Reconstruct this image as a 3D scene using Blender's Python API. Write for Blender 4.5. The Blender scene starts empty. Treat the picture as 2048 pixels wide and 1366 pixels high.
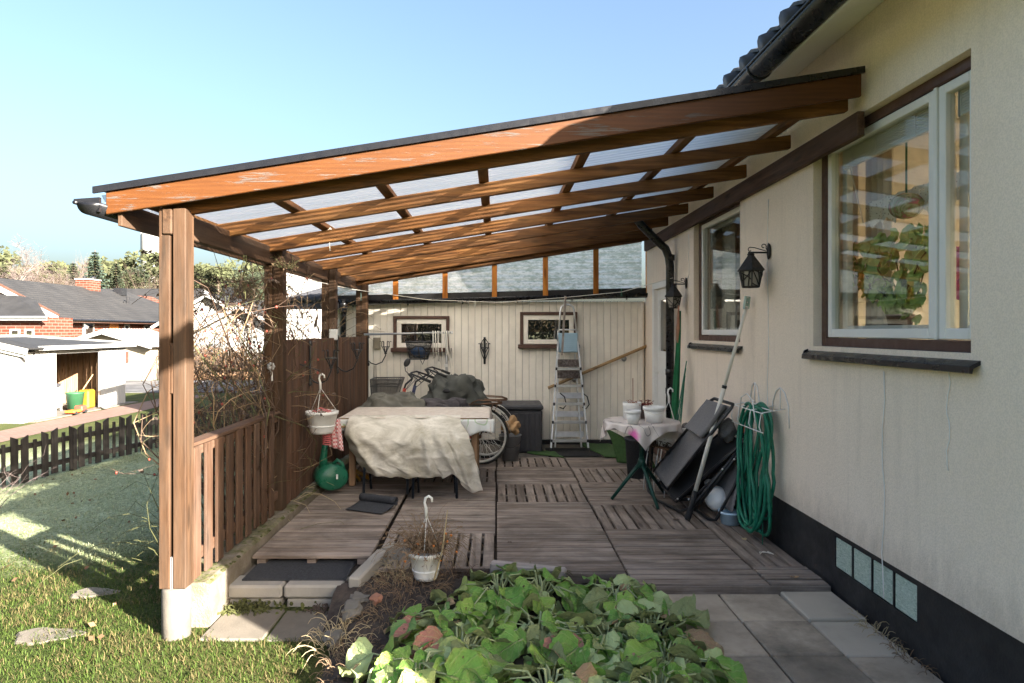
import bpy, bmesh, math, random
import numpy as np
from mathutils import Vector, Matrix, noise as mnoise

SC = bpy.context.scene
COL = SC.collection
R = random.Random(7)
rad = math.radians

# ------------------------------------------------------------------ camera, sky, sun, exposure
F_PX, CX, CY, EYE = 1330.0, 993.0, 662.0, 1.6
cam = bpy.data.cameras.new('camera'); cam_o = bpy.data.objects.new('camera', cam); COL.objects.link(cam_o)
cam.sensor_width = 36; cam.lens = F_PX / 2048 * 36
cam.shift_x = (1024 - CX) / 2048; cam.shift_y = -(683 - CY) / 2048
cam.clip_start = 0.05; cam.clip_end = 3000
cam_o.location = (0, 0, EYE); cam_o.rotation_euler = (rad(90), 0, 0)
SC.camera = cam_o

SUN_EL, SUN_X, SUN_Y = 20.8, 0.75, -0.66          # the sun stands behind the camera, to the right
world = bpy.data.worlds.new('World'); SC.world = world; world.use_nodes = True
wn = world.node_tree; wn.nodes.clear()
sky = wn.nodes.new('ShaderNodeTexSky'); sky.sky_type = 'NISHITA'; sky.sun_disc = False
sky.sun_elevation = rad(SUN_EL); sky.sun_rotation = math.atan2(SUN_X, SUN_Y)
sky.air_density = 1.1; sky.dust_density = 5.6; sky.ozone_density = 2.6
bg = wn.nodes.new('ShaderNodeBackground'); bg.inputs['Strength'].default_value = 0.050
wo = wn.nodes.new('ShaderNodeOutputWorld')
wn.links.new(sky.outputs[0], bg.inputs['Color']); wn.links.new(bg.outputs[0], wo.inputs['Surface'])
sl = bpy.data.lights.new('sun', 'SUN'); sl.energy = 5.0; sl.angle = rad(0.5); sl.color = (1.0, 0.93, 0.82)
so = bpy.data.objects.new('sun', sl); COL.objects.link(so)
sd = Vector((SUN_X, SUN_Y, math.tan(rad(SUN_EL)) * math.hypot(SUN_X, SUN_Y))).normalized()
so.rotation_euler = sd.to_track_quat('Z', 'Y').to_euler(); so.location = (20, -20, 20)
vs = SC.view_settings
vs.view_transform = 'Standard'; vs.look = 'None'; vs.gamma = 1; vs.use_curve_mapping = False; vs.exposure = 3.1
SC.render.engine = 'CYCLES'
SC.cycles.max_bounces = 12; SC.cycles.transparent_max_bounces = 12; SC.cycles.diffuse_bounces = 8
SC.cycles.caustics_reflective = False; SC.cycles.caustics_refractive = False
SC.cycles.sample_clamp_indirect = 6
SC.cycles.use_denoising = True

def at(u, v, d):
    return Vector(((u - CX) / F_PX * d, d, EYE + (CY - v) / F_PX * d))

# ------------------------------------------------------------------ object helpers
WM = {}
def wm(o): return WM.get(o.name, Matrix.Identity(4))
def link(o, parent=None, loc=None, rot=None):
    COL.objects.link(o)
    b = Matrix.Identity(4)
    if loc is not None: b = Matrix.Translation(loc); o.location = loc
    if rot is not None:
        b = b @ rot.to_4x4(); o.rotation_mode = 'QUATERNION'; o.rotation_quaternion = rot.to_quaternion()
    if parent is not None:
        o.parent = parent; o.matrix_parent_inverse = wm(parent).inverted()
    WM[o.name] = b
    return o
def tag(o, label=None, cat=None, group=None, kind=None):
    if label: o['label'] = label
    if cat: o['category'] = cat
    if group: o['group'] = group
    if kind: o['kind'] = kind
    return o
def thing(name, loc, label, cat, group=None):
    o = bpy.data.objects.new(name, None); o.empty_display_size = 0.1
    link(o, None, Vector(loc)); return tag(o, label, cat, group)
def struct(name, loc=(0, 0, 0)):
    o = bpy.data.objects.new(name, None); link(o, None, Vector(loc)); o['kind'] = 'structure'; return o

class MB:
    def __init__(s): s.v = []; s.f = []; s.uv = None
    def add(s, vs, fs):
        n = len(s.v); s.v += [tuple(p) for p in vs]; s.f += [tuple(i + n for i in f) for f in fs]; return s
    def box(s, x0, x1, y0, y1, z0, z1):
        return s.add([(x0,y0,z0),(x1,y0,z0),(x1,y1,z0),(x0,y1,z0),(x0,y0,z1),(x1,y0,z1),(x1,y1,z1),(x0,y1,z1)],
                     [(0,3,2,1),(4,5,6,7),(0,1,5,4),(1,2,6,5),(2,3,7,6),(3,0,4,7)])
    def quad(s, a, b, c, d): return s.add([a, b, c, d], [(0, 1, 2, 3)])
    def bar(s, p0, p1, w, h, up=(0, 0, 1)):
        p0, p1 = Vector(p0), Vector(p1); t = (p1 - p0).normalized(); up = Vector(up)
        a = t.cross(up)
        if a.length < 1e-4: a = t.cross(Vector((0, 1, 0)))
        a.normalize(); b = a.cross(t); vs = []
        for p in (p0, p1):
            for i, j in ((-1,-1),(1,-1),(1,1),(-1,1)): vs.append(p + a * (i * w / 2) + b * (j * h / 2))
        return s.add(vs, [(0,1,2,3),(7,6,5,4),(0,4,5,1),(1,5,6,2),(2,6,7,3),(3,7,4,0)])
    def tube(s, pts, r, seg=6, closed=False, cap=True):
        pts = [Vector(p) for p in pts]; n = len(pts)
        rs = r if isinstance(r, (list, tuple)) else [r] * n
        vs, fs = [], []; nrm = None
        for i, p in enumerate(pts):
            if closed: t = pts[(i + 1) % n] - pts[i - 1]
            else: t = pts[min(i + 1, n - 1)] - pts[max(i - 1, 0)]
            if t.length < 1e-9: t = Vector((0, 0, 1))
            t.normalize()
            if nrm is None:
                nrm = t.orthogonal().normalized()
            else:
                nrm = nrm - t * nrm.dot(t)
                nrm = nrm.normalized() if nrm.length > 1e-6 else t.orthogonal().normalized()
            b = t.cross(nrm)
            for k in range(seg):
                a = 2 * math.pi * k / seg
                vs.append(p + (nrm * math.cos(a) + b * math.sin(a)) * rs[i])
        m = n if closed else n - 1
        for i in range(m):
            j = (i + 1) % n
            for k in range(seg):
                l = (k + 1) % seg
                fs.append((i*seg+k, i*seg+l, j*seg+l, j*seg+k))
        if cap and not closed:
            fs.append(tuple(range(seg))[::-1]); fs.append(tuple((n-1)*seg + k for k in range(seg)))
        return s.add(vs, fs)
    def lathe(s, prof, c=(0, 0, 0), seg=20, sx=1, sy=1, rot=None, wob=None):
        vs, fs = [], []; n = len(prof)
        for i, (r, z) in enumerate(prof):
            for k in range(seg):
                a = 2 * math.pi * k / seg
                q = 1 + (wob(a, i) if wob else 0)
                p = Vector((r * q * math.cos(a) * sx, r * q * math.sin(a) * sy, z))
                if rot: p = rot @ p
                vs.append(p + Vector(c))
        for i in range(n - 1):
            for k in range(seg):
                l = (k + 1) % seg; fs.append((i*seg+k, i*seg+l, (i+1)*seg+l, (i+1)*seg+k))
        if prof[0][0] > 1e-5: fs.append(tuple(range(seg))[::-1])
        if prof[-1][0] > 1e-5: fs.append(tuple((n-1)*seg + k for k in range(seg)))
        return s.add(vs, fs)
    def ball(s, c, rx, ry=None, rz=None, seg=12, rings=8, jit=0, rot=None, seed=0):
        ry = ry or rx; rz = rz or rx; rr = random.Random(seed)
        prof = []
        vs, fs = [], []
        for i in range(rings + 1):
            th = math.pi * i / rings
            for k in range(seg):
                a = 2 * math.pi * k / seg
                q = 1 + (mnoise.noise(Vector((math.sin(th)*math.cos(a)*1.7+seed, math.sin(th)*math.sin(a)*1.7, math.cos(th)*1.7+seed*.37))) * jit if jit else 0)
                p = Vector((rx*q*math.sin(th)*math.cos(a), ry*q*math.sin(th)*math.sin(a), -rz*q*math.cos(th)))
                if rot: p = rot @ p
                vs.append(p + Vector(c))
        for i in range(rings):
            for k in range(seg):
                l = (k + 1) % seg; fs.append((i*seg+k, i*seg+l, (i+1)*seg+l, (i+1)*seg+k))
        return s.add(vs, fs)
    def grid(s, fn, nu, nv):
        vs = [fn(i / nu, j / nv) for j in range(nv + 1) for i in range(nu + 1)]
        fs = [(j*(nu+1)+i, j*(nu+1)+i+1, (j+1)*(nu+1)+i+1, (j+1)*(nu+1)+i) for j in range(nv) for i in range(nu)]
        return s.add(vs, fs)
    def prism(s, poly, ax, a0, a1):
        # poly: list of 2D points; ax = extrusion axis
        def P(p, a):
            return {'x': (a, p[0], p[1]), 'y': (p[0], a, p[1]), 'z': (p[0], p[1], a)}[ax]
        n = len(poly); vs = [P(p, a0) for p in poly] + [P(p, a1) for p in poly]
        fs = [tuple(range(n))[::-1], tuple(range(n, 2*n))] + [(i, (i+1) % n, n+(i+1) % n, n+i) for i in range(n)]
        return s.add(vs, fs)
    def mesh(s, name, m, smooth=False, fixn=True):
        me = bpy.data.meshes.new(name); me.from_pydata(s.v, [], s.f); me.update()
        if fixn:
            b = bmesh.new(); b.from_mesh(me); bmesh.ops.recalc_face_normals(b, faces=b.faces); b.to_mesh(me); b.free()
        if smooth:
            me.polygons.foreach_set('use_smooth', [True] * len(me.polygons))
        if m: me.materials.append(m)
        return me
    def build(s, name, m, parent=None, smooth=False, loc=None, solid=0, bev=0, fixn=True):
        me = s.mesh(name, m, smooth, fixn)
        if bev: bevel(me, bev)
        o = bpy.data.objects.new(name, me); link(o, parent, loc)
        if solid:
            md = o.modifiers.new('thick', 'SOLIDIFY'); md.thickness = solid; md.offset = 0
        return o

def bevel(me, w, seg=1):
    b = bmesh.new(); b.from_mesh(me)
    bmesh.ops.bevel(b, geom=list(b.edges), offset=w, segments=seg, affect='EDGES', profile=0.5, clamp_overlap=True)
    b.to_mesh(me); b.free()

_boxes = {}
def box(name, parent, m, x0, x1, y0, y1, z0, z1, bev=0.004, rot=None):
    """one bevelled box as an object of its own; alike boxes share their mesh"""
    dx, dy, dz = x1 - x0, y1 - y0, z1 - z0
    k = (name, round(dx, 4), round(dy, 4), round(dz, 4), m.name, bev)
    me = _boxes.get(k)
    if me is None:
        me = MB().box(-dx/2, dx/2, -dy/2, dy/2, -dz/2, dz/2).mesh(name, m)
        if bev: bevel(me, min(bev, dx*.3, dy*.3, dz*.3))
        _boxes[k] = me
    o = bpy.data.objects.new(name, me)
    return link(o, parent, Vector(((x0+x1)/2, (y0+y1)/2, (z0+z1)/2)), rot)

# ------------------------------------------------------------------ material helpers
class NT:
    def __init__(s, name):
        s.m = bpy.data.materials.new(name); s.m.use_nodes = True
        s.t = s.m.node_tree; s.t.nodes.clear()
        s.out = s.n('ShaderNodeOutputMaterial')
    def n(s, typ, **kw):
        x = s.t.nodes.new(typ)
        for k, v in kw.items():
            if k.startswith('i_'):
                key = k[2:]
                key = int(key) if key.isdigit() else key.replace('_', ' ')
                x.inputs[key].default_value = v
            else: setattr(x, k, v)
        return x
    def l(s, a, b): s.t.links.new(a, b)
    def ramp(s, src, stops, interp='LINEAR'):
        r = s.n('ShaderNodeValToRGB'); e = r.color_ramp; e.interpolation = interp
        while len(e.elements) < len(stops): e.elements.new(0.5)
        for el, (p, c) in zip(e.elements, stops):
            el.position = p; el.color = (*c, 1) if len(c) == 3 else c
        s.l(src, r.inputs[0]); return r.outputs[0]
    def pos(s, scale=(1, 1, 1), rnd=0.0):
        g = s.n('ShaderNodeNewGeometry'); v = s.n('ShaderNodeVectorMath', operation='MULTIPLY'); v.inputs[1].default_value = scale
        s.l(g.outputs['Position'], v.inputs[0]); o = v.outputs[0]
        if rnd:
            i = s.n('ShaderNodeObjectInfo'); a = s.n('ShaderNodeVectorMath', operation='ADD'); sc = s.n('ShaderNodeMath', operation='MULTIPLY'); sc.inputs[1].default_value = rnd
            s.l(i.outputs['Random'], sc.inputs[0]); s.l(o, a.inputs[0]); s.l(sc.outputs[0], a.inputs[1]); o = a.outputs[0]
        return o
    def noise(s, vec, scale=5, detail=4, rough=0.6, dist=0):
        x = s.n('ShaderNodeTexNoise'); x.inputs['Scale'].default_value = scale; x.inputs['Detail'].default_value = detail
        x.inputs['Roughness'].default_value = rough; x.inputs['Distortion'].default_value = dist
        if vec is not None: s.l(vec, x.inputs['Vector'])
        return x.outputs['Fac']
    def mix(s, fac, a, b, mode='MIX'):
        x = s.n('ShaderNodeMix', data_type='RGBA', blend_type=mode)
        for sock, v in ((x.inputs[0], fac), (x.inputs[6], a), (x.inputs[7], b)):
            if hasattr(v, 'is_linked') or hasattr(v, 'links'): s.l(v, sock)
            elif isinstance(v, (int, float)): sock.default_value = v
            else: sock.default_value = (*v, 1)
        return x.outputs[2]
    def math(s, op, a, b=0.0):
        x = s.n('ShaderNodeMath', operation=op)
        for sock, v in ((x.inputs[0], a), (x.inputs[1], b)):
            if isinstance(v, (int, float)): sock.default_value = v
            else: s.l(v, sock)
        return x.outputs[0]
    def bump(s, h, strength=0.3, dist=0.01):
        b = s.n('ShaderNodeBump'); b.inputs['Strength'].default_value = strength; b.inputs['Distance'].default_value = dist
        s.l(h, b.inputs['Height']); return b.outputs[0]
    def bsdf(s, col, rough=0.6, metal=0.0, normal=None, spec=0.4, alpha=None, sub=None):
        p = s.n('ShaderNodeBsdfPrincipled')
        for sock, v in ((p.inputs['Base Color'], col), (p.inputs['Roughness'], rough), (p.inputs['Metallic'], metal)):
            if isinstance(v, (int, float)): sock.default_value = v
            elif isinstance(v, tuple): sock.default_value = (*v, 1)
            else: s.l(v, sock)
        p.inputs['Specular IOR Level'].default_value = spec
        if normal is not None: s.l(normal, p.inputs['Normal'])
        if alpha is not None: s.l(alpha, p.inputs['Alpha'])
        return p.outputs[0]
    def done(s, sh): s.l(sh, s.out.inputs['Surface']); return s.m

def plain(name, c, rough=0.6, metal=0.0, var=0.12, scale=8, bump=0.0, bscale=60, spec=0.4, dirt=None, dscale=2.5, damt=0.5, orand=0):
    t = NT(name); p = t.pos(rnd=9)
    n = t.noise(p, scale, 5)
    lo = tuple(max(0, x * (1 - var)) for x in c); hi = tuple(min(1, x * (1 + var)) for x in c)
    col = t.ramp(n, [(0.3, lo), (0.7, hi)])
    if dirt:
        d = t.ramp(t.noise(p, dscale, 7, 0.7), [(0.45, (0, 0, 0)), (0.75, (damt,) * 3)])
        col = t.mix(d, col, dirt)
    if orand:
        oi = t.n('ShaderNodeObjectInfo'); col = t.mix(1.0, col, t.ramp(oi.outputs['Random'], [(0, (1 - orand,) * 3), (1, (1 + orand * .6,) * 3)]), 'MULTIPLY')
    r = t.ramp(t.noise(p, scale * 2.3, 3), [(0.3, (max(rough - .1, .05),) * 3), (0.7, (min(rough + .1, 1),) * 3)])
    nb = t.bump(t.noise(p, bscale, 3), bump, 0.004) if bump else None
    return t.done(t.bsdf(col, r, metal, nb, spec))

def wood(name, axis, dark, mid, light, grey=None, rough=0.75, bump=0.35, gamt=0.5, damp=0):
    """stained wood, grain along the given axis"""
    t = NT(name)
    st = {'x': (0.9, 16, 16), 'y': (16, 0.9, 16), 'z': (16, 16, 0.9)}[axis]
    p = t.pos(st, rnd=37)
    n1 = t.noise(p, 1.3, 6, 0.62, 0.6)
    n2 = t.noise(p, 6.0, 4, 0.7)
    col = t.ramp(n1, [(0.28, dark), (0.5, mid), (0.72, light)])
    col = t.mix(t.ramp(n2, [(0.42, (0, 0, 0)), (0.7, (0.4,) * 3)]), col, dark)
    i = t.n('ShaderNodeObjectInfo')
    v = t.ramp(i.outputs['Random'], [(0, (0.78,) * 3), (1, (1.18,) * 3)])
    col = t.mix(1.0, col, v, 'MULTIPLY')
    kn = t.n('ShaderNodeTexVoronoi'); kn.inputs['Scale'].default_value = 1.0
    kp = t.pos({'x': (2.2, 9, 9), 'y': (9, 2.2, 9), 'z': (9, 9, 2.2)}[axis], rnd=21); t.l(kp, kn.inputs['Vector'])
    kf = t.ramp(kn.outputs['Distance'], [(0.0, (0.75,) * 3), (0.13, (0.5,) * 3), (0.2, (0, 0, 0))])
    col = t.mix(kf, col, tuple(x * .45 for x in dark))
    if grey:
        g = t.noise(t.pos({'x': (.7, 3, 3), 'y': (3, .7, 3), 'z': (3, 3, .7)}[axis], rnd=11), 1.6, 6, 0.7)
        col = t.mix(t.ramp(g, [(0.42, (0, 0, 0)), (0.68, (gamt,) * 3)]), col, grey)
    if damp:
        dm = t.noise(t.pos(), 1.5, 6, .68, .8); col = t.mix(t.ramp(dm, [(.46, (0, 0, 0)), (.66, (damp,) * 3)]), col, tuple(x * .75 for x in dark))
        wn2 = t.noise(t.pos(rnd=3), .9, 4, .6); col = t.mix(1.0, col, t.ramp(wn2, [(.3, (.8,) * 3), (.7, (1.15,) * 3)]), 'MULTIPLY')
    h = t.math('ADD', n1, n2)
    return t.done(t.bsdf(col, rough, 0, t.bump(h, bump, 0.004), 0.25))
# ------------------------------------------------------------------ materials
M = {}
def T(n, *a, **k): M[n] = plain(n, *a, **k)
def W(n, *a, **k):
    for ax in 'xyz': M[n + '_' + ax] = wood(n + '_' + ax, ax, *a, **k)
W('brown_wood', (0.0208, 0.0104, 0.0048), (0.0656, 0.0328, 0.016), (0.116, 0.0624, 0.0328), (0.088, 0.064, 0.0464), gamt=.45)
W('rafter_wood', (.04, .016, .005), (.155, .062, .017), (.27, .125, .038), (.075, .048, .028), gamt=.45)
W('fence_wood', (0.0324, 0.0153, 0.0081), (0.0945, 0.0495, 0.0288), (0.162, 0.09, 0.0576), (0.135, 0.099, 0.0765), gamt=.5)
W('dark_wood', (.035, .017, .010), (.105, .052, .030), (.17, .092, .056), (.13, .10, .085), gamt=.35)
W('deck_wood', (.085, .064, .052), (.235, .184, .15), (.36, .29, .245), (.42, .36, .315), gamt=.6, rough=.8, damp=.55)
W('pale_wood', (.22, .13, .06), (.42, .27, .13), (.55, .38, .2), (.4, .3, .2), gamt=.3)
W('orange_wood', (.30, .09, .015), (.52, .19, .03), (.62, .26, .05), None)
W('picket_wood', (.014, .011, .009), (.03, .024, .02), (.055, .046, .04), (.09, .08, .07), gamt=.4)
W('board_grey', (.2, .17, .15), (.42, .36, .33), (.58, .52, .47), (.5, .45, .42), gamt=.4)
W('tan_wood', (.17, .09, .05), (.36, .22, .13), (.5, .33, .2), None)

def peeled():
    t = NT('peeling_orange_paint')
    grain = t.noise(t.pos((1.6, 60, 46), rnd=1), 2.0, 7, .7, .4)
    cath = t.n('ShaderNodeTexWave'); cath.wave_type = 'BANDS'; cath.bands_direction = 'Z'; cath.inputs['Scale'].default_value = 9; cath.inputs['Distortion'].default_value = 9; cath.inputs['Detail'].default_value = 3; cath.inputs['Detail Scale'].default_value = .6
    t.l(t.pos((.22, 1, 1.2)), cath.inputs['Vector'])
    paint = t.ramp(t.math('ADD', t.math('MULTIPLY', grain, .6), t.math('MULTIPLY', cath.outputs['Fac'], .10)), [(.15, (.062, .0195, .0034)), (.36, (.088, .029, .0055)), (.55, (.115, .041, .009))])
    bare = t.ramp(grain, [(.3, (.045, .04, .038)), (.55, (.085, .076, .068)), (.75, (.13, .115, .10))])
    wear = t.noise(t.pos((1.9, 7, 13), rnd=3), 1.6, 9, .72, .5)
    f = t.math('ADD', wear, t.math('MULTIPLY', t.math('SUBTRACT', grain, .5), .75))
    m = t.ramp(f, [(.585, (0, 0, 0)), (.63, (.8, .8, .8))])
    fl = t.ramp(t.noise(t.pos((5, 60, 60)), 2.2, 4, .75, .2), [(.66, (0, 0, 0)), (.69, (.8, .8, .8))])
    low = t.n('ShaderNodeSeparateXYZ'); t.l(t.pos(), low.inputs[0])
    keep = t.ramp(t.math('MULTIPLY', low.outputs[0], .45), [(.46, (1, 1, 1)), (.62, (0, 0, 0))])   # paint is sound at the sheltered house end
    m2 = t.mix(1.0, t.mix(.5, m, fl, 'ADD'), keep, 'MULTIPLY')
    col = t.mix(m2, paint, bare)
    kn = t.n('ShaderNodeTexVoronoi'); kn.inputs['Scale'].default_value = 1.0; t.l(t.pos((1.5, 1, 5)), kn.inputs['Vector'])
    col = t.mix(t.ramp(kn.outputs['Distance'], [(.0, (.9,) * 3), (.07, (.6,) * 3), (.11, (0, 0, 0))]), col, (.07, .035, .02))
    return t.done(t.bsdf(col, .6, 0, t.bump(t.math('ADD', grain, m2), .5, .003), .3))
M['peeled'] = peeled()

def plaster():
    t = NT('cream_render')
    p = t.pos()
    big = t.ramp(t.noise(p, .9, 6, .6), [(.3, (.865, .735, .605)), (.7, (.90, .775, .65))])
    sp = t.ramp(t.noise(p, 130, 2, .5), [(.35, (.90,) * 3), (.62, (1.03,) * 3)])
    col = t.mix(1.0, big, sp, 'MULTIPLY')
    st = t.ramp(t.noise(t.pos((1, 7, .5)), 1.6, 8, .75), [(.52, (0, 0, 0)), (.8, (.38,) * 3)])
    pa = t.ramp(t.noise(p, 2.6, 7, .7, .6), [(.54, (0, 0, 0)), (.72, (.22,) * 3)])
    col = t.mix(pa, col, (.62, .535, .43))
    col = t.mix(st, col, (.52, .44, .36))
    sz = t.n('ShaderNodeSeparateXYZ'); t.l(p, sz.inputs[0])
    zz = t.math('SUBTRACT', sz.outputs[2], t.math('MULTIPLY', t.noise(t.pos((1, 5, 2)), 3, 6, .75), .55))
    col = t.mix(t.ramp(t.math('ADD', zz, .5), [(.50, (.5,) * 3), (.78, (0, 0, 0))]), col, (.40, .33, .26))
    h = t.math('ADD', t.noise(p, 150, 3, .6), t.math('MULTIPLY', t.noise(p, 45, 3), .8))
    return t.done(t.bsdf(col, .9, 0, t.bump(h, .55, .006), .15))
M['plaster'] = plaster()
T('plinth', (.018, .017, .018), .55, var=.3, scale=5, bump=.4, bscale=70, dirt=(.10, .095, .09), dscale=2.2, damt=.35)
T('white_paint', (.80, .79, .76), .5, var=.04, dirt=(.55, .5, .43), dscale=4, damt=.35)
T('siding_white', (.90, .84, .745), .6, var=.05, scale=3, dirt=(.56, .51, .44), dscale=2.2, damt=.45)
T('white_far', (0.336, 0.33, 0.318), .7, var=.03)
T('white_plastic', (.80, .79, .77), .35, var=.03, dirt=(.5, .45, .36), dscale=6, damt=.35)
T('brown_frame', (.085, .042, .03), .5, var=.2, scale=12, dirt=(.2, .13, .1), dscale=7, damt=.4)
T('black_metal', (.016, .016, .018), .38, var=.3, spec=.5)
T('gutter_black', (.010, .010, .012), .30, var=.15, spec=.45)
T('rusty_black', (.022, .02, .02), .6, var=.4, scale=25, bump=.3, dirt=(.07, .045, .03), dscale=14, damt=.5)
T('tile_dark', (.035, .035, .04), .6, var=.3)
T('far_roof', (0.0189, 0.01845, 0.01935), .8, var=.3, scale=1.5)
T('aluminium', (.62, .62, .62), .38, .85, var=.08, scale=20, dirt=(.3, .29, .27), dscale=9, damt=.4)
T('grey_steel', (.38, .38, .38), .4, .6, var=.1)
T('chrome', (.78, .76, .72), .35, .5, var=.08)
T('blue_plate', (.36, .52, .64), .45, .1, var=.08)
T('brown_step', (.06, .042, .036), .6, var=.35, scale=22, dirt=(.55, .5, .46), dscale=24, damt=.45)
T('black_rubber', (.02, .02, .021), .75, var=.3, bump=.2)
T('dark_plastic', (.045, .044, .05), .55, var=.15)
T('green_plastic', (.012, .13, .075), .33, var=.12, dirt=(.1, .18, .12), dscale=5, damt=.25)
T('hose_green', (.010, .16, .092), .38, var=.25, scale=15, dirt=(.1, .22, .16), dscale=7, damt=.3)
T('table_green', (.008, .05, .036), .4, var=.2)
T('green_cloth', (.012, .12, .045), .85, var=.2)
T('olive_hedge', (0.063, 0.06562, 0.01575), .9, var=.35, scale=20, bump=.8, bscale=40)
T('orange_plastic', (.75, .16, .03), .4)
T('yellow_plastic', (0.2387, 0.1232, 0.01155), .45)
T('red_plastic', (.55, .06, .04), .4)
T('pink_red', (.58, .14, .14), .6)
T('bucket_grey', (.17, .17, .175), .5)
T('far_green', (0.0308, 0.1039, 0.0462), .5)
T('terracotta', (.40, .20, .13), .85, var=.2)
T('brown_bin', (.10, .085, .075), .6)
T('paper_bag', (.42, .26, .13), .85, var=.15)
T('tarp_dark', (.06, .062, .054), .7, var=.3, scale=7, bump=.25, bscale=18)
T('tarp_grey', (.13, .125, .105), .75, var=.3, scale=6, bump=.25, bscale=18)
T('tarp_purple', (.055, .048, .052), .75, var=.3, scale=6, bump=.25, bscale=18)
T('sling', (.17, .162, .162), .85, var=.22, scale=90, bump=.4, bscale=260)
T('sling_dark', (.03, .03, .032), .8, var=.2, scale=90)
T('concrete', (0.1255, 0.1116, 0.09532), .9, var=.22, scale=6, bump=.5, bscale=60, dirt=(.2, .18, .14), dscale=3, damt=.6)
T('step_stone', (0.289, 0.2673, 0.2384), .9, var=.14, scale=5, bump=.4, bscale=90, dirt=(.27, .25, .2), dscale=4, damt=.5)
T('slab', (.37, .305, .235), .85, var=.3, scale=2.6, bump=.5, bscale=70, dirt=(.12, .098, .074), dscale=2.2, damt=1.0, orand=.3)
T('slab_lit', (0.135, 0.117, 0.0945), .85, var=.2, scale=3, bump=.4, bscale=80, dirt=(.18, .15, .12), dscale=3, damt=.5)  # copy of slab for sunlit spots, colour darkened to offset the sun
T('slab_pale', (.44, .385, .315), .85, var=.2, scale=3, bump=.4, bscale=80, dirt=(.3, .26, .21), dscale=3, damt=.5)
T('rock', (.15, .135, .115), .9, var=.25, scale=9, bump=.7, bscale=30, dirt=(.15, .14, .11), dscale=5, damt=.6)
T('soil', (.04, .03, .025), .95, var=.5, scale=14, bump=1.0, bscale=35, dirt=(.11, .085, .065), dscale=9, damt=.6)
T('mat_dark', (.035, .037, .043), .9, var=.3, scale=60, bump=.4, bscale=200)
T('mat_black', (.014, .014, .015), .95, var=.3, scale=60, bump=.5, bscale=200)
T('turf_green', (.045, .095, .028), .95, var=.25, scale=30, bump=.7, bscale=220)
T('white_cord', (.72, .68, .60), .8, var=.05)
T('bark', (.10, .075, .055), .9, var=.35, scale=9, bump=.6, bscale=30)
T('birch_bark', (0.18, 0.162, 0.144), .9, var=.3, scale=6)
T('twig_far', (0.063, 0.045, 0.033), .95, var=.3)
T('twig_birch', (.13, .10, .092), .95, var=.25)
T('needle_blue', (0.033, 0.051, 0.036), .95, var=.35, scale=.6)
T('needle_dark', (0.027, 0.036, 0.018), .95, var=.35, scale=.6)
T('needle_pine', (0.051, 0.057, 0.024), .95, var=.4, scale=.5)
T('stem_green', (.085, .085, .032), .7, var=.3)
T('stem_brown', (.075, .045, .03), .8, var=.35)
T('stem_tan', (.22, .15, .085), .85, var=.3)
T('dead_leaf', (.085, .06, .045), .85, var=.45, scale=15)
T('dry_plant', (.19, .125, .075), .9, var=.45, scale=12)
T('straw', (.42, .33, .19), .9, var=.25)
T('rose_hip', (.20, .04, .025), .5, var=.3)
T('hip_orange', (.55, .17, .03), .6)
T('beech_leaf', (0.1209, 0.06742, 0.03488), .9, var=.4, scale=3)
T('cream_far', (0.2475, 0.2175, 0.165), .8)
T('moss', (0.06, 0.064, 0.0176), .95, var=.45, scale=10, bump=.9, bscale=60)
T('inner_wall', (.72, .69, .63), .9)
T('inner_floor', (.36, .28, .20), .6)
T('curtain', (.70, .66, .60), .9, var=.05)
T('vine_leaf', (.32, .46, .14), .55, var=.35, scale=9)
T('orchid', (.72, .22, .46), .6, var=.2, scale=20)
T('door_orange', (.42, .17, .05), .5)
T('road', (0.06975, 0.0675, 0.06975), .9, var=.2, scale=2, dirt=(.3, .29, .28), dscale=.5, damt=.5)
T('brick_chip', (0.266, 0.126, 0.084), .9, var=.2)
T('plank_cloth', (.68, .60, .52), .6, var=.12, scale=14, dirt=(.42, .27, .2), dscale=18, damt=.6)
T('grip', (.02, .02, .02), .6); T('bike_red', (.55, .05, .025), .3); T('bike_blue', (.02, .025, .09), .35); T('bike_white', (.75, .72, .66), .35)
T('tyre', (.025, .024, .023), .8); T('rusty', (.16, .09, .055), .6, .4, var=.4)
T('helmet_blue', (.03, .10, .26), .3)
T('brown_pot', (.12, .09, .08), .7)
T('blue_tub', (.50, .66, .78), .4)
T('sky_glass', (.30, .42, .37), .15, spec=.8)

def glass(name, tint=(1, 1, 1), refl=1.0):
    t = NT(name)
    lw = t.n('ShaderNodeLayerWeight'); lw.inputs['Blend'].default_value = .5
    fres = t.math('ADD', .042, t.math('MULTIPLY', t.math('POWER', lw.outputs['Facing'], 5.0), .96))
    g = t.n('ShaderNodeBsdfGlossy'); g.inputs['Roughness'].default_value = 0.0
    tr = t.n('ShaderNodeBsdfTransparent'); tr.inputs['Color'].default_value = (*tint, 1)
    mx = t.n('ShaderNodeMixShader')
    t.l(t.math('MINIMUM', t.math('MULTIPLY', fres, 1.6 * refl), .95), mx.inputs[0]); t.l(tr.outputs[0], mx.inputs[1]); t.l(g.outputs[0], mx.inputs[2])
    return t.done(mx.outputs[0])
M['glass'] = glass('window_glass', (.9, .92, .9))
def darkglass():
    t = NT('dark_window_glass')
    return t.done(t.bsdf((.015, .016, .016), .02, 0, None, 1.0))
M['dark_glass'] = darkglass()
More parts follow.
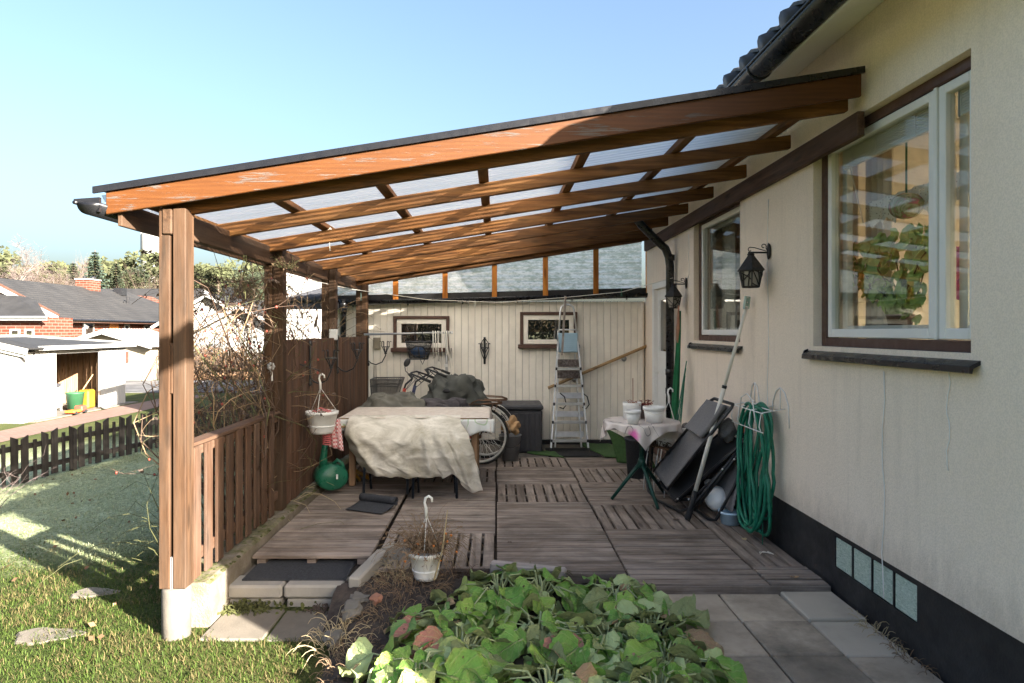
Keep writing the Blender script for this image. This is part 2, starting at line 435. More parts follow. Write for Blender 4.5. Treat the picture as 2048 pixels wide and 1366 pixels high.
def darkglass2():
    t = NT('shed_window_glass')
    fr = t.n('ShaderNodeLayerWeight'); fr.inputs['Blend'].default_value = .5
    g = t.n('ShaderNodeBsdfGlossy'); g.inputs['Roughness'].default_value = 0.0; g.inputs['Color'].default_value = (.9, .9, .88, 1)
    d = t.n('ShaderNodeBsdfDiffuse'); d.inputs['Color'].default_value = (.03, .025, .022, 1)
    mx = t.n('ShaderNodeMixShader'); mx.inputs[0].default_value = .42; t.l(d.outputs[0], mx.inputs[1]); t.l(g.outputs[0], mx.inputs[2])
    return t.done(mx.outputs[0])
M['shed_glass'] = darkglass2()
def block_glass():
    t = NT('glass_block'); n = t.noise(t.pos((1, 9, 30)), 2.2, 5, .6, 2.5)
    col = t.ramp(n, [(.3, (.34, .46, .36)), (.5, (.60, .72, .60)), (.72, (.80, .86, .76))])
    return t.done(t.bsdf(col, .22, 0, t.bump(n, .9, .02), .4))
M['block_glass'] = block_glass()

def sheet(name, algae=0.0):
    t = NT(name); p = t.pos()
    n = t.noise(p, 2.2, 6, .65)
    c = t.ramp(n, [(.3, (.97, .94, .87)), (.7, (.99, .965, .90))])
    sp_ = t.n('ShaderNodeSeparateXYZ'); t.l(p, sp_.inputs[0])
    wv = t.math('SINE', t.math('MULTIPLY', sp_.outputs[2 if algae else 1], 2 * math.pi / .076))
    rib = t.ramp(t.math('ADD', t.math('MULTIPLY', wv, .5), t.math('MULTIPLY', n, .25)), [(.50, (0, 0, 0)), (.64, (.55,) * 3)])   # shading of the ribs, painted into the colour as darker stripes
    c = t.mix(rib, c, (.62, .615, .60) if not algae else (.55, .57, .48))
    if algae:
        a = t.noise(t.pos((3, 1, 9)), 2.4, 9, .78)
        c = t.mix(t.ramp(a, [(.44, (0, 0, 0)), (.58, (algae,) * 3)]), c, (.33, .37, .25))
        a2 = t.noise(t.pos((1.2, 1, 30)), 2, 6, .7)
        c = t.mix(t.ramp(a2, [(.5, (0, 0, 0)), (.75, (algae * .8,) * 3)]), c, (.38, .46, .42))
    d = t.n('ShaderNodeBsdfDiffuse'); tl = t.n('ShaderNodeBsdfTranslucent'); tp = t.n('ShaderNodeBsdfTransparent'); gl = t.n('ShaderNodeBsdfGlossy')
    gl.inputs['Roughness'].default_value = .25
    for x in (d, tl): t.l(c, x.inputs['Color'])
    m1 = t.n('ShaderNodeMixShader'); m1.inputs[0].default_value = .90; t.l(d.outputs[0], m1.inputs[1]); t.l(tl.outputs[0], m1.inputs[2])
    m2 = t.n('ShaderNodeMixShader'); m2.inputs[0].default_value = .30 if not algae else 0.10; t.l(m1.outputs[0], m2.inputs[1]); t.l(tp.outputs[0], m2.inputs[2])
    m3 = t.n('ShaderNodeMixShader'); m3.inputs[0].default_value = .05; t.l(m2.outputs[0], m3.inputs[1]); t.l(gl.outputs[0], m3.inputs[2])
    return t.done(m3.outputs[0])
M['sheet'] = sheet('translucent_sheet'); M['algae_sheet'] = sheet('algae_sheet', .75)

def brick():
    t = NT('red_brick'); g = t.n('ShaderNodeNewGeometry'); s = t.n('ShaderNodeSeparateXYZ'); t.l(g.outputs['Position'], s.inputs[0])
    c = t.n('ShaderNodeCombineXYZ'); t.l(t.math('ADD', s.outputs[0], s.outputs[1]), c.inputs[0]); t.l(s.outputs[2], c.inputs[1])
    b = t.n('ShaderNodeTexBrick'); b.inputs['Scale'].default_value = 1; b.inputs['Brick Width'].default_value = .5; b.inputs['Row Height'].default_value = .17
    b.inputs['Mortar Size'].default_value = .022
    b.inputs['Color1'].default_value = (.088, .026, .016, 1); b.inputs['Color2'].default_value = (.12, .038, .024, 1); b.inputs['Mortar'].default_value = (.14, .10, .08, 1)
    t.l(c.outputs[0], b.inputs['Vector'])
    return t.done(t.bsdf(b.outputs['Color'], .9, 0, None, .1))
M['brick'] = brick()
def tileroof():
    t = NT('far_tile_roof'); n = t.noise(t.pos((.6, .6, .6)), 1.5, 5)
    c = t.ramp(n, [(.3, (.022, .021, .021)), (.7, (.038, .036, .035))])
    w = t.n('ShaderNodeTexWave'); w.bands_direction = 'Z'; w.inputs['Scale'].default_value = 2.2; t.l(t.pos(), w.inputs['Vector'])
    c = t.mix(t.ramp(w.outputs['Fac'], [(.0, (.6,) * 3), (.3, (0, 0, 0))]), c, (.02, .02, .02))
    return t.done(t.bsdf(c, .75, 0, t.bump(w.outputs['Fac'], .5, .05), .3))
M['tile_roof'] = tileroof()

def lawn():
    t = NT('lawn_ground'); p = t.pos()
    n1 = t.noise(p, 1.1, 6, .65); n2 = t.noise(p, 22, 5, .7)
    g = t.ramp(n2, [(.3, (0.0238, 0.0357, 0.00935)), (.55, (0.0527, 0.0663, 0.0187)), (.75, (.12, .12, .045))])
    straw = t.ramp(n1, [(.45, (0, 0, 0)), (.7, (.55,) * 3)])
    c = t.mix(straw, g, (0.119, 0.1062, 0.0425))
    # hoar frost: a patch that lies behind the pergola and dries out towards the camera
    s = t.n('ShaderNodeSeparateXYZ'); t.l(p, s.inputs[0])
    fy = t.ramp(t.math('MULTIPLY', t.math('ADD', s.outputs[1], t.math('MULTIPLY', n1, 2.2)), .1), [(.60, (0, 0, 0)), (.80, (1, 1, 1))])
    fx = t.ramp(t.math('MULTIPLY', t.math('ADD', s.outputs[1], 0), .05), [(.58, (1, 1, 1)), (.72, (0, 0, 0))])
    fr = t.mix(1.0, fy, fx, 'MULTIPLY')
    fr = t.mix(1.0, fr, t.ramp(n2, [(.35, (.25,) * 3), (.6, (.85,) * 3)]), 'MULTIPLY')
    c = t.mix(t.math('MULTIPLY', fr, .85), c, (.56, .61, .38))
    return t.done(t.bsdf(c, .95, 0, t.bump(n2, .8, .03), .1))
M['lawn'] = lawn()
def blades():
    t = NT('grass_blade'); a = t.n('ShaderNodeAttribute'); a.attribute_name = 'tint'
    c = a.outputs['Color']
    p = t.bsdf(c, .7, 0, None, .2)
    tl = t.n('ShaderNodeBsdfTranslucent'); t.l(c, tl.inputs['Color'])
    mx = t.n('ShaderNodeMixShader'); mx.inputs[0].default_value = .3; t.l(p, mx.inputs[1]); t.l(tl.outputs[0], mx.inputs[2])
    return t.done(mx.outputs[0])
M['blade'] = blades()
def paving():
    t = NT('pink_paving'); b = t.n('ShaderNodeTexBrick'); b.inputs['Scale'].default_value = 3
    b.inputs['Color1'].default_value = (.15, .085, .065, 1); b.inputs['Color2'].default_value = (.185, .115, .092, 1); b.inputs['Mortar'].default_value = (.10, .07, .055, 1); b.inputs['Mortar Size'].default_value = .03
    t.l(t.pos(), b.inputs['Vector'])
    return t.done(t.bsdf(b.outputs['Color'], .9))
M['pink_path'] = paving()

def leafmat():
    t = NT('wilted_leaf'); i = t.n('ShaderNodeObjectInfo'); uv = t.n('ShaderNodeUVMap'); s = t.n('ShaderNodeSeparateXYZ'); t.l(uv.outputs[0], s.inputs[0])
    base = t.ramp(i.outputs['Random'], [(0, (0.134, 0.309, 0.053)), (0.18, (0.187, 0.378, 0.072)), (0.36, (0.268, 0.44, 0.081)), (0.52, (0.152, 0.298, 0.086)), (0.64, (0.358, 0.44, 0.143)), (0.74, (0.234, 0.358, 0.108)), (0.82, (0.466, 0.567, 0.263)), (0.88, (0.466, 0.567, 0.263)), (0.93, (0.382, 0.242, 0.151)), (0.97, (0.416, 0.166, 0.133))], 'CONSTANT')
    p = t.pos((1, 1, 1)); n = t.noise(p, 16, 5, .6)
    base = t.mix(t.ramp(n, [(.40, (0, 0, 0)), (.8, (.40,) * 3)]), base, (.30, .31, .09))
    n3 = t.noise(p, 9, 3, .6)
    edge = t.ramp(t.math('ADD', s.outputs[2], t.math('MULTIPLY', n3, .5)), [(1.08, (0, 0, 0)), (1.3, (.5,) * 3)])
    hl = t.ramp(t.noise(t.pos((1, 1, 1)), 23, 2, .5), [(.27, (1, 1, 1)), (.31, (0, 0, 0))])
    base = t.mix(hl, base, (.07, .045, .02))
    rim = t.ramp(t.math('ADD', t.math('ABSOLUTE', t.math('SUBTRACT', s.outputs[0], .5)), t.math('MULTIPLY', n, .18)), [(.56, (0, 0, 0)), (.62, (.5,) * 3)])
    base = t.mix(rim, base, (.26, .17, .08))
    # veins: midrib and side veins from the leaf's own coordinates
    dx = t.math('ABSOLUTE', t.math('SUBTRACT', s.outputs[0], .5))
    mid = t.ramp(dx, [(.0, (.9,) * 3), (.035, (0, 0, 0))])
    sv = t.math('FRACT', t.math('MULTIPLY', t.math('ADD', t.math('SUBTRACT', s.outputs[1], t.math('MULTIPLY', dx, .75)), t.math('MULTIPLY', n, .22)), 5.0))
    sid = t.ramp(sv, [(.0, (.34,) * 3), (.12, (0, 0, 0)), (.88, (0, 0, 0)), (1, (.34,) * 3)])
    v = t.mix(1.0, mid, sid, 'ADD')
    c = t.mix(v, base, (.46, .48, .22))
    g = t.n('ShaderNodeNewGeometry')
    back = t.mix(t.ramp(v, [(0, (0, 0, 0)), (1, (.6,) * 3)]), (.26, .30, .13), (.40, .40, .21))
    c = t.mix(g.outputs['Backfacing'], c, back)
    h = t.math('ADD', t.math('ADD', t.noise(p, 70, 3), t.math('MULTIPLY', t.noise(p, 24, 4, .6), 2.2)), v)
    sh = t.bsdf(c, .5, 0, t.bump(h, .8, .010), .3)
    tl = t.n('ShaderNodeBsdfTranslucent'); t.l(c, tl.inputs['Color'])
    mx = t.n('ShaderNodeMixShader'); mx.inputs[0].default_value = .22; t.l(sh, mx.inputs[1]); t.l(tl.outputs[0], mx.inputs[2])
    return t.done(mx.outputs[0])
M['leaf'] = leafmat()

def canvas():
    t = NT('stained_canvas'); p = t.pos()
    c = t.ramp(t.noise(p, 2.4, 6, .62), [(.3, (.62, .57, .48)), (.6, (.80, .75, .66))])
    d = t.ramp(t.noise(t.pos((1.2, 1, 2.6)), 2.3, 8, .72, .6), [(.40, (0, 0, 0)), (.66, (.9,) * 3)])
    c = t.mix(d, c, (.34, .30, .22))
    w = t.noise(p, 7, 5, .6, 1.6)
    return t.done(t.bsdf(c, .75, 0, t.bump(w, .35, .02), .2))
M['canvas'] = canvas()
def floral(name, seed, pink=(.72, .13, .42), dark=(.12, .09, .09), base=(.72, .65, .61), at_=None):
    t = NT(name); p = t.pos(); q = t.n('ShaderNodeVectorMath', operation='ADD'); t.l(p, q.inputs[0]); q.inputs[1].default_value = (seed, seed * .7, seed * 1.3)
    n = t.noise(q.outputs[0], 7.5, 3, .5)
    c = t.mix(t.ramp(t.noise(p, 5, 5), [(.4, (0, 0, 0)), (.75, (.5,) * 3)]), base, (.58, .47, .42))
    c = t.mix(t.ramp(n, [(.70, (0, 0, 0)), (.76, (.5,) * 3)]), c, pink)
    ln = t.noise(q.outputs[0], 3.2, 1, .4, 1.0)
    c = t.mix(t.ramp(ln, [(.488, (0, 0, 0)), (.497, (.8,) * 3), (.503, (.8,) * 3), (.512, (0, 0, 0))]), c, dark)
    if at_:
        dv = t.n('ShaderNodeVectorMath', operation='DISTANCE'); t.l(p, dv.inputs[0]); dv.inputs[1].default_value = at_
        k = t.math('ADD', dv.outputs['Value'], t.math('MULTIPLY', t.noise(p, 38, 3, .6), .055))
        c = t.mix(t.ramp(k, [(.058, (.95,) * 3), (.085, (.45,) * 3), (.10, (0, 0, 0))]), c, pink)
    return t.done(t.bsdf(c, .35, 0, None, .4))
M['floral'] = floral('floral_oilcloth', 3.1, at_=tuple(at(1266, 872, 6.0))); M['floral_blue'] = floral('pale_oilcloth', 8.3, (.16, .3, .55), (.35, .5, .25), (.74, .75, .73))
def check():
    t = NT('red_check'); k = t.n('ShaderNodeTexChecker'); k.inputs['Scale'].default_value = 55; k.inputs[1].default_value = (.60, .16, .17, 1); k.inputs[2].default_value = (.75, .62, .60, 1); t.l(t.pos(), k.inputs['Vector'])
    return t.done(t.bsdf(k.outputs[0], .8))
M['check'] = check()
def lace():
    t = NT('lace'); v = t.n('ShaderNodeTexVoronoi'); v.inputs['Scale'].default_value = 55; t.l(t.pos((1, 1, 1)), v.inputs['Vector'])
    a = t.ramp(v.outputs['Distance'], [(.22, (.35,) * 3), (.28, (1, 1, 1))])
    return t.done(t.bsdf((.74, .70, .62), .9, alpha=a))
M['lace'] = lace()
def marbled():
    t = NT('painted_egg'); n = t.noise(t.pos(), 7, 4, .5, 3)
    c = t.ramp(n, [(.3, (.14, .2, .08)), (.45, (.6, .55, .4)), (.55, (.3, .35, .15)), (.65, (.6, .2, .25)), (.8, (.15, .3, .3))])
    return t.done(t.bsdf(c, .2, 0, None, .6))
M['marbled'] = marbled()
def meshmat():
    t = NT('wire_mesh'); p = t.pos((1, 1, 1)); k = t.n('ShaderNodeTexChecker'); k.inputs['Scale'].default_value = 90; t.l(p, k.inputs['Vector'])
    return t.done(t.bsdf((.03, .03, .03), .5, 0, None, .3, alpha=t.ramp(k.outputs['Fac'], [(0, (.30,) * 3), (1, (.75,) * 3)])))
M['mesh'] = meshmat()

def kerbmat():
    t = NT('mossy_kerb'); p = t.pos(); n = t.noise(p, 6, 6, .7); m = t.noise(p, 3.4, 8, .75)
    c = t.ramp(n, [(.3, (.14, .115, .09)), (.7, (.27, .23, .19))])
    g = t.n('ShaderNodeNewGeometry'); s = t.n('ShaderNodeSeparateXYZ'); t.l(g.outputs['Normal'], s.inputs[0])
    up = t.ramp(s.outputs[2], [(.3, (.25,) * 3), (.75, (1, 1, 1))])
    f = t.mix(1.0, t.ramp(m, [(.40, (0, 0, 0)), (.56, (.9,) * 3)]), up, 'MULTIPLY')
    mc = t.ramp(t.noise(p, 40, 4, .7), [(.3, (.055, .055, .022)), (.7, (.15, .145, .055))])
    c = t.mix(f, c, mc)
    return t.done(t.bsdf(c, .95, 0, t.bump(t.noise(p, 55, 4, .7), .9, .012), .1))
M['kerb'] = kerbmat()

# ------------------------------------------------------------------ ground
def sst(a, b, x):
    t = min(1, max(0, (x - a) / (b - a))); return t * t * (3 - 2 * t)
def gz(x, y):
    d = max(sst(2.0, 6.4, -x) * .34, 0) + sst(6.0, 11.0, -x) * .40
    e = sst(10, 22, y) * .74
    return -.17 - max(d, e) + .03 * mnoise.noise(Vector((x * .6, y * .6, 0))) * min(1, max(0, -x - 1.9))
xs = [-900, -500, -260, -140, -80, -50, -34, -24, -18] + [-14 + .3 * i for i in range(61)] + [8, 14, 30, 80, 200, 900]
ys = [-900, -300, -100, -40, -15] + [-6 + .3 * i for i in range(87)] + [24, 30, 40, 60, 100, 180, 350, 900, 2500]
mb = MB(); mb.add([(x, y, gz(x, y)) for y in ys for x in xs], [(j*len(xs)+i, j*len(xs)+i+1, (j+1)*len(xs)+i+1, (j+1)*len(xs)+i) for j in range(len(ys)-1) for i in range(len(xs)-1)])
tag(mb.build('lawn', M['lawn'], smooth=True), kind='structure')
mb = MB(); py = [-14 + 1.0 * i for i in range(41)]
for a, b in zip(py, py[1:]):
    l, r = -12.45, -11.15
    mb.quad((l, a, gz(l, a) + .012), (r, a, gz(r, a) + .012), (r, b, gz(r, b) + .012), (l, b, gz(l, b) + .012))
tag(mb.build('path', M['pink_path']), kind='structure')
mb = MB().box(-60, 14, 27, 33.5, -1.05, -.885); tag(mb.build('road', M['road']), kind='structure')
mb = MB().box(-16.6, -12.6, 18.2, 23.4, -1.05, -.875); tag(mb.build('driveway', M['concrete']), kind='structure')

# short grass near the pergola: a mass of blades
def grass(name, n, xr, yr, ln, wd, keep, frost):
    rg = np.random.default_rng(5 + n)
    P = np.empty((0, 2))
    x = rg.uniform(*xr, n); y = rg.uniform(*yr, n)
    ok = np.array([keep(a, b) for a, b in zip(x, y)]); x, y = x[ok], y[ok]; n = len(x)
    z = np.array([gz(a, b) for a, b in zip(x, y)]) - .005
    cl = np.array([mnoise.noise(Vector((a * 2.3, b * 2.3, 3))) for a, b in zip(x, y)])
    cl2 = np.array([mnoise.noise(Vector((a * 7, b * 7, 9))) for a, b in zip(x, y)])
    L = rg.uniform(*ln, n) * (1 + .55 * cl + .35 * cl2); az = rg.uniform(0, 2*np.pi, n) + cl * 2; lean = rg.uniform(.35, 1.9, n)
    w = rg.uniform(*wd, n); dx, dy = np.cos(az), np.sin(az); px, py_ = -dy, dx
    def row(t, ww):
        h = L * (t * np.cos(lean * t)); o = L * (t * np.sin(lean * t)) 
        cx, cy, cz = x + dx * o, y + dy * o, z + h
        return (np.stack([cx - px*w*ww, cy - py_*w*ww, cz], 1), np.stack([cx + px*w*ww, cy + py_*w*ww, cz], 1))
    a0, b0 = row(0, .5); a1, b1 = row(.55, .42); tip, _ = row(1, 0)
    V = np.stack([a0, b0, a1, b1, tip], 1).reshape(-1, 3)
    i = np.arange(n) * 5
    tri = np.concatenate([np.stack([i, i+1, i+3], 1), np.stack([i, i+3, i+2], 1), np.stack([i+2, i+3, i+4], 1)])
    me = bpy.data.meshes.new(name); me.vertices.add(len(V)); me.vertices.foreach_set('co', V.ravel())
    me.loops.add(len(tri) * 3); me.loops.foreach_set('vertex_index', tri.ravel())
    me.polygons.add(len(tri)); me.polygons.foreach_set('loop_start', np.arange(len(tri)) * 3); me.update(); me.validate()
    g1 = np.array([.040, .072, .012]); g2 = np.array([.080, .118, .022]); st = np.array([.185, .15, .066]); fr = np.array([.56, .62, .38])
    k = rg.uniform(0, 1, (n, 1)); c = g1 * (1 - k) + g2 * k
    sw = (rg.uniform(0, 1, n) < (.30 + .5 * np.clip(cl2 + cl, -.4, .6)))[:, None]; c = np.where(sw, st * rg.uniform(.6, 1.15, (n, 1)), c)
    f = (frost(x, y) * rg.uniform(.35, 1.0, n))[:, None]; c = c * (1 - f) + fr * f
    col = np.concatenate([np.repeat(c, 5, 0), np.ones((n*5, 1))], 1)
    at_ = me.color_attributes.new('tint', 'FLOAT_COLOR', 'POINT'); at_.data.foreach_set('color', col.ravel())
    me.materials.append(M['blade'])
    o = bpy.data.objects.new(name, me); link(o); o['kind'] = 'stuff'; return o
def frost(x, y):
    n = np.array([mnoise.noise(Vector((a * 1.1, b * 1.1, 0))) for a, b in zip(x, y)])
    return np.clip((y + n * 1.3 - 4.9) / 1.5, 0, .88) * np.clip((-x - 2.0) / .8, .2, 1) * .78 * np.clip((13 - y) / 3, 0, 1)
def keep1(x, y):
    if x > -2.02 and y > 3.93: return False
    if (x + 1.86) ** 2 + (y - 3.87) ** 2 < .0075: return False
    if -1.66 < x < -.98 and y > 3.80: return False
    if x > -1.0 and y > 3.35 + .5 * (-.72 - x) * 0: return False
    if x > -.74 - (y - 3.3) * .3: return False
    return True
# ------------------------------------------------------------------ the house on the right
WX = 2.11
HOUSE = thing('house', (5.2, 5.0, -.2), 'cream rendered house with dark plinth and two brown framed windows on the right', 'house')
def wall_with_holes(name, X, th, ys, zs, holes, m, parent):
    """wall in the plane x = X, th thick towards +x; holes are (y0,y1,z0,z1)"""
    ys = sorted(set(ys + [h[0] for h in holes] + [h[1] for h in holes])); zs = sorted(set(zs + [h[2] for h in holes] + [h[3] for h in holes]))
    mb = MB()
    for a, b in zip(ys, ys[1:]):
        for c, d in zip(zs, zs[1:]):
            if any(h[0] <= a and b <= h[1] and h[2] <= c and d <= h[3] for h in holes): continue
            for x in (X, X + th): mb.quad((x, a, c), (x, b, c), (x, b, d), (x, a, d))
    for a, b, c, d in holes + [(ys[0], ys[-1], zs[0], zs[-1])]:
        for p, q in (((a, c), (b, c)), ((b, c), (b, d)), ((b, d), (a, d)), ((a, d), (a, c))):
            mb.quad((X, p[0], p[1]), (X + th, p[0], p[1]), (X + th, q[0], q[1]), (X, q[0], q[1]))
    o = mb.build(name, m, parent, fixn=False); return o
H1 = (2.957, 4.43, 1.50, 2.86); H2 = (5.76, 7.12, 1.50, 2.78); HD = (8.02, 8.88, .36, 2.2)
Y0, Y1 = .86, 9.44
wall_with_holes('wall', WX, .30, [Y0, Y1], [.35, 3.42], [H1, H2, HD], M['plaster'], HOUSE)
mb = MB(); mb.prism([(WX + .004, 2.75), (9.6, 2.75), (9.6, 3.42), (6.0, 4.9), (WX + .004, 3.42)], 'y', Y0 - .02, Y0 + .26); mb.box(WX + .004, 3.2, Y0 - .02, Y0 + .26, -.3, 2.749); mb.box(6.6, 9.6, Y0 - .02, Y0 + .26, -.3, 2.749); mb.box(3.201, 6.599, Y0 - .02, Y0 + .26, -.3, .9)
mb.prism([(WX + .3, -.4), (9.6, -.4), (9.6, 3.42), (6.0, 4.9), (WX + .3, 3.42)], 'y', Y1, Y1 + .25)
mb.box(9.3, 9.6, Y0 + .27, Y1 - .01, -.3, 3.40)
mb.build('gable_wall', M['plaster'], HOUSE)
GB = [(4.17 - .206 * k, 4.17 - .206 * k - .196) for k in range(4)]
wall_with_holes('plinth', WX + .012, .28, [Y0, Y1], [-.4, .352], [(b, a, .122, .314) for a, b in GB] , M['plinth'], HOUSE)
for a, b in GB:
    box('glass_block', HOUSE, M['block_glass'], WX + .017, WX + .11, b + .002, a - .002, .124, .312, .006)
mb = MB().box(WX + .31, 9.28, Y0 + .3, Y1 - .01, .30, .42); mb.build('inner_floor', M['inner_floor'], HOUSE)
mb = MB().box(WX + .31, 9.28, Y0 + .3, Y1 - .01, 3.2, 3.3); mb.build('inner_ceiling', M['inner_wall'], HOUSE)
mb = MB().box(6.9, 7.0, Y0 + .3, Y1 - .01, .43, 3.19); mb.box(WX + .31, 6.89, 5.0, 5.1, .43, 3.19)
mb.build('inner_wall', M['inner_wall'], HOUSE)
mb = MB()
for x in (3.22, 4.88, 6.52): mb.box(x, x + .06, Y0 + .05, Y0 + .12, .95, 2.74)
mb.box(3.22, 6.58, Y0 + .13, Y0 + .19, .902, .96); gw = mb.build('window', M['white_paint'], HOUSE); MB().box(3.28, 6.52, Y0 + .08, Y0 + .085, .96, 2.74).build('pane', M['glass'], gw)  # unseen gable window, added so the sun brightens the room inside
# roof, eave, gutter
def hroof(u, v):
    y = .28 + v * 9.5; x = 1.60 + u * 4.4
    return (x, y, 3.31 + u * 4.4 * .365 + .022 * math.cos(2 * math.pi * y / .3) + .03 * (1 - (u * 12) % 1))
mb = MB().grid(hroof, 24, 190); mb.build('roof', M['tile_dark'], HOUSE, solid=.02)
mb = MB().prism([(6.0, 4.93), (9.9, 3.5), (9.9, 3.46), (6.0, 4.88)], 'y', .28, 9.78); mb.build('roof', M['tile_dark'], HOUSE)
tile = None
for k in range(31):                                                   # the row of roof tiles at the eave, each a tile
    y = .30 + k * .3
    if tile is None:
        mb = MB(); mb.tube([(0, 0, 0), (.36, 0, .131)], .062, 10); tile = mb.mesh('roof_tile', M['tile_dark'], True)
    link(bpy.data.objects.new('roof_tile', tile), HOUSE, Vector((1.56, y, 3.275)))
mb = MB().prism([(1.72, 3.27), (WX - .004, 3.395), (WX - .004, 3.42), (1.72, 3.30)], 'y', .3, 9.4); mb.build('soffit', M['white_paint'], HOUSE)
mb = MB().box(1.70, 1.718, .3, 9.4, 3.20, 3.33); mb.build('fascia_board', M['white_paint'], HOUSE)
g = HOUSE
mb = MB()
def hg(u, v):
    a = math.pi + u * math.pi; return (1.625 + .07 * math.cos(a), .26 + v * 9.3, 3.235 + .07 * math.sin(a))
mb.grid(hg, 12, 1); mb.build('gutter', M['gutter_black'], g, smooth=True, solid=.006)
mb = MB(); mb.tube([(1.553, .26, 3.236), (1.553, 9.56, 3.236)], .011, 6); mb.tube([(1.692, .26, 3.236), (1.692, 9.56, 3.236)], .008, 6); mb.build('gutter_rim', M['gutter_black'], g, True)
for k in range(9):
    y = .9 + k * 1.07 + (.17 if k == 1 else 0)
    mb = MB(); mb.tube([(1.625 + .077 * math.cos(a), y, 3.235 + .077 * math.sin(a)) for a in [math.pi + i * math.pi / 8 for i in range(9)]], .009, 5)
    if k % 3 == 1: mb.grid(lambda u, v: (1.625 + .076 * math.cos(math.pi + u * math.pi), y - .06 + v * .12, 3.235 + .076 * math.sin(math.pi + u * math.pi)), 10, 1)
    mb.build('gutter_bracket', M['gutter_black'], g, True)
# downpipe
mb = MB()
pp = [(1.625, 7.8, 3.17), (1.625, 7.8, 3.02), (1.64, 7.8, 2.92), (1.70, 7.8, 2.84), (1.90, 7.8, 2.64), (1.98, 7.8, 2.57), (2.02, 7.8, 2.47), (2.035, 7.8, 2.36), (2.035, 7.8, .12)]
mb.tube(pp, .048, 14); DP = mb.build('downpipe', M['gutter_black'], HOUSE, True)
for z in (2.46, 1.12, .9):
    mb = MB().lathe([(.049, z - .035), (.054, z - .033), (.054, z + .033), (.049, z + .035)], (2.035, 7.8, 0), 14); mb.build('pipe_joint', M['gutter_black'], DP, True)

def window(h, mullion, name='window'):
    y0, y1, z0, z1 = h
    X = WX + .055
    mb = MB(); f = .055
    mb.box(X, X + .09, y0, y0 + f, z0, z1); mb.box(X, X + .09, y1 - f, y1, z0, z1)
    mb.box(X, X + .09, y0 + f, y1 - f, z1 - f, z1); mb.box(X, X + .09, y0 + f, y1 - f, z0, z0 + f)
    w = mb.build(name, M['brown_frame'], HOUSE, bev=.004)
    ya, yb, za, zb = y0 + f, y1 - f, z0 + f, z1 - f
    panes = [(ya, yb)] if mullion is None else [(ya, mullion - .012), (mullion + .012, yb)]
    for (a, b) in panes:
        a += .004; b -= .004; s = .048
        mb = MB(); X2 = X + .012
        mb.box(X2, X2 + .05, a, a + s, za + .004, zb - .004); mb.box(X2, X2 + .05, b - s, b, za + .004, zb - .004)
        mb.box(X2, X2 + .05, a + s, b - s, zb - s - .004, zb - .004); mb.box(X2, X2 + .05, a + s, b - s, za + .004, za + s + .01)
        # inner sash behind
        t = .03; X3 = X2 + .085
        mb.box(X3, X3 + .04, a + .02, a + s + t, za + .03, zb - .03); mb.box(X3, X3 + .04, b - s - t, b - .02, za + .03, zb - .03)
        mb.box(X3, X3 + .04, a + s + t, b - s - t, zb - s - t, zb - .03); mb.box(X3, X3 + .04, a + s + t, b - s - t, za + .03, za + s + t)
        mb.build('sash', M['white_paint'], w, bev=.004)
        mb = MB().box(X2 + .022, X2 + .026, a + s - .008, b - s + .008, za + s, zb - s + .002); mb.build('pane', M['glass'], w)
    if mullion is not None:
        mb = MB().box(X + .002, X + .09, mullion - .011, mullion + .011, za + .002, zb - .002); mb.build('mullion', M['white_paint'], w, bev=.003)
        for z in (za + .22, zb - .3):
            mb = MB(); mb.tube([(X + .006, mullion + .014, z - .03), (X + .006, mullion + .014, z + .03)], .006, 6); mb.build('hinge', M['white_paint'], w)
    # metal sill, sloping outwards with a rolled nose
    mb = MB(); mb.prism([(X + .02, z0 + .008), (WX - .05, z0 - .055), (WX - .052, z0 - .085), (WX - .035, z0 - .088), (WX - .03, z0 - .065), (X + .02, z0 - .012)], 'y', y0 - .06, y1 + .06)
    mb.prism([(WX - .004, z0 - .02), (WX - .03, z0 - .03), (WX - .04, z0 - .06), (WX - .004, z0 - .06)], 'y', y1 + .06, y1 + .075)
    mb.build('sill', M['gutter_black'], w, bev=.002)
    return w
w1 = window(H1, 3.29); w2 = window(H2, None)
# venetian blinds drawn up behind the big window
for a, b in ((3.37, 4.30), (3.03, 3.22)):
    mb = MB()
    for k in range(9): mb.box(WX + .118, WX + .136, a + .03, b - .03, 2.655 + k * .0125, 2.663 + k * .0125)
    mb.box(WX + .115, WX + .14, a + .03, b - .03, 2.635, 2.65)
    for y in (a + .16, (a + b) / 2 + .06, b - .14): mb.box(WX + .112, WX + .115, y, y + .012, 2.63, 2.77)
    mb.build('blind', M['white_paint'], w1)
mb = MB(); mb.tube([(WX + .11, 4.18, 2.64), (WX + .11, 4.02, 2.25)], .0035, 5); mb.build('blind_cord', M['white_cord'], w1)
# inner window board
for h, w in ((H1, w1), (H2, w2)):
    mb = MB().box(WX + .19, WX + .46, h[0] - .05, h[1] + .05, h[2] + .02, h[2] + .05); mb.build('window_board', M['white_paint'], w)
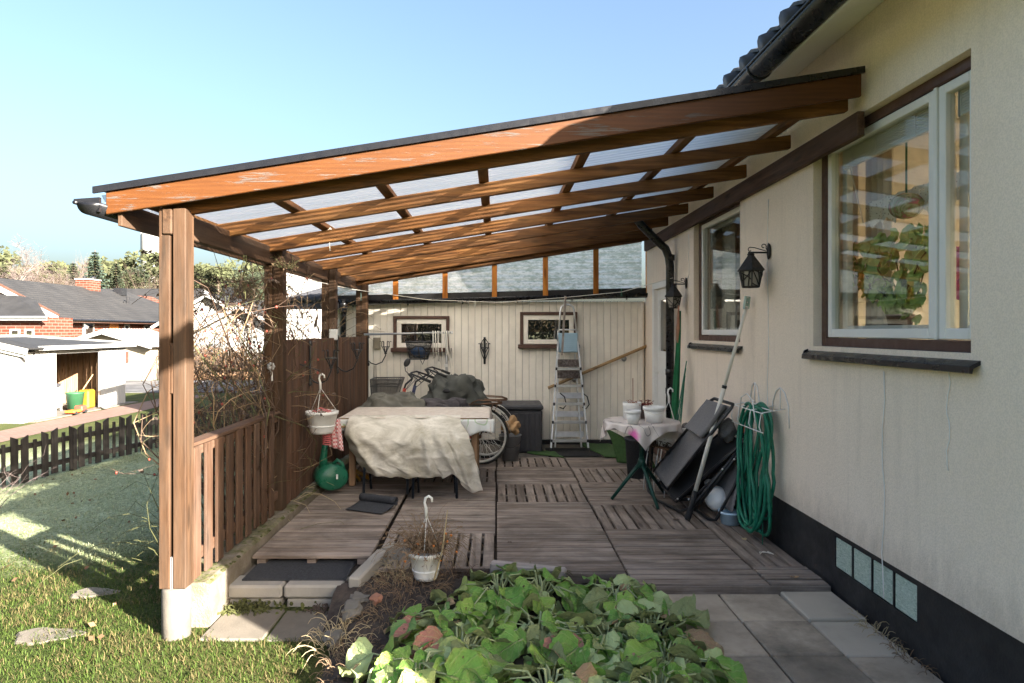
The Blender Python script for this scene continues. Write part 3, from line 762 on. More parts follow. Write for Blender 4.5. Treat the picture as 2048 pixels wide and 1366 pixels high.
# door at the far end of the wall
mb = MB(); a, b, c, d = HD
mb.box(WX - .02, WX + .1, a - .05, a + .04, c, d + .04); mb.box(WX - .02, WX + .1, b - .04, b + .05, c, d + .04); mb.box(WX - .02, WX + .1, a + .04, b - .04, d - .05, d + .04)
DR = mb.build('door', M['white_paint'], HOUSE, bev=.004)
mb = MB().box(WX + .03, WX + .07, a + .045, b - .045, c, c + .98); mb.box(WX + .03, WX + .07, a + .045, a + .17, c + .981, d - .055); mb.box(WX + .03, WX + .07, b - .17, b - .045, c + .981, d - .055)
mb.box(WX + .03, WX + .07, a + .171, b - .171, d - .2, d - .055); mb.build('door_leaf', M['white_paint'], DR, bev=.004)
mb = MB().box(WX + .045, WX + .05, a + .165, b - .165, c + .975, d - .19); mb.build('pane', M['shed_glass'], DR)
mb = MB().box(WX - .06, WX + .03, a - .02, b + .02, .02, .118); mb.build('threshold', M['brown_frame'], DR, bev=.004)
mb = MB(); mb.tube([(WX + .03, b - .10, 1.05), (WX - .02, b - .10, 1.05), (WX - .02, b - .2, 1.05)], .01, 6); mb.build('handle', M['chrome'], DR, True)
# cables clipped on the render
for y, zt, zb, w in ((5.16, 2.62, .36, .003), (7.28, 2.66, 2.18, .003), (3.62, 1.38, .15, .003), (3.10, 1.42, .95, .0025)):
    mb = MB(); n = 16; mb.tube([(WX - .004 - .002 * math.sin(i * 2.1), y + .012 * math.sin(i * .8 + y), zt + (zb - zt) * i / n) for i in range(n + 1)], w, 5)
    mb.build('cable', M['white_paint'], HOUSE, True)

# things behind the glass
def vine(y, z0, z1, n, seed):
    t = thing('potted_vine', (WX + .33, y, 1.552), 'leafy green climber in a pot on the window board behind the large window', 'plant')
    rr = random.Random(seed); mb = MB().lathe([(.05, 1.552), (.075, 1.70), (.08, 1.70), (.07, 1.68)], (WX + .33, y, 0), 14); mb.build('pot', M['brown_pot'], t, True)
    pts = [Vector((WX + .33, y, 1.68))]; st = MB(); lv = MB()
    for s in range(11):
        p = Vector((WX + .33, y, 1.68)); line = [p]
        d = Vector((rr.uniform(-.2, .2), rr.uniform(-.9, .9), rr.uniform(.5, 1)))
        for i in range(9):
            d += Vector((rr.uniform(-.15, .15), rr.uniform(-.35, .35), rr.uniform(-.25, .3))); p = p + d.normalized() * .075
            p.x = min(max(p.x, WX + .22), WX + .46); p.z = min(max(p.z, z0), z1); line.append(p)
            for _ in range(3):
                c = p + Vector((rr.uniform(-.04, .02), rr.uniform(-.07, .07), rr.uniform(-.06, .06))); r = rr.uniform(.03, .055)
                ax = Vector((-1, rr.uniform(-.6, .6), rr.uniform(-.2, .6))).normalized(); a = ax.orthogonal().normalized(); b = ax.cross(a)
                k = 7; ph = rr.uniform(0, 6)
                vs = [c - ax * .008] + [c + (a * math.cos(2*math.pi*q/k + ph) + b * math.sin(2*math.pi*q/k + ph)) * r * (1 if q else .35) for q in range(k)]
                lv.add(vs, [(0, q + 1, (q + 1) % k + 1) for q in range(k)])
        st.tube(line, .004, 4)
    st.build('stem', M['stem_green'], t); o = lv.build('foliage', M['vine_leaf'], t, fixn=False); o['kind'] = 'stuff'
vine(4.02, 1.62, 2.12, 9, 3)
t = thing('potted_orchid', (WX + .32, 3.33, 1.552), 'pink flowering orchid behind the narrow pane of the large window', 'plant')
mb = MB().lathe([(.05, 1.552), (.065, 1.68), (.06, 1.67)], (WX + .32, 3.33, 0), 14); mb.build('pot', M['white_plastic'], t, True)
mb = MB(); mb.tube([(WX + .32, 3.33, 1.66), (WX + .30, 3.36, 1.85), (WX + .26, 3.40, 2.02), (WX + .22, 3.40, 2.0)], .004, 5); mb.build('stem', M['stem_green'], t)
for k in range(7):
    rr = random.Random(k); c = Vector((WX + .24 + rr.uniform(-.03, .03), 3.38 + rr.uniform(-.05, .05), 1.80 + k * .033)); mb = MB()
    for q in range(5):
        a = q * 1.2566 + k; mb.ball(c + Vector((0, math.cos(a), math.sin(a))) * .02, .008, .022, .022, 7, 5)
    mb.build('blossom', M['orchid'], t, True)
t = thing('hanging_ornament', (WX + .25, 3.83, 2.32), 'painted egg shaped ornament hanging on a green ribbon inside the window', 'ornament')
mb = MB().ball((WX + .25, 3.83, 2.32), .09, .095, .075, 20, 12); mb.build('egg', M['marbled'], t, True)
mb = MB(); mb.tube([(WX + .25, 3.83, 2.39), (WX + .25, 3.83, 2.83)], .006, 5); mb.build('ribbon', M['green_plastic'], t)
def valance(a, b, z, lab):
    mb = MB(); n = 60
    def fn(u, v):
        y = a + (b - a) * u; zig = abs(((u * 9) % 1) - .5) * .09
        return (WX + .30 + .012 * math.sin(u * 40), y, z - v * (.13 + zig))
    mb.grid(fn, 108, 2); return tag(mb.build('lace_valance', M['lace'], fixn=False), lab, 'curtain')
valance(3.40, 4.36, 2.43, 'crocheted lace valance with zigzag hem across the wide pane of the large window')
valance(2.99, 3.26, 2.43, 'short crocheted lace piece behind the narrow pane of the large window')
def curtain(a, b, z0, z1, x, lab):
    mb = MB(); mb.grid(lambda u, v: (x + .022 * math.sin(u * (b - a) * 95), a + (b - a) * u, z1 + (z0 - z1) * v), 40, 2)
    tag(mb.build('curtain', M['curtain'], smooth=True, solid=.003), lab, 'curtain')
curtain(4.16, 4.42, 1.0, 2.95, WX + .36, 'pale curtain at the far side of the large window')
curtain(6.72, 7.08, 1.0, 2.9, WX + .30, 'pale curtain gathered at the far side of the small window')
curtain(5.72, 5.95, 1.0, 2.9, WX + .34, 'pale curtain at the near side of the small window')
t = thing('glass_jug', (WX + .30, 6.1, 1.552), 'small clear jug on the sill inside the small window', 'jug')
mb = MB().lathe([(.04, 1.552), (.055, 1.62), (.04, 1.68), (.05, 1.72)], (WX + .30, 6.1, 0), 14); mb.build('body', M['glass'], t, True)

# ------------------------------------------------------------------ the white shed across the back
BY = 9.45
SHED = thing('shed', (0, 10.6, -.1), 'white boarded shed with two small windows closing the back of the patio', 'shed')
xs0, xs1 = -2.42, 2.10
nb = 47; pw = (xs1 - xs0) / nb
for k in range(nb):
    a = xs0 + k * pw
    box('board', SHED, M['siding_white'], a + .002, a + pw - .002, BY - .02, BY, .06, 2.02, .008)
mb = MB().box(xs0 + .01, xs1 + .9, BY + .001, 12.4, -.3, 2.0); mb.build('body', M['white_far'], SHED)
mb = MB().box(xs0 - .05, xs1 - .02, BY - .03, BY - .002, -.25, .055); mb.build('plinth', M['plinth'], SHED)
mb = MB().box(2.03, 2.075, BY - .055, BY - .021, .06, 2.02); mb.box(xs0 - .02, xs0 + .07, BY - .045, BY - .021, .0, 2.02); mb.build('corner_trim', M['siding_white'], SHED, bev=.004)
def swin(u0, v0, u1, v1):
    d = BY - .03; p, q = at(u0, v1, d), at(u1, v0, d); x0, x1, z0, z1 = p.x, q.x, p.z, q.z
    mb = MB(); f = .045; Y = BY - .062
    mb.box(x0, x0 + f, Y, BY - .021, z0 + .06, z1); mb.box(x1 - f, x1, Y, BY - .021, z0 + .06, z1); mb.box(x0 + f, x1 - f, Y, BY - .021, z1 - f, z1)
    w = mb.build('window', M['brown_frame'], SHED, bev=.004)
    mb = MB().box(x0 - .03, x1 + .03, Y - .04, BY - .021, z0, z0 + .058); mb.build('sill', M['brown_frame'], w, bev=.006)
    mb = MB(); a, b, c, e = x0 + f + .003, x1 - f - .003, z0 + .062, z1 - f - .003; s = .065
    mb.box(a, a + s, Y + .012, BY - .021, c, e); mb.box(b - s, b, Y + .012, BY - .021, c, e); mb.box(a + s, b - s, Y + .012, BY - .021, c, c + s); mb.box(a + s, b - s, Y + .012, BY - .021, e - s, e)
    mb.build('sash', M['siding_white'], w, bev=.005)
    mb = MB().box(a + s - .004, b - s + .004, Y + .026, Y + .032, c + s - .004, e - s + .004); mb.build('pane', M['shed_glass'], w)
swin(787, 632, 899, 704); swin(1040, 624, 1154, 697)
# gutter of the shed, falling to the left
gl, gr_ = at(640, 606, 9.33), at(1303, 589, 9.33)
mb = MB()
def sg(u, v):
    c = gl.lerp(gr_, v); a = math.pi + u * math.pi; return (c.x, c.y + .055 * math.cos(a), c.z + .02 + .06 * math.sin(a))
mb.grid(sg, 10, 2); mb.add([sg(k / 10, 1) for k in range(11)], [tuple(range(11))]); G = mb.build('gutter', M['gutter_black'], SHED, True, solid=.006)
mb = MB(); mb.bar(gl + Vector((0, .06, .03)), gr_ + Vector((0, .06, .03)), .02, .14); mb.build('eave_board', M['plinth'], SHED)
for k in range(6):
    c = gl.lerp(gr_, .1 + k * .165); mb = MB(); mb.tube([(c.x, c.y + .06 * math.cos(a), c.z + .02 + .065 * math.sin(a)) for a in [math.pi + i * math.pi / 8 for i in range(9)]], .008, 5); mb.tube([c + Vector((0, -.01, -.045)), c + Vector((0, .0, -.062))], .012, 6)
    mb.build('gutter_bracket', M['gutter_black'], SHED)
mb = MB(); c = at(686, 606, 9.33); mb.lathe([(.075, .10), (.075, 0), (.045, -.12), (.042, -.5)], (c.x, c.y, c.z - .05), 12); mb.build('gutter_outlet', M['gutter_black'], SHED, True)
# dark low roof edge seen at the left end of the shed
for k in range(8):
    mb = MB(); x = -2.88 + k * .085; mb.tube([(x, 9.2, 2.03), (x, 11.5, 2.35)], .043, 8); mb.build('roof_tile', M['tile_dark'], SHED, True)
mb = MB().prism([(9.22, 1.90), (11.5, 2.2), (11.5, 2.3), (9.22, 1.99)], 'x', -2.95, -2.2); mb.build('roof', M['tile_dark'], SHED)

# ------------------------------------------------------------------ pergola
RS = .1563
def rz(x): return 2.862 + RS * (x - 2.05)          # underside of the rafters
PG = thing('pergola', (0, 6.4, 0), 'wooden pergola with a translucent corrugated lean-to roof on four posts', 'pergola')
PX = -1.862
PY = [3.87, 5.60, 7.42, 9.22]
for i, y in enumerate(PY):
    zb = .118 if i == 0 else .10
    mb = MB().prism([(-1.939, zb), (-1.876, zb), (-1.876, 2.150), (-1.919, 2.150), (-1.919, 2.305), (-1.939, 2.305)], 'y', y - .055, y + .055)
    mb.build('post', M['brown_wood_z'], PG, bev=.004)
    box('post', PG, M['brown_wood_z'], -1.858, -1.784, y - .055, y + .055, zb, 2.305, .005)
    if i == 0:
        box('spacer', PG, M['brown_wood_z'], -1.8755, -1.8585, y - .052, y + .04, 1.24, 1.53, .003)
        mb = MB(); mb.box(-1.874, -1.870, y - .05, y + .05, .05, .30); mb.box(-1.864, -1.860, y - .05, y + .05, .05, .30); mb.build('post_bracket', M['bucket_grey'], PG)
    else:
        box('spacer', PG, M['brown_wood_z'], -1.8755, -1.8585, y - .05, y + .05, .10, 2.13, .003)
for a, b in ((3.806, 6.52), (6.525, 9.40)):
    box('header_beam', PG, M['brown_wood_y'], -1.9165, -1.8605, a, b, 2.155, 2.30, .006)
RY = [3.905, 4.66, 5.48, 6.31, 7.14, 7.97, 8.80]
def slanted(name, parent, m, x0, x1, y0, y1, zf0, zf1, bev=.005):
    mb = MB(); v = []
    for x in (x0, x1):
        for y in (y0, y1):
            v += [(x, y, zf0(x)), (x, y, zf1(x))]
    mb.add(v, [(0,1,3,2),(4,6,7,5),(0,4,5,1),(2,3,7,6),(1,5,7,3),(0,2,6,4)])
    return mb.build(name, m, parent, bev=bev)
for y in RY:
    slanted('rafter', PG, M['rafter_wood_x'], -1.955, 2.055, y - .024, y + .024, (lambda x: rz(x) + .022) if y < 4 else ((lambda x: rz(x) + .012) if y < 5 else rz), lambda x: rz(x) + .107)
slanted('rafter', PG, M['rafter_wood_x'], -2.0, 2.04, 9.30, 9.36, lambda x: rz(x) - .01, lambda x: rz(x) + .107)
slanted('rafter', PG, M['rafter_wood_x'], -2.0, 2.04, 8.83, 8.875, lambda x: rz(x) - .05, lambda x: rz(x) + .08)
for x in (-2.05, -1.41, -.75, -.09, .57, 1.25, 1.92):
    z = rz(x) + .110
    o = box('batten', PG, M['rafter_wood_y'], x - .035, x + .035, 3.835, 9.4, z, z + .042, .004, Matrix.Rotation(-math.atan(RS), 3, 'Y'))
# ledger on the house wall (runs level along the wall)
box('ledger', PG, M['dark_wood_y'], 2.062, 2.106, 3.80, 9.30, 2.715, 2.858, .005)
# corrugated sheets, ribs running up the slope
zt = lambda x: rz(x) + .170
nsh = 6; yy0, yy1 = 3.80, 9.42; wl = .076
for k in range(nsh):
    a = yy0 + (yy1 - yy0) / nsh * k; b = yy0 + (yy1 - yy0) / nsh * (k + 1) + .03; n = int((b - a) / wl * 8)
    mb = MB()
    def fs(u, v, a=a, b=b, k=k):
        y = a + (b - a) * u; x = -2.26 + 4.33 * v
        return (x, y, zt(x) + .015 * math.cos(2 * math.pi * y / wl) + .0015 * (k % 2) + .004 * mnoise.noise(Vector((x * 2, y * 2, 1))))
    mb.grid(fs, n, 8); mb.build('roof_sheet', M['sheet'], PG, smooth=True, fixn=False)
# painted barge board with its black flashing
slanted('barge_board', PG, M['peeled'], -2.215, 2.07, 3.768, 3.796, lambda x: rz(x) + .066, lambda x: rz(x) + .194, .004)
mb = MB(); mb.prism([(3.750, .192), (3.765, .192), (3.765, .221), (3.90, .221), (3.90, .230), (3.750, .230)], 'x', 0, 1)
mb.v = [(-2.28 + 4.36 * x, y, z + rz(-2.28 + 4.36 * x)) for x, y, z in mb.v]; mb.build('flashing', M['gutter_black'], PG)
# low eave gutter at the left edge
GX, GZ = -2.27, 2.315
mb = MB()
def lg(u, v):
    a = math.pi * (1.0 + u); return (GX + .065 * math.cos(a), 3.70 + v * 5.7, GZ + .065 * math.sin(a))
mb.grid(lg, 12, 1); mb.add([lg(k / 12, 0) for k in range(13)], [tuple(range(13))]); mb.build('gutter', M['gutter_black'], PG, True, solid=.005)
mb = MB(); mb.tube([(GX - .073, 3.69, GZ), (GX - .073, 9.4, GZ)], .012, 8); mb.build('gutter_rim', M['gutter_black'], PG, True)
mb = MB(); mb.add([(GX - .085, 3.70, GZ + .02), (GX - .04, 3.70, GZ - .055), (GX + .06, 3.70, GZ - .05), (GX + .06, 3.70, GZ + .03), (GX - .085, 3.72, GZ + .02), (GX - .04, 3.72, GZ - .055), (GX + .06, 3.72, GZ - .05), (GX + .06, 3.72, GZ + .03)], [(0,1,2,3),(7,6,5,4),(0,4,5,1),(1,5,6,2),(2,6,7,3),(3,7,4,0)]); mb.build('gutter_end', M['gutter_black'], PG)
box('gutter_board', PG, M['brown_wood_y'], -2.165, -2.14, 3.80, 9.40, 2.20, 2.335, .003)
# infill of corrugated sheet above the shed with painted studs
for k in range(7):
    x0 = -2.4 + k * .635; x1 = x0 + .64; mb = MB()
    def fi(u, v, x0=x0, x1=x1):
        x = x0 + (x1 - x0) * u; z = 2.03 + .021 * (x + .2) + (rz(x) + .13 - 2.06) * v
        return (x, 9.40 + .014 * math.cos(2 * math.pi * z / .076), z)
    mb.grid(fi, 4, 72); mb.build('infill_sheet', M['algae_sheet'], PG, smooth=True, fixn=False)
for u in (791, 890, 989, 1091, 1192, 1298):
    x = (u - CX) / F_PX * 9.34; slanted('stud', PG, M['orange_wood_z'], x - .036, x + .036, 9.33, 9.372, lambda q: 2.06 + .03 * x, lambda q: rz(q) - .012, .003)
# concrete foot of the near post
tag(MB().lathe([(.078, -.4), (.080, .10), (.074, .116)], (PX, 3.87, 0), 24).build('concrete_foot', M['concrete'], PG, True), None)

# ------------------------------------------------------------------ curb, boards between the posts
mb = MB()
def curb(u, v): return None
n = 40; L = [3.97 + (9.4 - 3.97) * i / n for i in range(n + 1)]
prof = [(-1.98, -.45), (-1.98, .075), (-1.955, .097), (-1.74, .10), (-1.712, .085), (-1.705, -.45)]
vs_ = []; fs_ = []
for i, y in enumerate(L):
    for j, (x, z) in enumerate(prof):
        q = mnoise.noise(Vector((x * 6, y * 3, 2))) * .012
        vs_.append((x + (q if j in (0, 1, 5) else 0), y, z + (q if j in (1, 2, 3, 4) else 0)))
for i in range(n):
    for j in range(5): fs_.append((i*6+j, (i+1)*6+j, (i+1)*6+j+1, i*6+j+1))
fs_ += [tuple(range(6)), tuple(n*6 + j for j in range(6))[::-1]]
tag(MB().add(vs_, fs_).build('kerb', M['kerb'], smooth=False), kind='structure')
mb = MB(); rr = random.Random(3)
for k in range(520):                                                  # moss cushions on the kerb
    y = 4.0 + (rr.random() ** 1.6) * 3.6; x = rr.uniform(-1.95, -1.715); r = rr.uniform(.006, .02)
    mb.ball((x, y, .093 + mnoise.noise(Vector((x * 6, y * 3, 2))) * .012), r, r, r * .45, 6, 4)
tag(mb.build('moss', M['moss'], smooth=True), kind='stuff')

LF = thing('low_fence', (PX, 4.75, .12), 'low screen of upright brown boards between the first two posts', 'fence')
for k in range(9):
    y = 4.005 + k * .167; z0 = .118 + R.uniform(-.012, .012); z1 = .905 + R.uniform(-.006, .006)
    box('board', LF, M['fence_wood_z'], -1.817 + R.uniform(-.002, .002), -1.799, y - .049, y + .049, z0, z1, .004)
for k in range(9):
    y = 4.005 + k * .167 + .083
    if y < 5.45: box('back_board', LF, M['dark_wood_z'], -1.915, -1.897, y - .056 + (.05 if k < 2 else 0), y + (.056 if k > 1 else -.02), .14, .89, .004)
for z in (.20, .845): box('rail', LF, M['fence_wood_y'], -1.873, -1.8195, 3.93, 5.54, z, z + .07, .004)
box('cap_rail', LF, M['fence_wood_y'], -1.90, -1.80, 3.932, 5.54, .908, .932, .005)

def tall(y0, y1, lab):
    t = thing('board_screen', (PX, (y0 + y1) / 2, .1), lab, 'fence'); n = round((y1 - y0) / .118); p = (y1 - y0) / n
    for k in range(n):
        a = y0 + k * p
        box('board', t, M['dark_wood_z'], -1.815 + R.uniform(-.004, .004), -1.79, a + .004, a + p - .004, .12 + R.uniform(-.01, .01), 1.525 + R.uniform(-.004, .004), .004)
    for z in (.25, .85, 1.38): box('rail', t, M['dark_wood_y'], -1.87, -1.817, y0, y1, z, z + .07, .004)
tall(5.665, 7.355, 'head high dark brown board screen behind the watering can')
tall(7.485, 9.155, 'head high dark brown board screen beside the bicycles')

# ------------------------------------------------------------------ deck of wooden tiles
DK = struct('deck', (0, 6, 0))
TW, SLW = .865, 9
def dtile(x0, x1, y0, y1, along, z=0.0, n=SLW, gap=.0125):
    t = bpy.data.objects.new('deck_tile', None); link(t, DK, Vector(((x0 + x1) / 2, (y0 + y1) / 2, z)))
    e = .004; tilt = R.uniform(-.002, .002)
    for k in range(n):
        dz = R.uniform(-.0025, .0025) + tilt * k * .4
        if along == 'x':
            p = (y1 - y0 - 2*e) / n; a = y0 + e + k * p
            box('slat', t, M['deck_wood_x'], x0 + e, x1 - e, a + gap/2, a + p - gap/2, z - .024 + dz, z + dz, .003)
        else:
            p = (x1 - x0 - 2*e) / n; a = x0 + e + k * p
            box('slat', t, M['deck_wood_y'], a + gap*.75, a + p - gap*.75, y0 + e + .05, y1 - e - .05, z - .024 + dz, z + dz, .003)
    if along == 'y':
        for a in (y0 + e, y1 - e - .046): box('slat', t, M['deck_wood_x'], x0 + e, x1 - e, a, a + .046, z - .024, z + .001, .003)
    mb = MB()
    for q in (.08, .5, .92):
        if along == 'x': c = x0 + (x1 - x0) * q; mb.box(c - .03, c + .03, y0 + .012, y1 - .012, z - .062, z - .028)
        else: c = y0 + (y1 - y0) * q; mb.box(x0 + .012, x1 - .012, c - .03, c + .03, z - .062, z - .028)
    mb.build('bearer', M['deck_wood_x'], t)
    return t
ROW = [4.47, 5.32, 6.17, 6.99, 7.78, 8.42]
dtile(-1.70, -.872, 4.61, 5.44, 'x', .04); dtile(-1.70, -.872, 5.445, 6.27, 'x', .04); dtile(-1.70, -.872, 6.275, 7.1, 'x', .035); dtile(-1.70, -.872, 7.105, 7.93, 'y', .0)
for r, d in enumerate(('y', 'x', 'x', 'y', 'x')): dtile(-.865, -.006, ROW[r], ROW[r+1], d)
for r, d in enumerate(('x', 'x', 'y', 'x', 'y')): dtile(0, .862, ROW[r] - (.05 if r == 0 else 0), ROW[r+1], d)
for r, d in enumerate(('x', 'y', 'x', 'y', 'x')): dtile(.868, 1.725, ROW[r], ROW[r+1], d)
dtile(.868, 1.725, 4.185, 4.465, 'x', 0, 3); dtile(1.73, 2.105, 4.185, 4.465, 'x', .001, 3)
dtile(1.73, 2.105, 4.47, 6.45, 'y', 0, 4); dtile(1.73, 2.105, 6.455, 8.42, 'y', 0, 4)
box('front_slat', DK, M['deck_wood_x'], .87, 2.10, 4.1745, 4.1835, -.06, -.002, .002); box('front_slat', DK, M['deck_wood_x'], .0, .862, 4.402, 4.411, -.07, -.002, .002)
tag(MB().box(-1.70, 2.115, 4.52, 8.5, -.3, -.075).build('deck_bed', M['soil']), kind='structure')
tag(MB().box(-1.70, 2.08, 8.45, 9.43, -.3, -.005).build('landing', M['concrete'], bev=.006), kind='structure')

# ------------------------------------------------------------------ slabs
PV = struct('paving', (1.5, 3.3, -.05))
tag(MB().box(1.0, 2.115, 1.6, 4.18, -.4, -.09).build('paving_bed', M['soil']), kind='structure')
for i, (x0, x1) in enumerate(((1.005, 1.385), (1.395, 1.765), (1.775, 2.10))):
    for j in range(7):
        y1 = 4.165 - j * .402; z = -.042 + R.uniform(-.004, .004) + (.010 if (i == 2 and j == 0) else 0)
        box('paving_slab', PV, M['slab'] if not (i == 2 and j < 2) else M['slab_pale'], x0, x1, y1 - .392, y1, z - .045, z, .007)
ST = struct('garden_step', (-1.36, 4.4, -.1))
for x0, x1, dz in ((-1.755, -1.375, 0), (-1.362, -.985, .003)):
    box('step_block', ST, M['step_stone'], x0, x1, 4.25, 4.45, -.115 + dz, -.03 + dz, .014)
    box('step_block', ST, M['step_stone'], x0 + .015, x1 - .006, 4.268, 4.45, -.24, -.122, .008)
box('step_slab', ST, M['slab_lit'], -1.70, -.99, 4.455, 4.66, -.12, -.034, .006)
for x0, x1, z in ((-1.70, -1.335, -.155), (-1.325, -.985, -.165)):
    box('paving_slab', ST, M['slab_lit'], x0, x1, 3.79, 4.20, z - .05, z, .006)
t = bpy.data.objects.new('edging_stone', None)
for pts, lab in (([(-.90, 4.20, -.02), (-.80, 4.66, .01)], 'long grey edging stone beside the step and the dry grass'), ([(-.80, 4.70, .03), (-.45, 4.655, .03)], 'pale edging stone at the foot of the raised deck tile'), ([(-.04, 4.40, .015), (.45, 4.30, -.0)], 'grey wooden edging plank in front of the deck')):
    mb = MB(); mb.bar(pts[0], pts[1], .085 if 'plank' not in lab else .07, .13)
    tag(mb.build('edging_stone' if 'plank' not in lab else 'edging_plank', M['step_stone'] if 'plank' not in lab else M['board_grey_x'], bev=.012), lab, 'edging')
# ------------------------------------------------------------------ lamps, iron work, lines
def lantern(y, z, lab):
    xc = 1.962; t = thing('wall_lantern', (WX, y, z), lab, 'lantern', 'lanterns on the house wall')
    mb = MB().lathe([(.0, 0), (.030, .003), (.034, .012), (.02, .018), (0, .02)], (0, 0, 0), 16, 1, 1.9, Matrix.Rotation(rad(-90), 3, 'Y') @ Matrix.Rotation(rad(90), 3, 'Z')); mb.v = [(WX - .001 + a, y + b, z + c) for a, b, c in mb.v]
    mb.build('wall_plate', M['rusty_black'], t, True)
    mb = MB(); mb.tube([(WX - .015, y, z - .01), (xc - .02, y, z - .01)], .007, 6)
    def spiral(cx, cz, r, s, e, n=16): return [(cx + r * (1 - .6 * i / n) * math.cos(s + (e - s) * i / n), y, cz + r * (1 - .6 * i / n) * math.sin(s + (e - s) * i / n)) for i in range(n + 1)]
    mb.tube([(WX - .02, y, z + .005)] + spiral(WX - .05, z + .038, .022, -.6, 5.2), .0035, 5)
    mb.tube([(WX - .03, y, z + .002), (1.99, y, z + .028)] + spiral(xc - .005, z + .012, .020, 1.2, 5.6), .0035, 5)
    mb.tube([(xc, y, z - .01), (xc, y, z - .03)], .006, 6)
    mb.build('arm', M['rusty_black'], t, True)
    zt, zr, zb = z - .025, z - .145, z - .275; n = 6
    P = lambda r, zz, k, o=.26: Vector((xc + r * math.cos(k * 2 * math.pi / n + o), y + r * math.sin(k * 2 * math.pi / n + o), zz))
    mb = MB(); mb.add([P(.02, zt, k) for k in range(n)] + [P(.108, zr, k) for k in range(n)] + [P(.108, zr - .007, k) for k in range(n)], [tuple(range(n))] + [(k, (k+1) % n, n + (k+1) % n, n + k) for k in range(n)] + [(n+k, n+(k+1) % n, 2*n+(k+1) % n, 2*n+k) for k in range(n)] + [tuple(2*n+k for k in range(n))])
    mb.lathe([(.026, zt - .006), (.03, zt), (.018, zt + .014), (0, zt + .016)], (xc, y, 0), 6); mb.build('roof', M['rusty_black'], t)
    mb = MB(); rr = random.Random(int(y * 10))
    for k in range(n):
        a, b, c, d = P(.092, zr - .008, k), P(.092, zr - .008, k + 1), P(.066, zb, k + 1), P(.066, zb, k)
        mb.tube([a, d], .0055, 5); mb.tube([c, d], .006, 5); mb.tube([a, b], .006, 5)
        for q in range(6):
            e1 = [a.lerp(b, rr.random()), b.lerp(c, rr.random()), d.lerp(c, rr.random()), a.lerp(d, rr.random())]; i, j = rr.sample(range(4), 2)
            m_ = (e1[i] + e1[j]) / 2 + (b - a) * rr.uniform(-.12, .12); mb.tube([e1[i], m_, e1[j]], .0045, 4)
    mb.build('cage', M['rusty_black'], t)
    mb = MB(); mb.add([P(.085, zr - .01, k) for k in range(n)] + [P(.060, zb + .004, k) for k in range(n)], [(k, (k+1) % n, n + (k+1) % n, n + k) for k in range(n)] + [tuple(n+k for k in range(n))]); mb.build('shade', M['lampglass'], t)
M['lampglass'] = plain('lamp_glass', (.34, .31, .27), .25)
lantern(5.13, 2.215, 'nearer black wall lantern above the pole with the green head')
lantern(7.37, 2.13, 'farther black wall lantern in front of the downpipe')

def prongs(mb, c, n, r, h, w=.006):
    for k in range(n):
        a = k * 2 * math.pi / n + .3; dx, dy = math.cos(a), math.sin(a)
        p = [Vector((c[0] + dx * q, c[1] + dy * q, c[2] + zz)) for q, zz in ((.008, -.075), (r * .55, -.02), (r, .02), (r, h), (r + .012, h + .014), (r + .026, h + .004))]
        mb.tube(p, w, 4)
    mb.tube([(c[0] + r * math.cos(q * .393), c[1] + r * math.sin(q * .393), c[2] + .012) for q in range(16)], w, 4, True)
def candle_arm(x, y, z, dx, lab):
    t = thing('iron_candelabra', (x, y, z), lab, 'candle holder', 'black iron candle holders')
    mb = MB().box(x - .006, x + .006, y - .018, y + .018, z - .17, z + .19); mb.ball((x, y, z + .2), .02, .018, .03, 8, 6); mb.ball((x, y, z - .18), .02, .018, .03, 8, 6); mb.build('wall_strap', M['black_metal'], t)
    cx = x + dx; mb = MB(); mb.tube([(x, y, z - .13), (x + .04, y, z - .165), (x + dx * .45, y, z - .185), (x + dx * .8, y, z - .15), (cx, y, z - .06), (cx, y, z)], .008, 6); mb.build('arm', M['black_metal'], t, True)
    mb = MB(); prongs(mb, (cx, y, z + .05), 6, .055, .075); mb.ball((cx, y, z - .03), .02, .02, .012, 8, 6); mb.build('holder', M['black_metal'], t)
candle_arm(-1.775, 9.20, 1.32, .24, 'black iron candle holder in front of the white shed boards')
candle_arm(-1.775, 7.42, 1.33, .22, 'black iron candle holder against the brown screen, below the white box')
candle_arm(-1.78, 6.35, 1.28, .20, 'black iron candle holder deep in the rose stems on the brown screen')
t = thing('iron_torch', at(969, 700, BY - .05), 'black iron torch holder between the two small shed windows', 'candle holder')
c = at(969, 700, BY - .10); mb = MB(); prongs(mb, (c.x, c.y, c.z + .02), 7, .06, .06)
mb.tube([(c.x, BY - .03, c.z + .17), (c.x + .05, BY - .04, c.z + .1), (c.x + .06, BY - .04, c.z), (c.x, BY - .05, c.z - .16)], .006, 5); mb.tube([(c.x, BY - .03, c.z + .17), (c.x - .05, BY - .04, c.z + .1), (c.x - .06, BY - .04, c.z), (c.x, BY - .05, c.z - .16)], .006, 5)
mb.tube([(c.x, c.y, c.z - .06), (c.x, BY - .05, c.z - .2)], [.014, .006], 6); mb.box(c.x - .015, c.x + .015, BY - .03, BY - .022, c.z - .2, c.z + .18)
mb.build('holder', M['black_metal'], t)

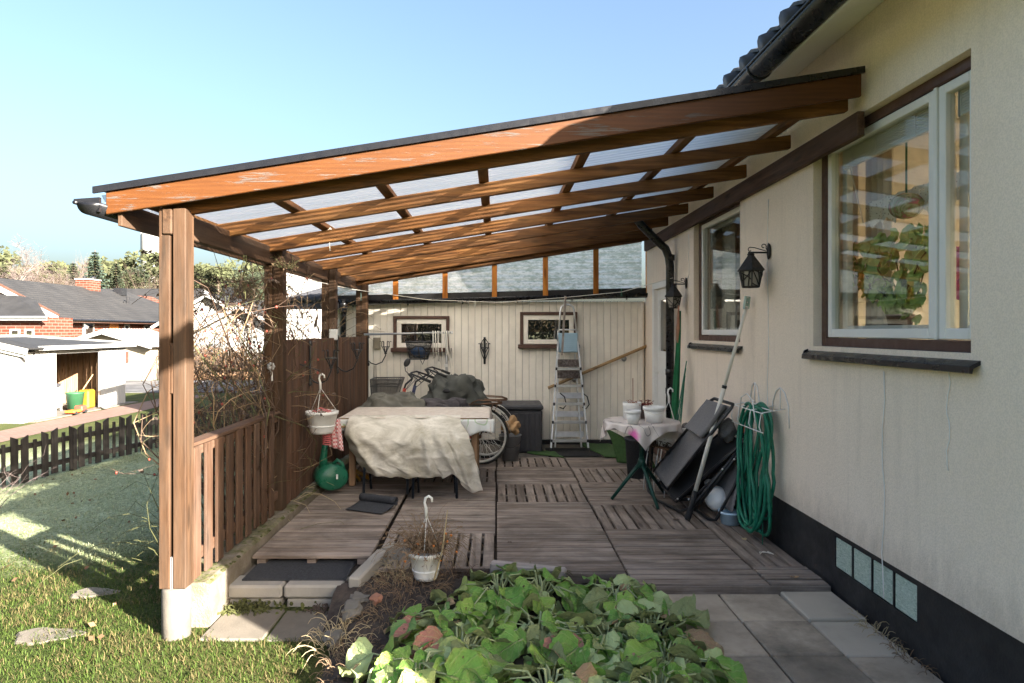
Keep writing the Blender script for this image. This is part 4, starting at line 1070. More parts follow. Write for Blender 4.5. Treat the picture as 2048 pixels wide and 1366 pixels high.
# washing line, pegs, threads
pts = [at(545, 545, 5.6), at(620, 560, 6.6), at(700, 578, 8.6), at(860, 600, 8.9), at(1000, 605, 8.9), at(1130, 595, 8.8), at(1243, 584, 8.6), at(1345, 556, 7.72)]
line = tag((lambda m: m.build('washing_line', M['white_cord'], smooth=True))((lambda m: (m.tube(pts, .0045, 5), m)[1])(MB())), 'thin white washing line strung across the back of the patio', 'washing line')
for p, c, lab in ((at(722, 590, 8.65), 'sky_glass', 'pale green clothes peg on the line beside the last post'), (at(950, 605, 8.9), 'white_cord', 'wooden clothes peg in the middle of the washing line'), (at(1243, 582, 8.6), 'green_plastic', 'green clothes peg on the line near the house')):
    mb = MB(); mb.prism([(-.006, -.07), (-.002, .03), (.002, .03), (.006, -.07), (.003, -.07), (0, .0), (-.003, -.07)], 'y', -.006, .006); mb.v = [(a * 1.6 + p.x, b + p.y, cc + p.z) for a, b, cc in mb.v]
    tag(mb.build('clothes_peg', M[c]), lab, 'clothes peg', 'pegs on the washing line')
p = at(660, 455, 5.46); mb = MB(); mb.tube([p, p + Vector((-.035, 0, -.045)), p + Vector((-.005, 0, -.08)), p + Vector((.03, 0, -.045)), p], .003, 4); mb.tube([p + Vector((-.005, 0, -.08)), p + Vector((.0, 0, -.19))], .003, 4); mb.tube([p, (p.x, p.y, rz(p.x) + .01)], .0025, 4)
tag(mb.build('string_loop', M['white_cord']), 'loop of white string hanging from a rafter', 'string')
mb = MB()
for a, l in ((-.01, .28), (.0, .32), (.012, .25)): mb.tube([(-1.84 + a, 4.86, 2.155), (-1.835 + a, 4.86, 2.155 - l)], .0022, 4)
tag(mb.build('hanging_threads', M['stem_green']), 'thin blue green threads hanging from the header beam', 'string')
p = at(662, 705, 7.36); mb = MB().box(p.x - .015, p.x + .07, p.y - .03, p.y + .03, 1.50, 1.62)
tag(mb.build('white_box', M['white_plastic'], bev=.006), 'small white box on top of the brown screen', 'box')
p = at(740, 680, 9.1); mb = MB().box(p.x - .01, p.x + .09, 9.38, 9.425, p.z - .13, p.z + .03)
tag(mb.build('outdoor_socket', M['cream_far'], bev=.006), 'cream box on the shed boards beside the last post', 'socket')
p = at(750, 745, 9.4); mb = MB(); mb.tube([p + Vector((-.01, 0, .1)), p + Vector((-.02, 0, -.25)), p + Vector((.0, 0, -.38)), p + Vector((.02, 0, -.25)), p + Vector((.012, 0, .1))], .004, 4)
tag(mb.build('brown_rope', M['rusty']), 'looped brown cord hanging on the shed boards', 'cord')

# clothes rail with basket and ropes
a, b = at(728, 669, 8.9), at(903, 665, 8.9)
t = thing('clothes_rail', (b.x, b.y, 0), 'grey tube rail standing before the left shed window', 'clothes rail')
mb = MB(); mb.tube([a, b], .014, 8); mb.build('rail', M['grey_steel'], t, True)
c = at(893, 664, 8.93); mb = MB(); mb.tube([(c.x, c.y, 0), (c.x, c.y, c.z + .02)], .016, 8); mb.build('upright', M['grey_steel'], t, True)
mb = MB().box(c.x - .025, c.x + .015, c.y - .03, c.y + .03, c.z - .47, c.z - .43); mb.box(c.x - .02, c.x + .0, c.y - .03, c.y + .03, c.z - .58, c.z - .56); mb.ball((b.x + .005, b.y, b.z), .02, .02, .02, 8, 6); mb.build('clip', M['white_plastic'], t)
mb = MB()
for k in range(5): mb.tube([(c.x - .25 + .02 * q, c.y - .12 + .05 * k, 0.012) for q in range(2)], .001, 4)
mb = MB().box(c.x - .22, c.x + .22, c.y - .015, c.y + .015, 0, .025); mb.box(c.x - .015, c.x + .015, c.y - .22, c.y - .016, 0, .025); mb.build('foot', M['grey_steel'], t)
# black wire bicycle basket
c = at(838, 668, 8.86)
t = thing('wire_basket', c, 'black wire bicycle basket hanging upside from the grey rail', 'basket')
mb = MB(); W0, W1, D0, D1, H = .175, .12, .13, .09, .25
ring = lambda w, d, z: [Vector((c.x + w * math.copysign(abs(math.cos(q))**.5, math.cos(q)), c.y + d * math.copysign(abs(math.sin(q))**.5, math.sin(q)), c.z + z)) for q in [i * math.pi / 12 for i in range(24)]]
mb.tube(ring(W0, D0, -.10), .005, 5, True); mb.tube(ring(W1, D1, -.335), .005, 5, True)
for z, w, d in ((-.16, .16, .12), (-.22, .147, .11), (-.28, .133, .10)): mb.tube(ring(w, d, z), .003, 4, True)
r0, r1 = ring(W0, D0, -.10), ring(W1, D1, -.335)
for k in range(24): mb.tube([r0[k], r1[k]], .0028, 4)
mb.build('frame', M['black_metal'], t)
mb = MB(); mb.add(r0 + r1, [(k, (k+1) % 24, 24 + (k+1) % 24, 24 + k) for k in range(24)] + [tuple(24 + k for k in range(24))]); mb.build('mesh', M['mesh'], t)
mb = MB()
for s in (-.05, .05): mb.tube([(c.x + s, c.y, c.z + .02), (c.x + s, c.y - .02, c.z + .035), (c.x + s, c.y - .025, c.z - .1)], .005, 5)
mb.tube([(c.x + .0, c.y - .12, c.z - .17), (c.x + .03, c.y - .12, c.z - .33), (c.x + .06, c.y - .12, c.z - .40), (c.x + .09, c.y - .12, c.z - .33), (c.x + .1, c.y - .12, c.z - .2)], .006, 5); mb.build('hook', M['black_metal'], t)
t = thing('cycle_helmet', c + Vector((0, 0, -.28)), 'dark blue cycle helmet lying in the black wire basket', 'helmet')
mb = MB().ball((c.x + .0, c.y, c.z - .24), .115, .085, .08, 16, 10, rot=Matrix.Rotation(.25, 3, 'Y')); mb.build('shell', M['helmet_blue'], t, True)
mb = MB()
for k in (-.04, 0.0, .04): mb.tube([(c.x - .1, c.y + k, c.z - .2), (c.x - .03, c.y + k * 1.2 - .02, c.z - .16), (c.x + .06, c.y + k - .02, c.z - .17), (c.x + .11, c.y + k, c.z - .24)], .009, 6)
mb.build('rib', M['black_metal'], t, True)
t = thing('rope_bundle', at(880, 668, 8.9), 'bundles of white rope slung over the end of the grey rail', 'rope'); rr = random.Random(4)
for u in (866, 871, 876, 884, 889, 893, 898):
    p = at(u, 665, 8.88); l = rr.uniform(.30, .50); d = rr.uniform(.0, .06) if u > 880 else 0.01
    mb = MB(); mb.tube([(p.x + d * 1.2, 8.86, p.z - l), (p.x + d * .4, 8.87, p.z - l * .5), (p.x, 8.885, p.z + .0), (p.x - .003, 8.90, p.z + .018), (p.x - .006, 8.92, p.z), (p.x + d * .6 - .01, 8.92, p.z - l * .8)], .0075, 5)
    mb.tube([(p.x + d * 1.2, 8.86, p.z - l), (p.x + d * 1.25 + .01, 8.86, p.z - l - .1)], .004, 4); mb.build('rope', M['white_cord'], t, True)

# handrail on the shed
a, b = at(1096, 776, BY - .09), at(1298, 690, BY - .09)
t = thing('handrail', (a + b) / 2, 'sloping pale wooden handrail screwed to the white shed boards', 'handrail')
mb = MB().tube([a, b], .021, 10); mb.build('rail', M['pale_wood_x'], t, True)
for f in (.27, .76):
    p = a.lerp(b, f) + Vector((0, 0, -.05)); mb = MB().lathe([(0, 0), (.035, 0), (.038, .008), (.012, .02), (.01, .03)], (0, 0, 0), 14, rot=Matrix.Rotation(rad(90), 3, 'X')); mb.v = [(x + p.x, y + BY - .022, z + p.z) for x, y, z in mb.v]
    mb.tube([(p.x, BY - .05, p.z), (p.x, BY - .09, p.z), (p.x, BY - .09, p.z + .03)], .007, 6); mb.build('bracket', M['grey_steel'], t, True)

# ladders
def stile(mb, a, b, w=.05, d=.022): mb.bar(a, b, d, w, (0, 1, 0))
t = thing('step_ladder', (.96, 8.9, 0), 'tall aluminium step ladder with a hoop handle before the right shed window', 'ladder')
fl, fr = Vector((.715, 8.78, .012)), Vector((1.215, 8.78, .012)); tl, tr = Vector((.845, 9.13, 1.45)), Vector((1.115, 9.13, 1.45))
for a, b in ((fl, tl), (fr, tr)):
    mb = MB(); stile(mb, a, b); mb.build('stile', M['aluminium'], t, bev=.003); mb = MB().box(a.x - .016, a.x + .016, a.y - .035, a.y + .03, .012, .06); mb.build('rubber_foot', M['black_rubber'], t, bev=.004)
for v in (737, 771, 806.6, 842, 877.6):
    f = (EYE + (CY - v) / F_PX * 8.95); q = f / 1.45; a, b = fl.lerp(tl, q), fr.lerp(tr, q)
    mb = MB().box(a.x + .012, b.x - .012, a.y - .03, a.y + .06, a.z - .025, a.z); mb.box(a.x + .012, b.x - .012, a.y - .034, a.y - .03, a.z - .03, a.z + .002); mb.build('tread', M['aluminium'], t, bev=.002)
    mb = MB().box(a.x - .014, a.x + .012, a.y - .04, a.y - .028, a.z - .03, a.z + .008); mb.box(b.x - .012, b.x + .014, b.y - .04, b.y - .028, b.z - .03, b.z + .008); mb.build('end_cap', M['black_rubber'], t)
lp = [tl, tl.lerp(Vector((.885, 9.22, 1.88)), 1.0), Vector((.90, 9.225, 1.935)), Vector((.94, 9.23, 1.965)), Vector((1.02, 9.23, 1.965)), Vector((1.06, 9.225, 1.935)), Vector((1.075, 9.22, 1.88)), tr]
mb = MB().tube(lp, .014, 8); mb.build('hoop', M['aluminium'], t, True)
p0, p1 = at(1117, 705, 9.1), at(1156, 666, 9.1)
mb = MB().box(p0.x, p1.x, 9.12, 9.145, p0.z, p1.z); mb.build('platform', M['blue_plate'], t, bev=.01)
mb = MB()
for i in range(11):
    for j in range(9): mb.ball((p0.x + .028 + i * (p1.x - p0.x - .056) / 10, 9.119, p0.z + .025 + j * (p1.z - p0.z - .05) / 8), .006, .003, .008, 6, 4)
mb.build('platform_studs', M['blue_plate'], t)
mb = MB(); mb.tube([(p0.x - .01, 9.15, p0.z - .03), (p0.x, 9.15, p1.z + .03), (p0.x + .03, 9.15, p1.z + .045), (p1.x - .03, 9.15, p1.z + .045), (p1.x, 9.15, p1.z + .03), (p1.x + .01, 9.15, p0.z - .03)], .011, 7); mb.build('platform_hoop', M['aluminium'], t, True)
t = thing('old_ladder', (.98, 9.2, 0), 'older ladder with two paint flecked brown treads behind the tall step ladder', 'ladder')
for s in (0, 1):
    a = Vector((.80 + .36 * s, 9.08, .012)); b = Vector((.875 + .225 * s, 9.33, 1.28)); mb = MB(); stile(mb, a, b, .045, .02); mb.build('stile', M['aluminium'], t, bev=.003)
for u0, u1, v0, v1, m, in ((1116, 1161, 719, 734, 'brown_step'), (1115, 1162, 740, 757, 'brown_step'), (1112, 1164, 786, 797, 'aluminium'), (1110, 1168, 823, 834, 'aluminium'), (1108, 1168, 864, 874, 'aluminium')):
    yy = 9.18 + (662 - v0) * .0002; p, q = at(u0, v1, yy), at(u1, v0, yy); mb = MB(); mb.add([(p.x, yy, p.z), (q.x, yy, p.z), (q.x, yy + .05, q.z), (p.x, yy + .05, q.z), (p.x, yy + .02, p.z), (q.x, yy + .02, p.z), (q.x, yy + .07, q.z), (p.x, yy + .07, q.z)], [(0,1,2,3),(7,6,5,4),(0,4,5,1),(1,5,6,2),(2,6,7,3),(3,7,4,0)]); mb.build('tread', M[m], t, bev=.003)
mb = MB()
for x0, z0, s in ((.86, .76, 1), (1.17, .76, 1)):
    mb.tube([(x0, 9.0, z0), (x0 + .06 * s, 9.02, z0 - .05), (x0 + .09 * s, 9.04, z0 - .16), (x0 + .05 * s, 9.06, z0 - .22), (x0 - .0, 9.06, z0 - .2)], .008, 5)
mb.build('strap', M['black_rubber'], t, True)
a, b = at(1131, 592, 8.72), at(1124, 710, 8.95); mb = MB(); mb.bar(a, b, .028, .02); tag(mb.build('hanging_stick', M['board_grey_z'], bev=.003), 'grey wooden stick hooked on the washing line in front of the ladder hoop', 'stick')

# storage box, bucket, paper bag
p = at(1000, 810, 8.95)
t = thing('storage_box', (.34, 9.1, 0), 'dark grey ribbed garden storage box against the white shed', 'storage box')
mb = MB().box(.06, .60, 8.72, 9.34, 0, .56); mb.build('body', M['dark_plastic'], t, bev=.02)
for k in range(7): mb = MB().box(.085 + k * .072, .135 + k * .072, 8.71, 8.725, .04, .52); mb.build('rib', M['dark_plastic'], t, bev=.005)
mb = MB().box(.045, .615, 8.70, 9.36, .562, .625); mb.build('lid', M['dark_plastic'], t, bev=.018)
t = thing('grey_bucket', (.16, 8.25, 0), 'grey bucket standing between the bicycle wheel and the dark storage box', 'bucket')
mb = MB().lathe([(.10, 0), (.135, .30), (.142, .305), (.142, .315), (.128, .312), (.095, .02), (0, .015)], (.17, 8.25, 0), 24); mb.build('body', M['bucket_grey'], t, True)
mb = MB().tube([(.17 + .14 * math.cos(q), 8.25 - .145 * abs(math.sin(q)) * .3 - .10 * math.sin(q), .28 - .10 * math.sin(q)) for q in [i * math.pi / 12 for i in range(13)]], .004, 5); mb.build('handle', M['black_metal'], t)
mb = MB().ball((.18, 8.22, .42), .10, .09, .10, 26, 20, .75, seed=5); tag(mb.build('paper_bag', M['paper_bag']), 'crumpled brown paper bag on top of the grey bucket', 'paper bag')

# ------------------------------------------------------------------ bicycles
def bike(x, y, col, lab, basket, hb):
    """rear axle at x; the front points to -x"""
    t = thing('bicycle', (x - .5, y, 0), lab, 'bicycle', 'bicycles behind the table'); r = .335; fx = x - 1.06; lean = .0
    for k, wx in enumerate((x, fx)):
        mb = MB().tube([(wx + r * math.cos(q), y, r + .005 + r * math.sin(q)) for q in [i * math.pi / 20 for i in range(40)]], .0165, 8, True); w = mb.build('wheel', M['tyre'], t, True)
        mb = MB().tube([(wx + (r - .026) * math.cos(q), y, r + .005 + (r - .026) * math.sin(q)) for q in [i * math.pi / 20 for i in range(40)]], .0155, 6, True); mb.build('rim', M['chrome'], w, True)
        mb = MB()
        for s in range(28):
            q = s * math.pi / 14; q2 = q + (.5 if s % 2 else -.5); sy = .028 if s % 4 < 2 else -.028
            mb.tube([(wx + .022 * math.cos(q2), y + sy, r + .022 * math.sin(q2)), (wx + (r - .03) * math.cos(q), y, r + .005 + (r - .03) * math.sin(q))], .0028, 3, cap=False)
        mb.build('spokes', M['chrome'], w); mb = MB().tube([(wx, y - .05, r), (wx, y + .05, r)], .02, 8); mb.build('hub', M['rusty'], w, True)
        mb = MB(); mb.grid(lambda u, v: (wx + (r + .035) * math.cos(.1 + u * 2.6 + k * .35), y - .028 + v * .056, r + (r + .035) * math.sin(.1 + u * 2.6 + k * .35) + .0), 24, 2); mb.build('mudguard', M['chrome'], t, True, solid=.003)
    bb = Vector((x - .45, y, .29)); st = Vector((x - .60, y, .80)); ht = Vector((fx + .14, y, .86)); hd = Vector((fx + .10, y, .66))
    st = Vector((x - .33, y, .76)); mb = MB()
    for a, b, rr_ in ((bb, st, .017), (bb, hd, .02), (st.lerp(bb, .35), hd.lerp(ht, .3), .016), (hd, ht + Vector((.02, 0, .05)), .021)): mb.tube([a, b], rr_, 8)
    for s in (-.04, .04): mb.tube([(x, y + s, r), (st.x + .0, y + s * .4, st.z - .1)], .009, 6); mb.tube([(x, y + s, r), (bb.x, bb.y + s * .5, bb.z)], .011, 6)
    mb.build('frame', M[col], t, True)
    mb = MB()
    for s in (-.045, .045): mb.tube([(fx, y + s, r), (fx + .05, y + s, r + .2), (hd.x, y + s * .7, hd.z), (hd.x, y, hd.z + .02)], .011, 6)
    mb.build('fork', M['chrome'], t, True)
    tp = ht + Vector((.05, 0, .14)) + Vector(hb); mb = MB(); mb.tube([ht, ht + Vector((.03, 0, .1)), tp], .012, 7)
    grips = []
    for s in (-1, 1):
        mb.tube([tp, tp + Vector((-.03, s * .12, .06)), tp + Vector((.02, s * .25, .07)), tp + Vector((.16, s * .29, .02))], .011, 7); grips.append((tp + Vector((.14, s * .29, .026)), tp + Vector((.25, s * .28, -.02))))
    H = mb.build('handlebar', M['black_metal'], t, True)
    for a, b in grips: mb = MB().tube([a, b], [.016, .018], 8); mb.build('grip', M['grip'], H, True)
    mb = MB()
    for s in (-1, 1): mb.tube([tp + Vector((.05, s * .27, .05)), tp + Vector((.02, s * .26, -.02)), ht], .004, 4); mb.tube([tp + Vector((.04, s * .26, .05)), tp + Vector((.14, s * .27, -.03))], .006, 5)
    mb.build('cables', M['black_metal'], H)
    mb = MB().ball(st + Vector((.02, 0, .12)), .14, .08, .045, 14, 8); mb.build('saddle', M['black_rubber'], t, True)
    mb = MB().tube([st, st + Vector((.01, 0, .1))], .012, 6); mb.build('seat_post', M['chrome'], t, True)
    mb = MB(); z = .72
    for s in (-.06, 0, .06): mb.tube([(x - .18, y + s, z + .01), (x + .26, y + s, z + .01)], .006, 5)
    for q in (-.05, .12, .25): mb.tube([(x + q, y - .065, z + .01), (x + q, y + .065, z + .01)], .006, 5)
    for s in (-.06, .06): mb.tube([(x, y + s, r), (x + .16, y + s, z)], .005, 5); mb.tube([(x - .1, y + s, z + .02), (x - .02, y + s * 1.3, z + .06), (x + .2, y + s * 1.2, z + .045), (x + .27, y + s, z + .02)], .007, 5)
    mb.build('rack', M['rusty'], t, True)
    if basket:
        b = Vector((fx - .05, y, .80)); r0 = [(b.x - .16, b.y - .15), (b.x + .10, b.y - .15), (b.x + .10, b.y + .15), (b.x - .16, b.y + .15)]; r1 = [(b.x - .22, b.y - .19), (b.x + .13, b.y - .19), (b.x + .13, b.y + .19), (b.x - .22, b.y + .19)]
        mb = MB().add([(p[0], p[1], b.z - .02) for p in r0] + [(p[0] + .05, p[1], b.z + .23) for p in r1], [(0,1,2,3),(0,4,5,1),(1,5,6,2),(2,6,7,3),(3,7,4,0)]); B = mb.build('basket', M['mesh'], t)
        mb = MB(); mb.tube([(p[0] + .05, p[1], b.z + .23) for p in r1], .006, 5, True); mb.tube([(p[0], p[1], b.z - .02) for p in r0], .005, 5, True)
        for p, q in zip(r0, r1): mb.tube([(p[0], p[1], b.z - .02), (q[0] + .05, q[1], b.z + .23)], .005, 5)
        mb.tube([((p[0] * .35 + q[0] * .65) + .03, p[1] * .35 + q[1] * .65, b.z + .15) for p, q in zip(r0, r1)], .008, 5, True)
        for k in range(9): mb.tube([(b.x - .16 + .26 * k / 8, b.y - .15, b.z - .02), (b.x - .17 + .35 * k / 8, b.y - .19, b.z + .23)], .0028, 4)
        mb.build('basket_rim', M['black_metal'], B)
        mb = MB(); m0 = tp + Vector((-.06, -.16, .1)); mb.tube([tp + Vector((-.02, -.14, .06)), m0, m0 + Vector((-.01, 0, .07))], .005, 5); mb.ball(m0 + Vector((.02, -.01, .10)), .035, .012, .055, 10, 8, rot=Matrix.Rotation(.5, 3, 'Y')); mb.build('mirror', M['black_metal'], t, True)
bike(-.20, 7.98, 'bike_red', 'red framed bicycle with a black front basket, nearest the table', True, (.06, 0, .03))
bike(-.13, 8.42, 'bike_blue', 'dark blue framed bicycle behind the red one', False, (.14, 0, .06))
def heap(name, m, lab, cat, c, rx, ry, rz_, seed, jit=.5, n=34):
    mb = MB()
    def fn(u, v):
        a = 2 * math.pi * u; th = v * math.pi / 2
        p = Vector((math.cos(a) * math.sin(th), math.sin(a) * math.sin(th), math.cos(th)))
        rgd = max(0, 1 - abs(mnoise.noise(Vector((p.x * 2.2 + seed, p.y * 2.2, p.z * 2.2)))) * 2.2) ** 3 * .09 + max(0, 1 - abs(mnoise.noise(Vector((p.x * 5 + seed, p.y * 5 + 3, p.z * 4)))) * 2.2) ** 3 * .03
        q = 1 + rgd + jit * (mnoise.noise(p * 1.6 + Vector((seed, 0, 0))) * .6 + .22 * mnoise.noise(Vector((p.x * 5 + p.y * 2, p.y * 4, p.z * 2 + seed)))) + .05 * math.sin(a * 9 + seed + 3 * p.z) * math.sin(th)
        return (c[0] + rx * p.x * q, c[1] + ry * p.y * q, c[2] + rz_ * (p.z * q if v < 1 else -.12))
    mb.grid(fn, n * 2, n); return tag(mb.build(name, M[m], smooth=True, solid=.006), lab, cat)
heap('dark_tarpaulin', 'tarp_dark', 'dark green tarpaulin draped over the bicycle saddles', 'tarpaulin', (-.51, 8.2, .70), .38, .32, .38, 2.2, .5)
heap('grey_tarpaulin', 'tarp_grey', 'folded grey green tarpaulin heaped behind the table, below the basket', 'tarpaulin', (-1.20, 7.75, .60), .42, .16, .27, 5.1, .45)
heap('purple_tarpaulin', 'tarp_purple', 'low dull purple cover lying behind the middle of the table', 'tarpaulin', (-.58, 7.72, .62), .34, .13, .20, 9.4, .7)

# ------------------------------------------------------------------ long table, covers, chairs
TX0, TX1, TY0, TY1, TZ = -1.575, -.075, 6.62, 7.55, .735
t = thing('long_table', (-.82, 7.1, 0), 'long table with pale worn top standing against the brown screen', 'table')
mb = MB().box(TX0 + .02, TX1 - .02, TY0 + .02, TY1 - .02, TZ - .045, TZ - .006); mb.build('tabletop', M['pale_wood_x'], t, bev=.004)
for x in (TX0 + .12, TX1 - .15):
    for y in (TY0 + .1, TY1 - .1): box('leg', t, M['tan_wood_z'], x - .03, x + .03, y - .03, y + .03, .04 if x < -.87 else 0, TZ - .046, .005)
for y in (TY0 + .1, TY1 - .1): box('apron', t, M['tan_wood_x'], TX0 + .151, TX1 - .181, y - .015, y + .015, TZ - .13, TZ - .047, .003)
mb = MB()                                                             # thin oilcloth on the table, hanging over its ends
def oil(u, v):
    L = TX1 - TX0; s = u * (L + .40) - .20; y = TY0 - .006 + v * (TY1 - TY0 + .012); over = max(-s, s - L, 0)
    x = TX0 + min(max(s, -.008), L + .008) + (.05 * over + .02 * math.sin(v * 21) * over * 4 if over > 0 else 0) * (1 if s > L else -1)
    drop = over * (.75 + .2 * math.sin(v * 5))
    return (x, y - (over * .25 if v < .1 and s > L else 0), TZ - drop + .0015 * mnoise.noise(Vector((x * 5, y * 5, 0))))
mb.grid(oil, 70, 24); tag(mb.build('oilcloth', M['plank_cloth'], smooth=True, solid=.003), 'worn pale oilcloth lying on the long table', 'tablecloth')
mb = MB()
def oil2(u, v):
    x = -.46 + u * .44; z = TZ - .012 - v * (.15 + .03 * math.sin(u * 6)); return (x, TY0 - .014 - .012 * v - .012 * math.sin(u * 16) * v, z)
mb.grid(oil2, 24, 6); tag(mb.build('tablecloth', M['floral_blue'], smooth=True, solid=.002), 'white printed tablecloth edge hanging at the front right of the long table', 'tablecloth')
mb = MB()
def oil3(u, v): return (TX0 - .0 + u * .20, TY0 - .014 - .012 * math.sin(u * 12) * v, TZ - .012 - v * .12)
mb.grid(oil3, 12, 5); tag(mb.build('tablecloth', M['floral_blue'], smooth=True, solid=.002), 'white tablecloth edge hanging at the front left of the long table', 'tablecloth')
box_o = MB().bar((TX0 - .02, TY0 - .02, TZ - .085), (-1.36, TY0 - .03, TZ - .085), .03, .02).build('wooden_strip', M['pale_wood_x'], bev=.003); tag(box_o, 'short wooden strip under the front left table edge', 'strip')
def chair(x, lab):
    t = thing('folding_chair', (x, 6.45, 0), lab, 'chair', 'chairs hidden under the canvas'); zz = .04 if x < -.86 else 0
    for s in (-.21, .21):
        mb = MB().tube([(x + s, 6.35, zz), (x + s * .97, 6.40, .45), (x + s * .95, 6.50, .66)], .013, 8); mb.build('leg', M['table_metal'], t, True)
        mb = MB().tube([(x + s * .86, 6.58, .04 if x < -.86 else 0), (x + s * .86, 6.42, .45)], .012, 8); mb.build('leg', M['table_metal'], t, True)
    box('seat', t, M['pale_wood_x'], x - .2, x + .2, 6.34, 6.56, .45, .47, .004); box('backrest', t, M['pale_wood_x'], x - .19, x + .19, 6.50, 6.52, .56, .68, .004)
M['table_metal'] = plain('blue_metal', (.035, .045, .06), .35, .4)
chair(-1.06, 'left folding chair under the canvas, its dark blue legs showing'); chair(-.59, 'right folding chair under the canvas, its dark blue legs showing')
mb = MB()
def canv(u, v):
    # u along the table, v from the table edge down the front
    le = [(-1.46, .70), (-1.475, .62), (-1.43, .48), (-1.36, .33), (-1.30, .255)]; 
    f = v * 4; i = min(int(f), 3); q = f - i; q = q * q * (3 - 2 * q)
    xl = le[i][0] * (1 - q) + le[i+1][0] * q
    ri = [-.36, -.26, -.205, -.165, -.13]; xr = ri[i] * (1 - q) + ri[i+1] * q
    x = xl + (xr - xl) * u
    zb = .245 - .03 * math.sin(u * 3.1) + (.03 * math.sin((u - .70) * 20) if .66 < u < .82 else 0) + (-.17 * sst(.74, .92, u)) + .03 * sst(.0, .0001, 1) * 0
    z = TZ + .008 + (zb - TZ - .008) * v
    out = .33 * (1 - math.exp(-v * 7)) * (1 - .15 * v) + .06 * math.sin(v * math.pi) 
    out *= (.42 + .58 * math.sin(min(1, u * 5.5 + .05) * math.pi / 2)) * (.55 + .45 * math.sin(min(1, (1 - u) * 4 + .15) * math.pi / 2))
    fold = 0
    for k, (c, w, s, sl) in enumerate(((.08, .035, .030, .10), (.20, .05, .022, .35), (.36, .06, .020, -.25), (.55, .05, .028, -.22), (.66, .03, .04, -.12), (.76, .035, .05, .03), (.86, .03, .055, .10), (.94, .03, .04, .10))):
        d = (u - c - sl * (v - .3)) / w; fold += s * math.exp(-d * d) * min(1, v * 3)
    sag = .030 * math.sin((v * 2.4 + (u - .4) ** 2 * 5) * 3.2) * math.exp(-((u - .33) / .3) ** 2) * v
    def rg(a, b, c): return 1 - abs(mnoise.noise(Vector((a, b, c)))) * 2
    cre = .012 * max(0, rg(u * 4.5 + v * 1.5, v * 2.2 - u * 1.5, 2.2)) ** 3 + .005 * max(0, rg(u * 11 - v * 3, v * 6 + u * 4, 8)) ** 3
    fold += cre * (.4 + v)
    rip = .010 * mnoise.noise(Vector((u * 7, v * 4, .5))) + .003 * mnoise.noise(Vector((u * 22, v * 11, 3)))
    return (x + .02 * mnoise.noise(Vector((u * 5, v * 5, 7))) * v, TY0 - .02 - out - (fold + sag) * min(1, v * 4) - rip * min(1, v * 4), z + .02 * math.exp(-v * 14) * math.sin(u * 17) + .012 * mnoise.noise(Vector((u * 14, v, 2))) * v)
mb.grid(canv, 110, 70)
def canv_top(u, v): p = canv(u, 0); return (p[0], p[1] + v * .14, TZ + .012 + .008 * mnoise.noise(Vector((u * 9, v * 3, 4))) + (p[2] - TZ - .012) * (1 - v))
mb.grid(canv_top, 110, 6)
tag(mb.build('canvas_sheet', M['canvas'], smooth=True, solid=.004), 'stained off white canvas draped from the long table over the chairs', 'canvas sheet')
for x, y, lab in ((-1.42, 6.95, 'left'), (-1.30, 7.05, 'right')):
    pass
t = thing('yellow_trestle', (-1.5, 6.9, .04), 'orange yellow plastic frame under the left end of the long table', 'plastic frame')
mb = MB(); mb.tube([(-1.62, 6.85, .06), (-1.45, 6.85, .16), (-1.30, 6.85, .08)], .022, 7); mb.tube([(-1.56, 6.8, .04), (-1.50, 6.82, .2), (-1.40, 6.84, .06)], .018, 7); mb.build('bar', M['yellow_plastic'], t, True)

# roll of rubber matting on the deck
pa, pb = at(722, 1001, 6.0), at(792, 1014, 5.85); ax = Vector((pb.x - pa.x, pb.y - pa.y, 0)).normalized(); sd_ = Vector((ax.y, -ax.x, 0))
mb = MB(); z0 = .045
def roll(u, v):
    a = v * 2.15 * 2 * math.pi; r = .022 + .0045 * a / math.pi
    if v > .82:
        q = (v - .82) / .18; r0 = .022 + .0045 * .82 * 4.3; a0 = .82 * 2.15 * 2 * math.pi
        p = Vector((0, 0, 0)); base = Vector((pa.x, pa.y, z0)).lerp(Vector((pb.x, pb.y, z0)), u)
        return base - sd_ * (-.01 - q * .22) + Vector((0, 0, .004 + .03 * (1 - q) ** 2))
    base = Vector((pa.x, pa.y, z0 + .058)).lerp(Vector((pb.x, pb.y, z0 + .058)), u)
    return base + sd_ * (r * math.cos(a)) + Vector((0, 0, r * math.sin(a)))
mb.grid(roll, 8, 90); tag(mb.build('rubber_mat_roll', M['mat_dark'], smooth=True, solid=.005), 'half rolled strip of dark ribbed matting on the deck before the canvas', 'mat')

# ------------------------------------------------------------------ watering can, hanging pots, cloth
t = thing('watering_can', (-1.62, 6.42, .04), 'green plastic watering can standing beside the brown screen', 'watering can')
c = Vector((-1.60, 6.42, .20)); mb = MB()
mb.lathe([(.0, -.115), (.10, -.115), (.122, -.10), (.128, .0), (.122, .09), (.10, .115), (0, .12)], (0, 0, 0), 26, 1, 1.22, Matrix.Rotation(rad(28), 3, 'Z') @ Matrix.Rotation(rad(90), 3, 'X') @ Matrix.Rotation(rad(90), 3, 'Z')); mb.v = [(a + c.x, b + c.y, d + c.z) for a, b, d in mb.v]; mb.build('body', M['green_plastic'], t, True)
mb = MB(); mb.tube([c + Vector((-.06, -.02, .05)), c + Vector((-.065, -.03, .17)), c + Vector((-.055, -.03, .25)), c + Vector((-.05, -.03, .31))], [.045, .036, .03, .028], 12); mb.build('neck', M['green_plastic'], t, True)
mb = MB(); mb.tube([c + Vector((.03, -.02, .12)), c + Vector((.07, -.02, .16)), c + Vector((.11, -.02, .13)), c + Vector((.135, -.02, .06))], .018, 8); mb.build('handle', M['green_plastic'], t, True)
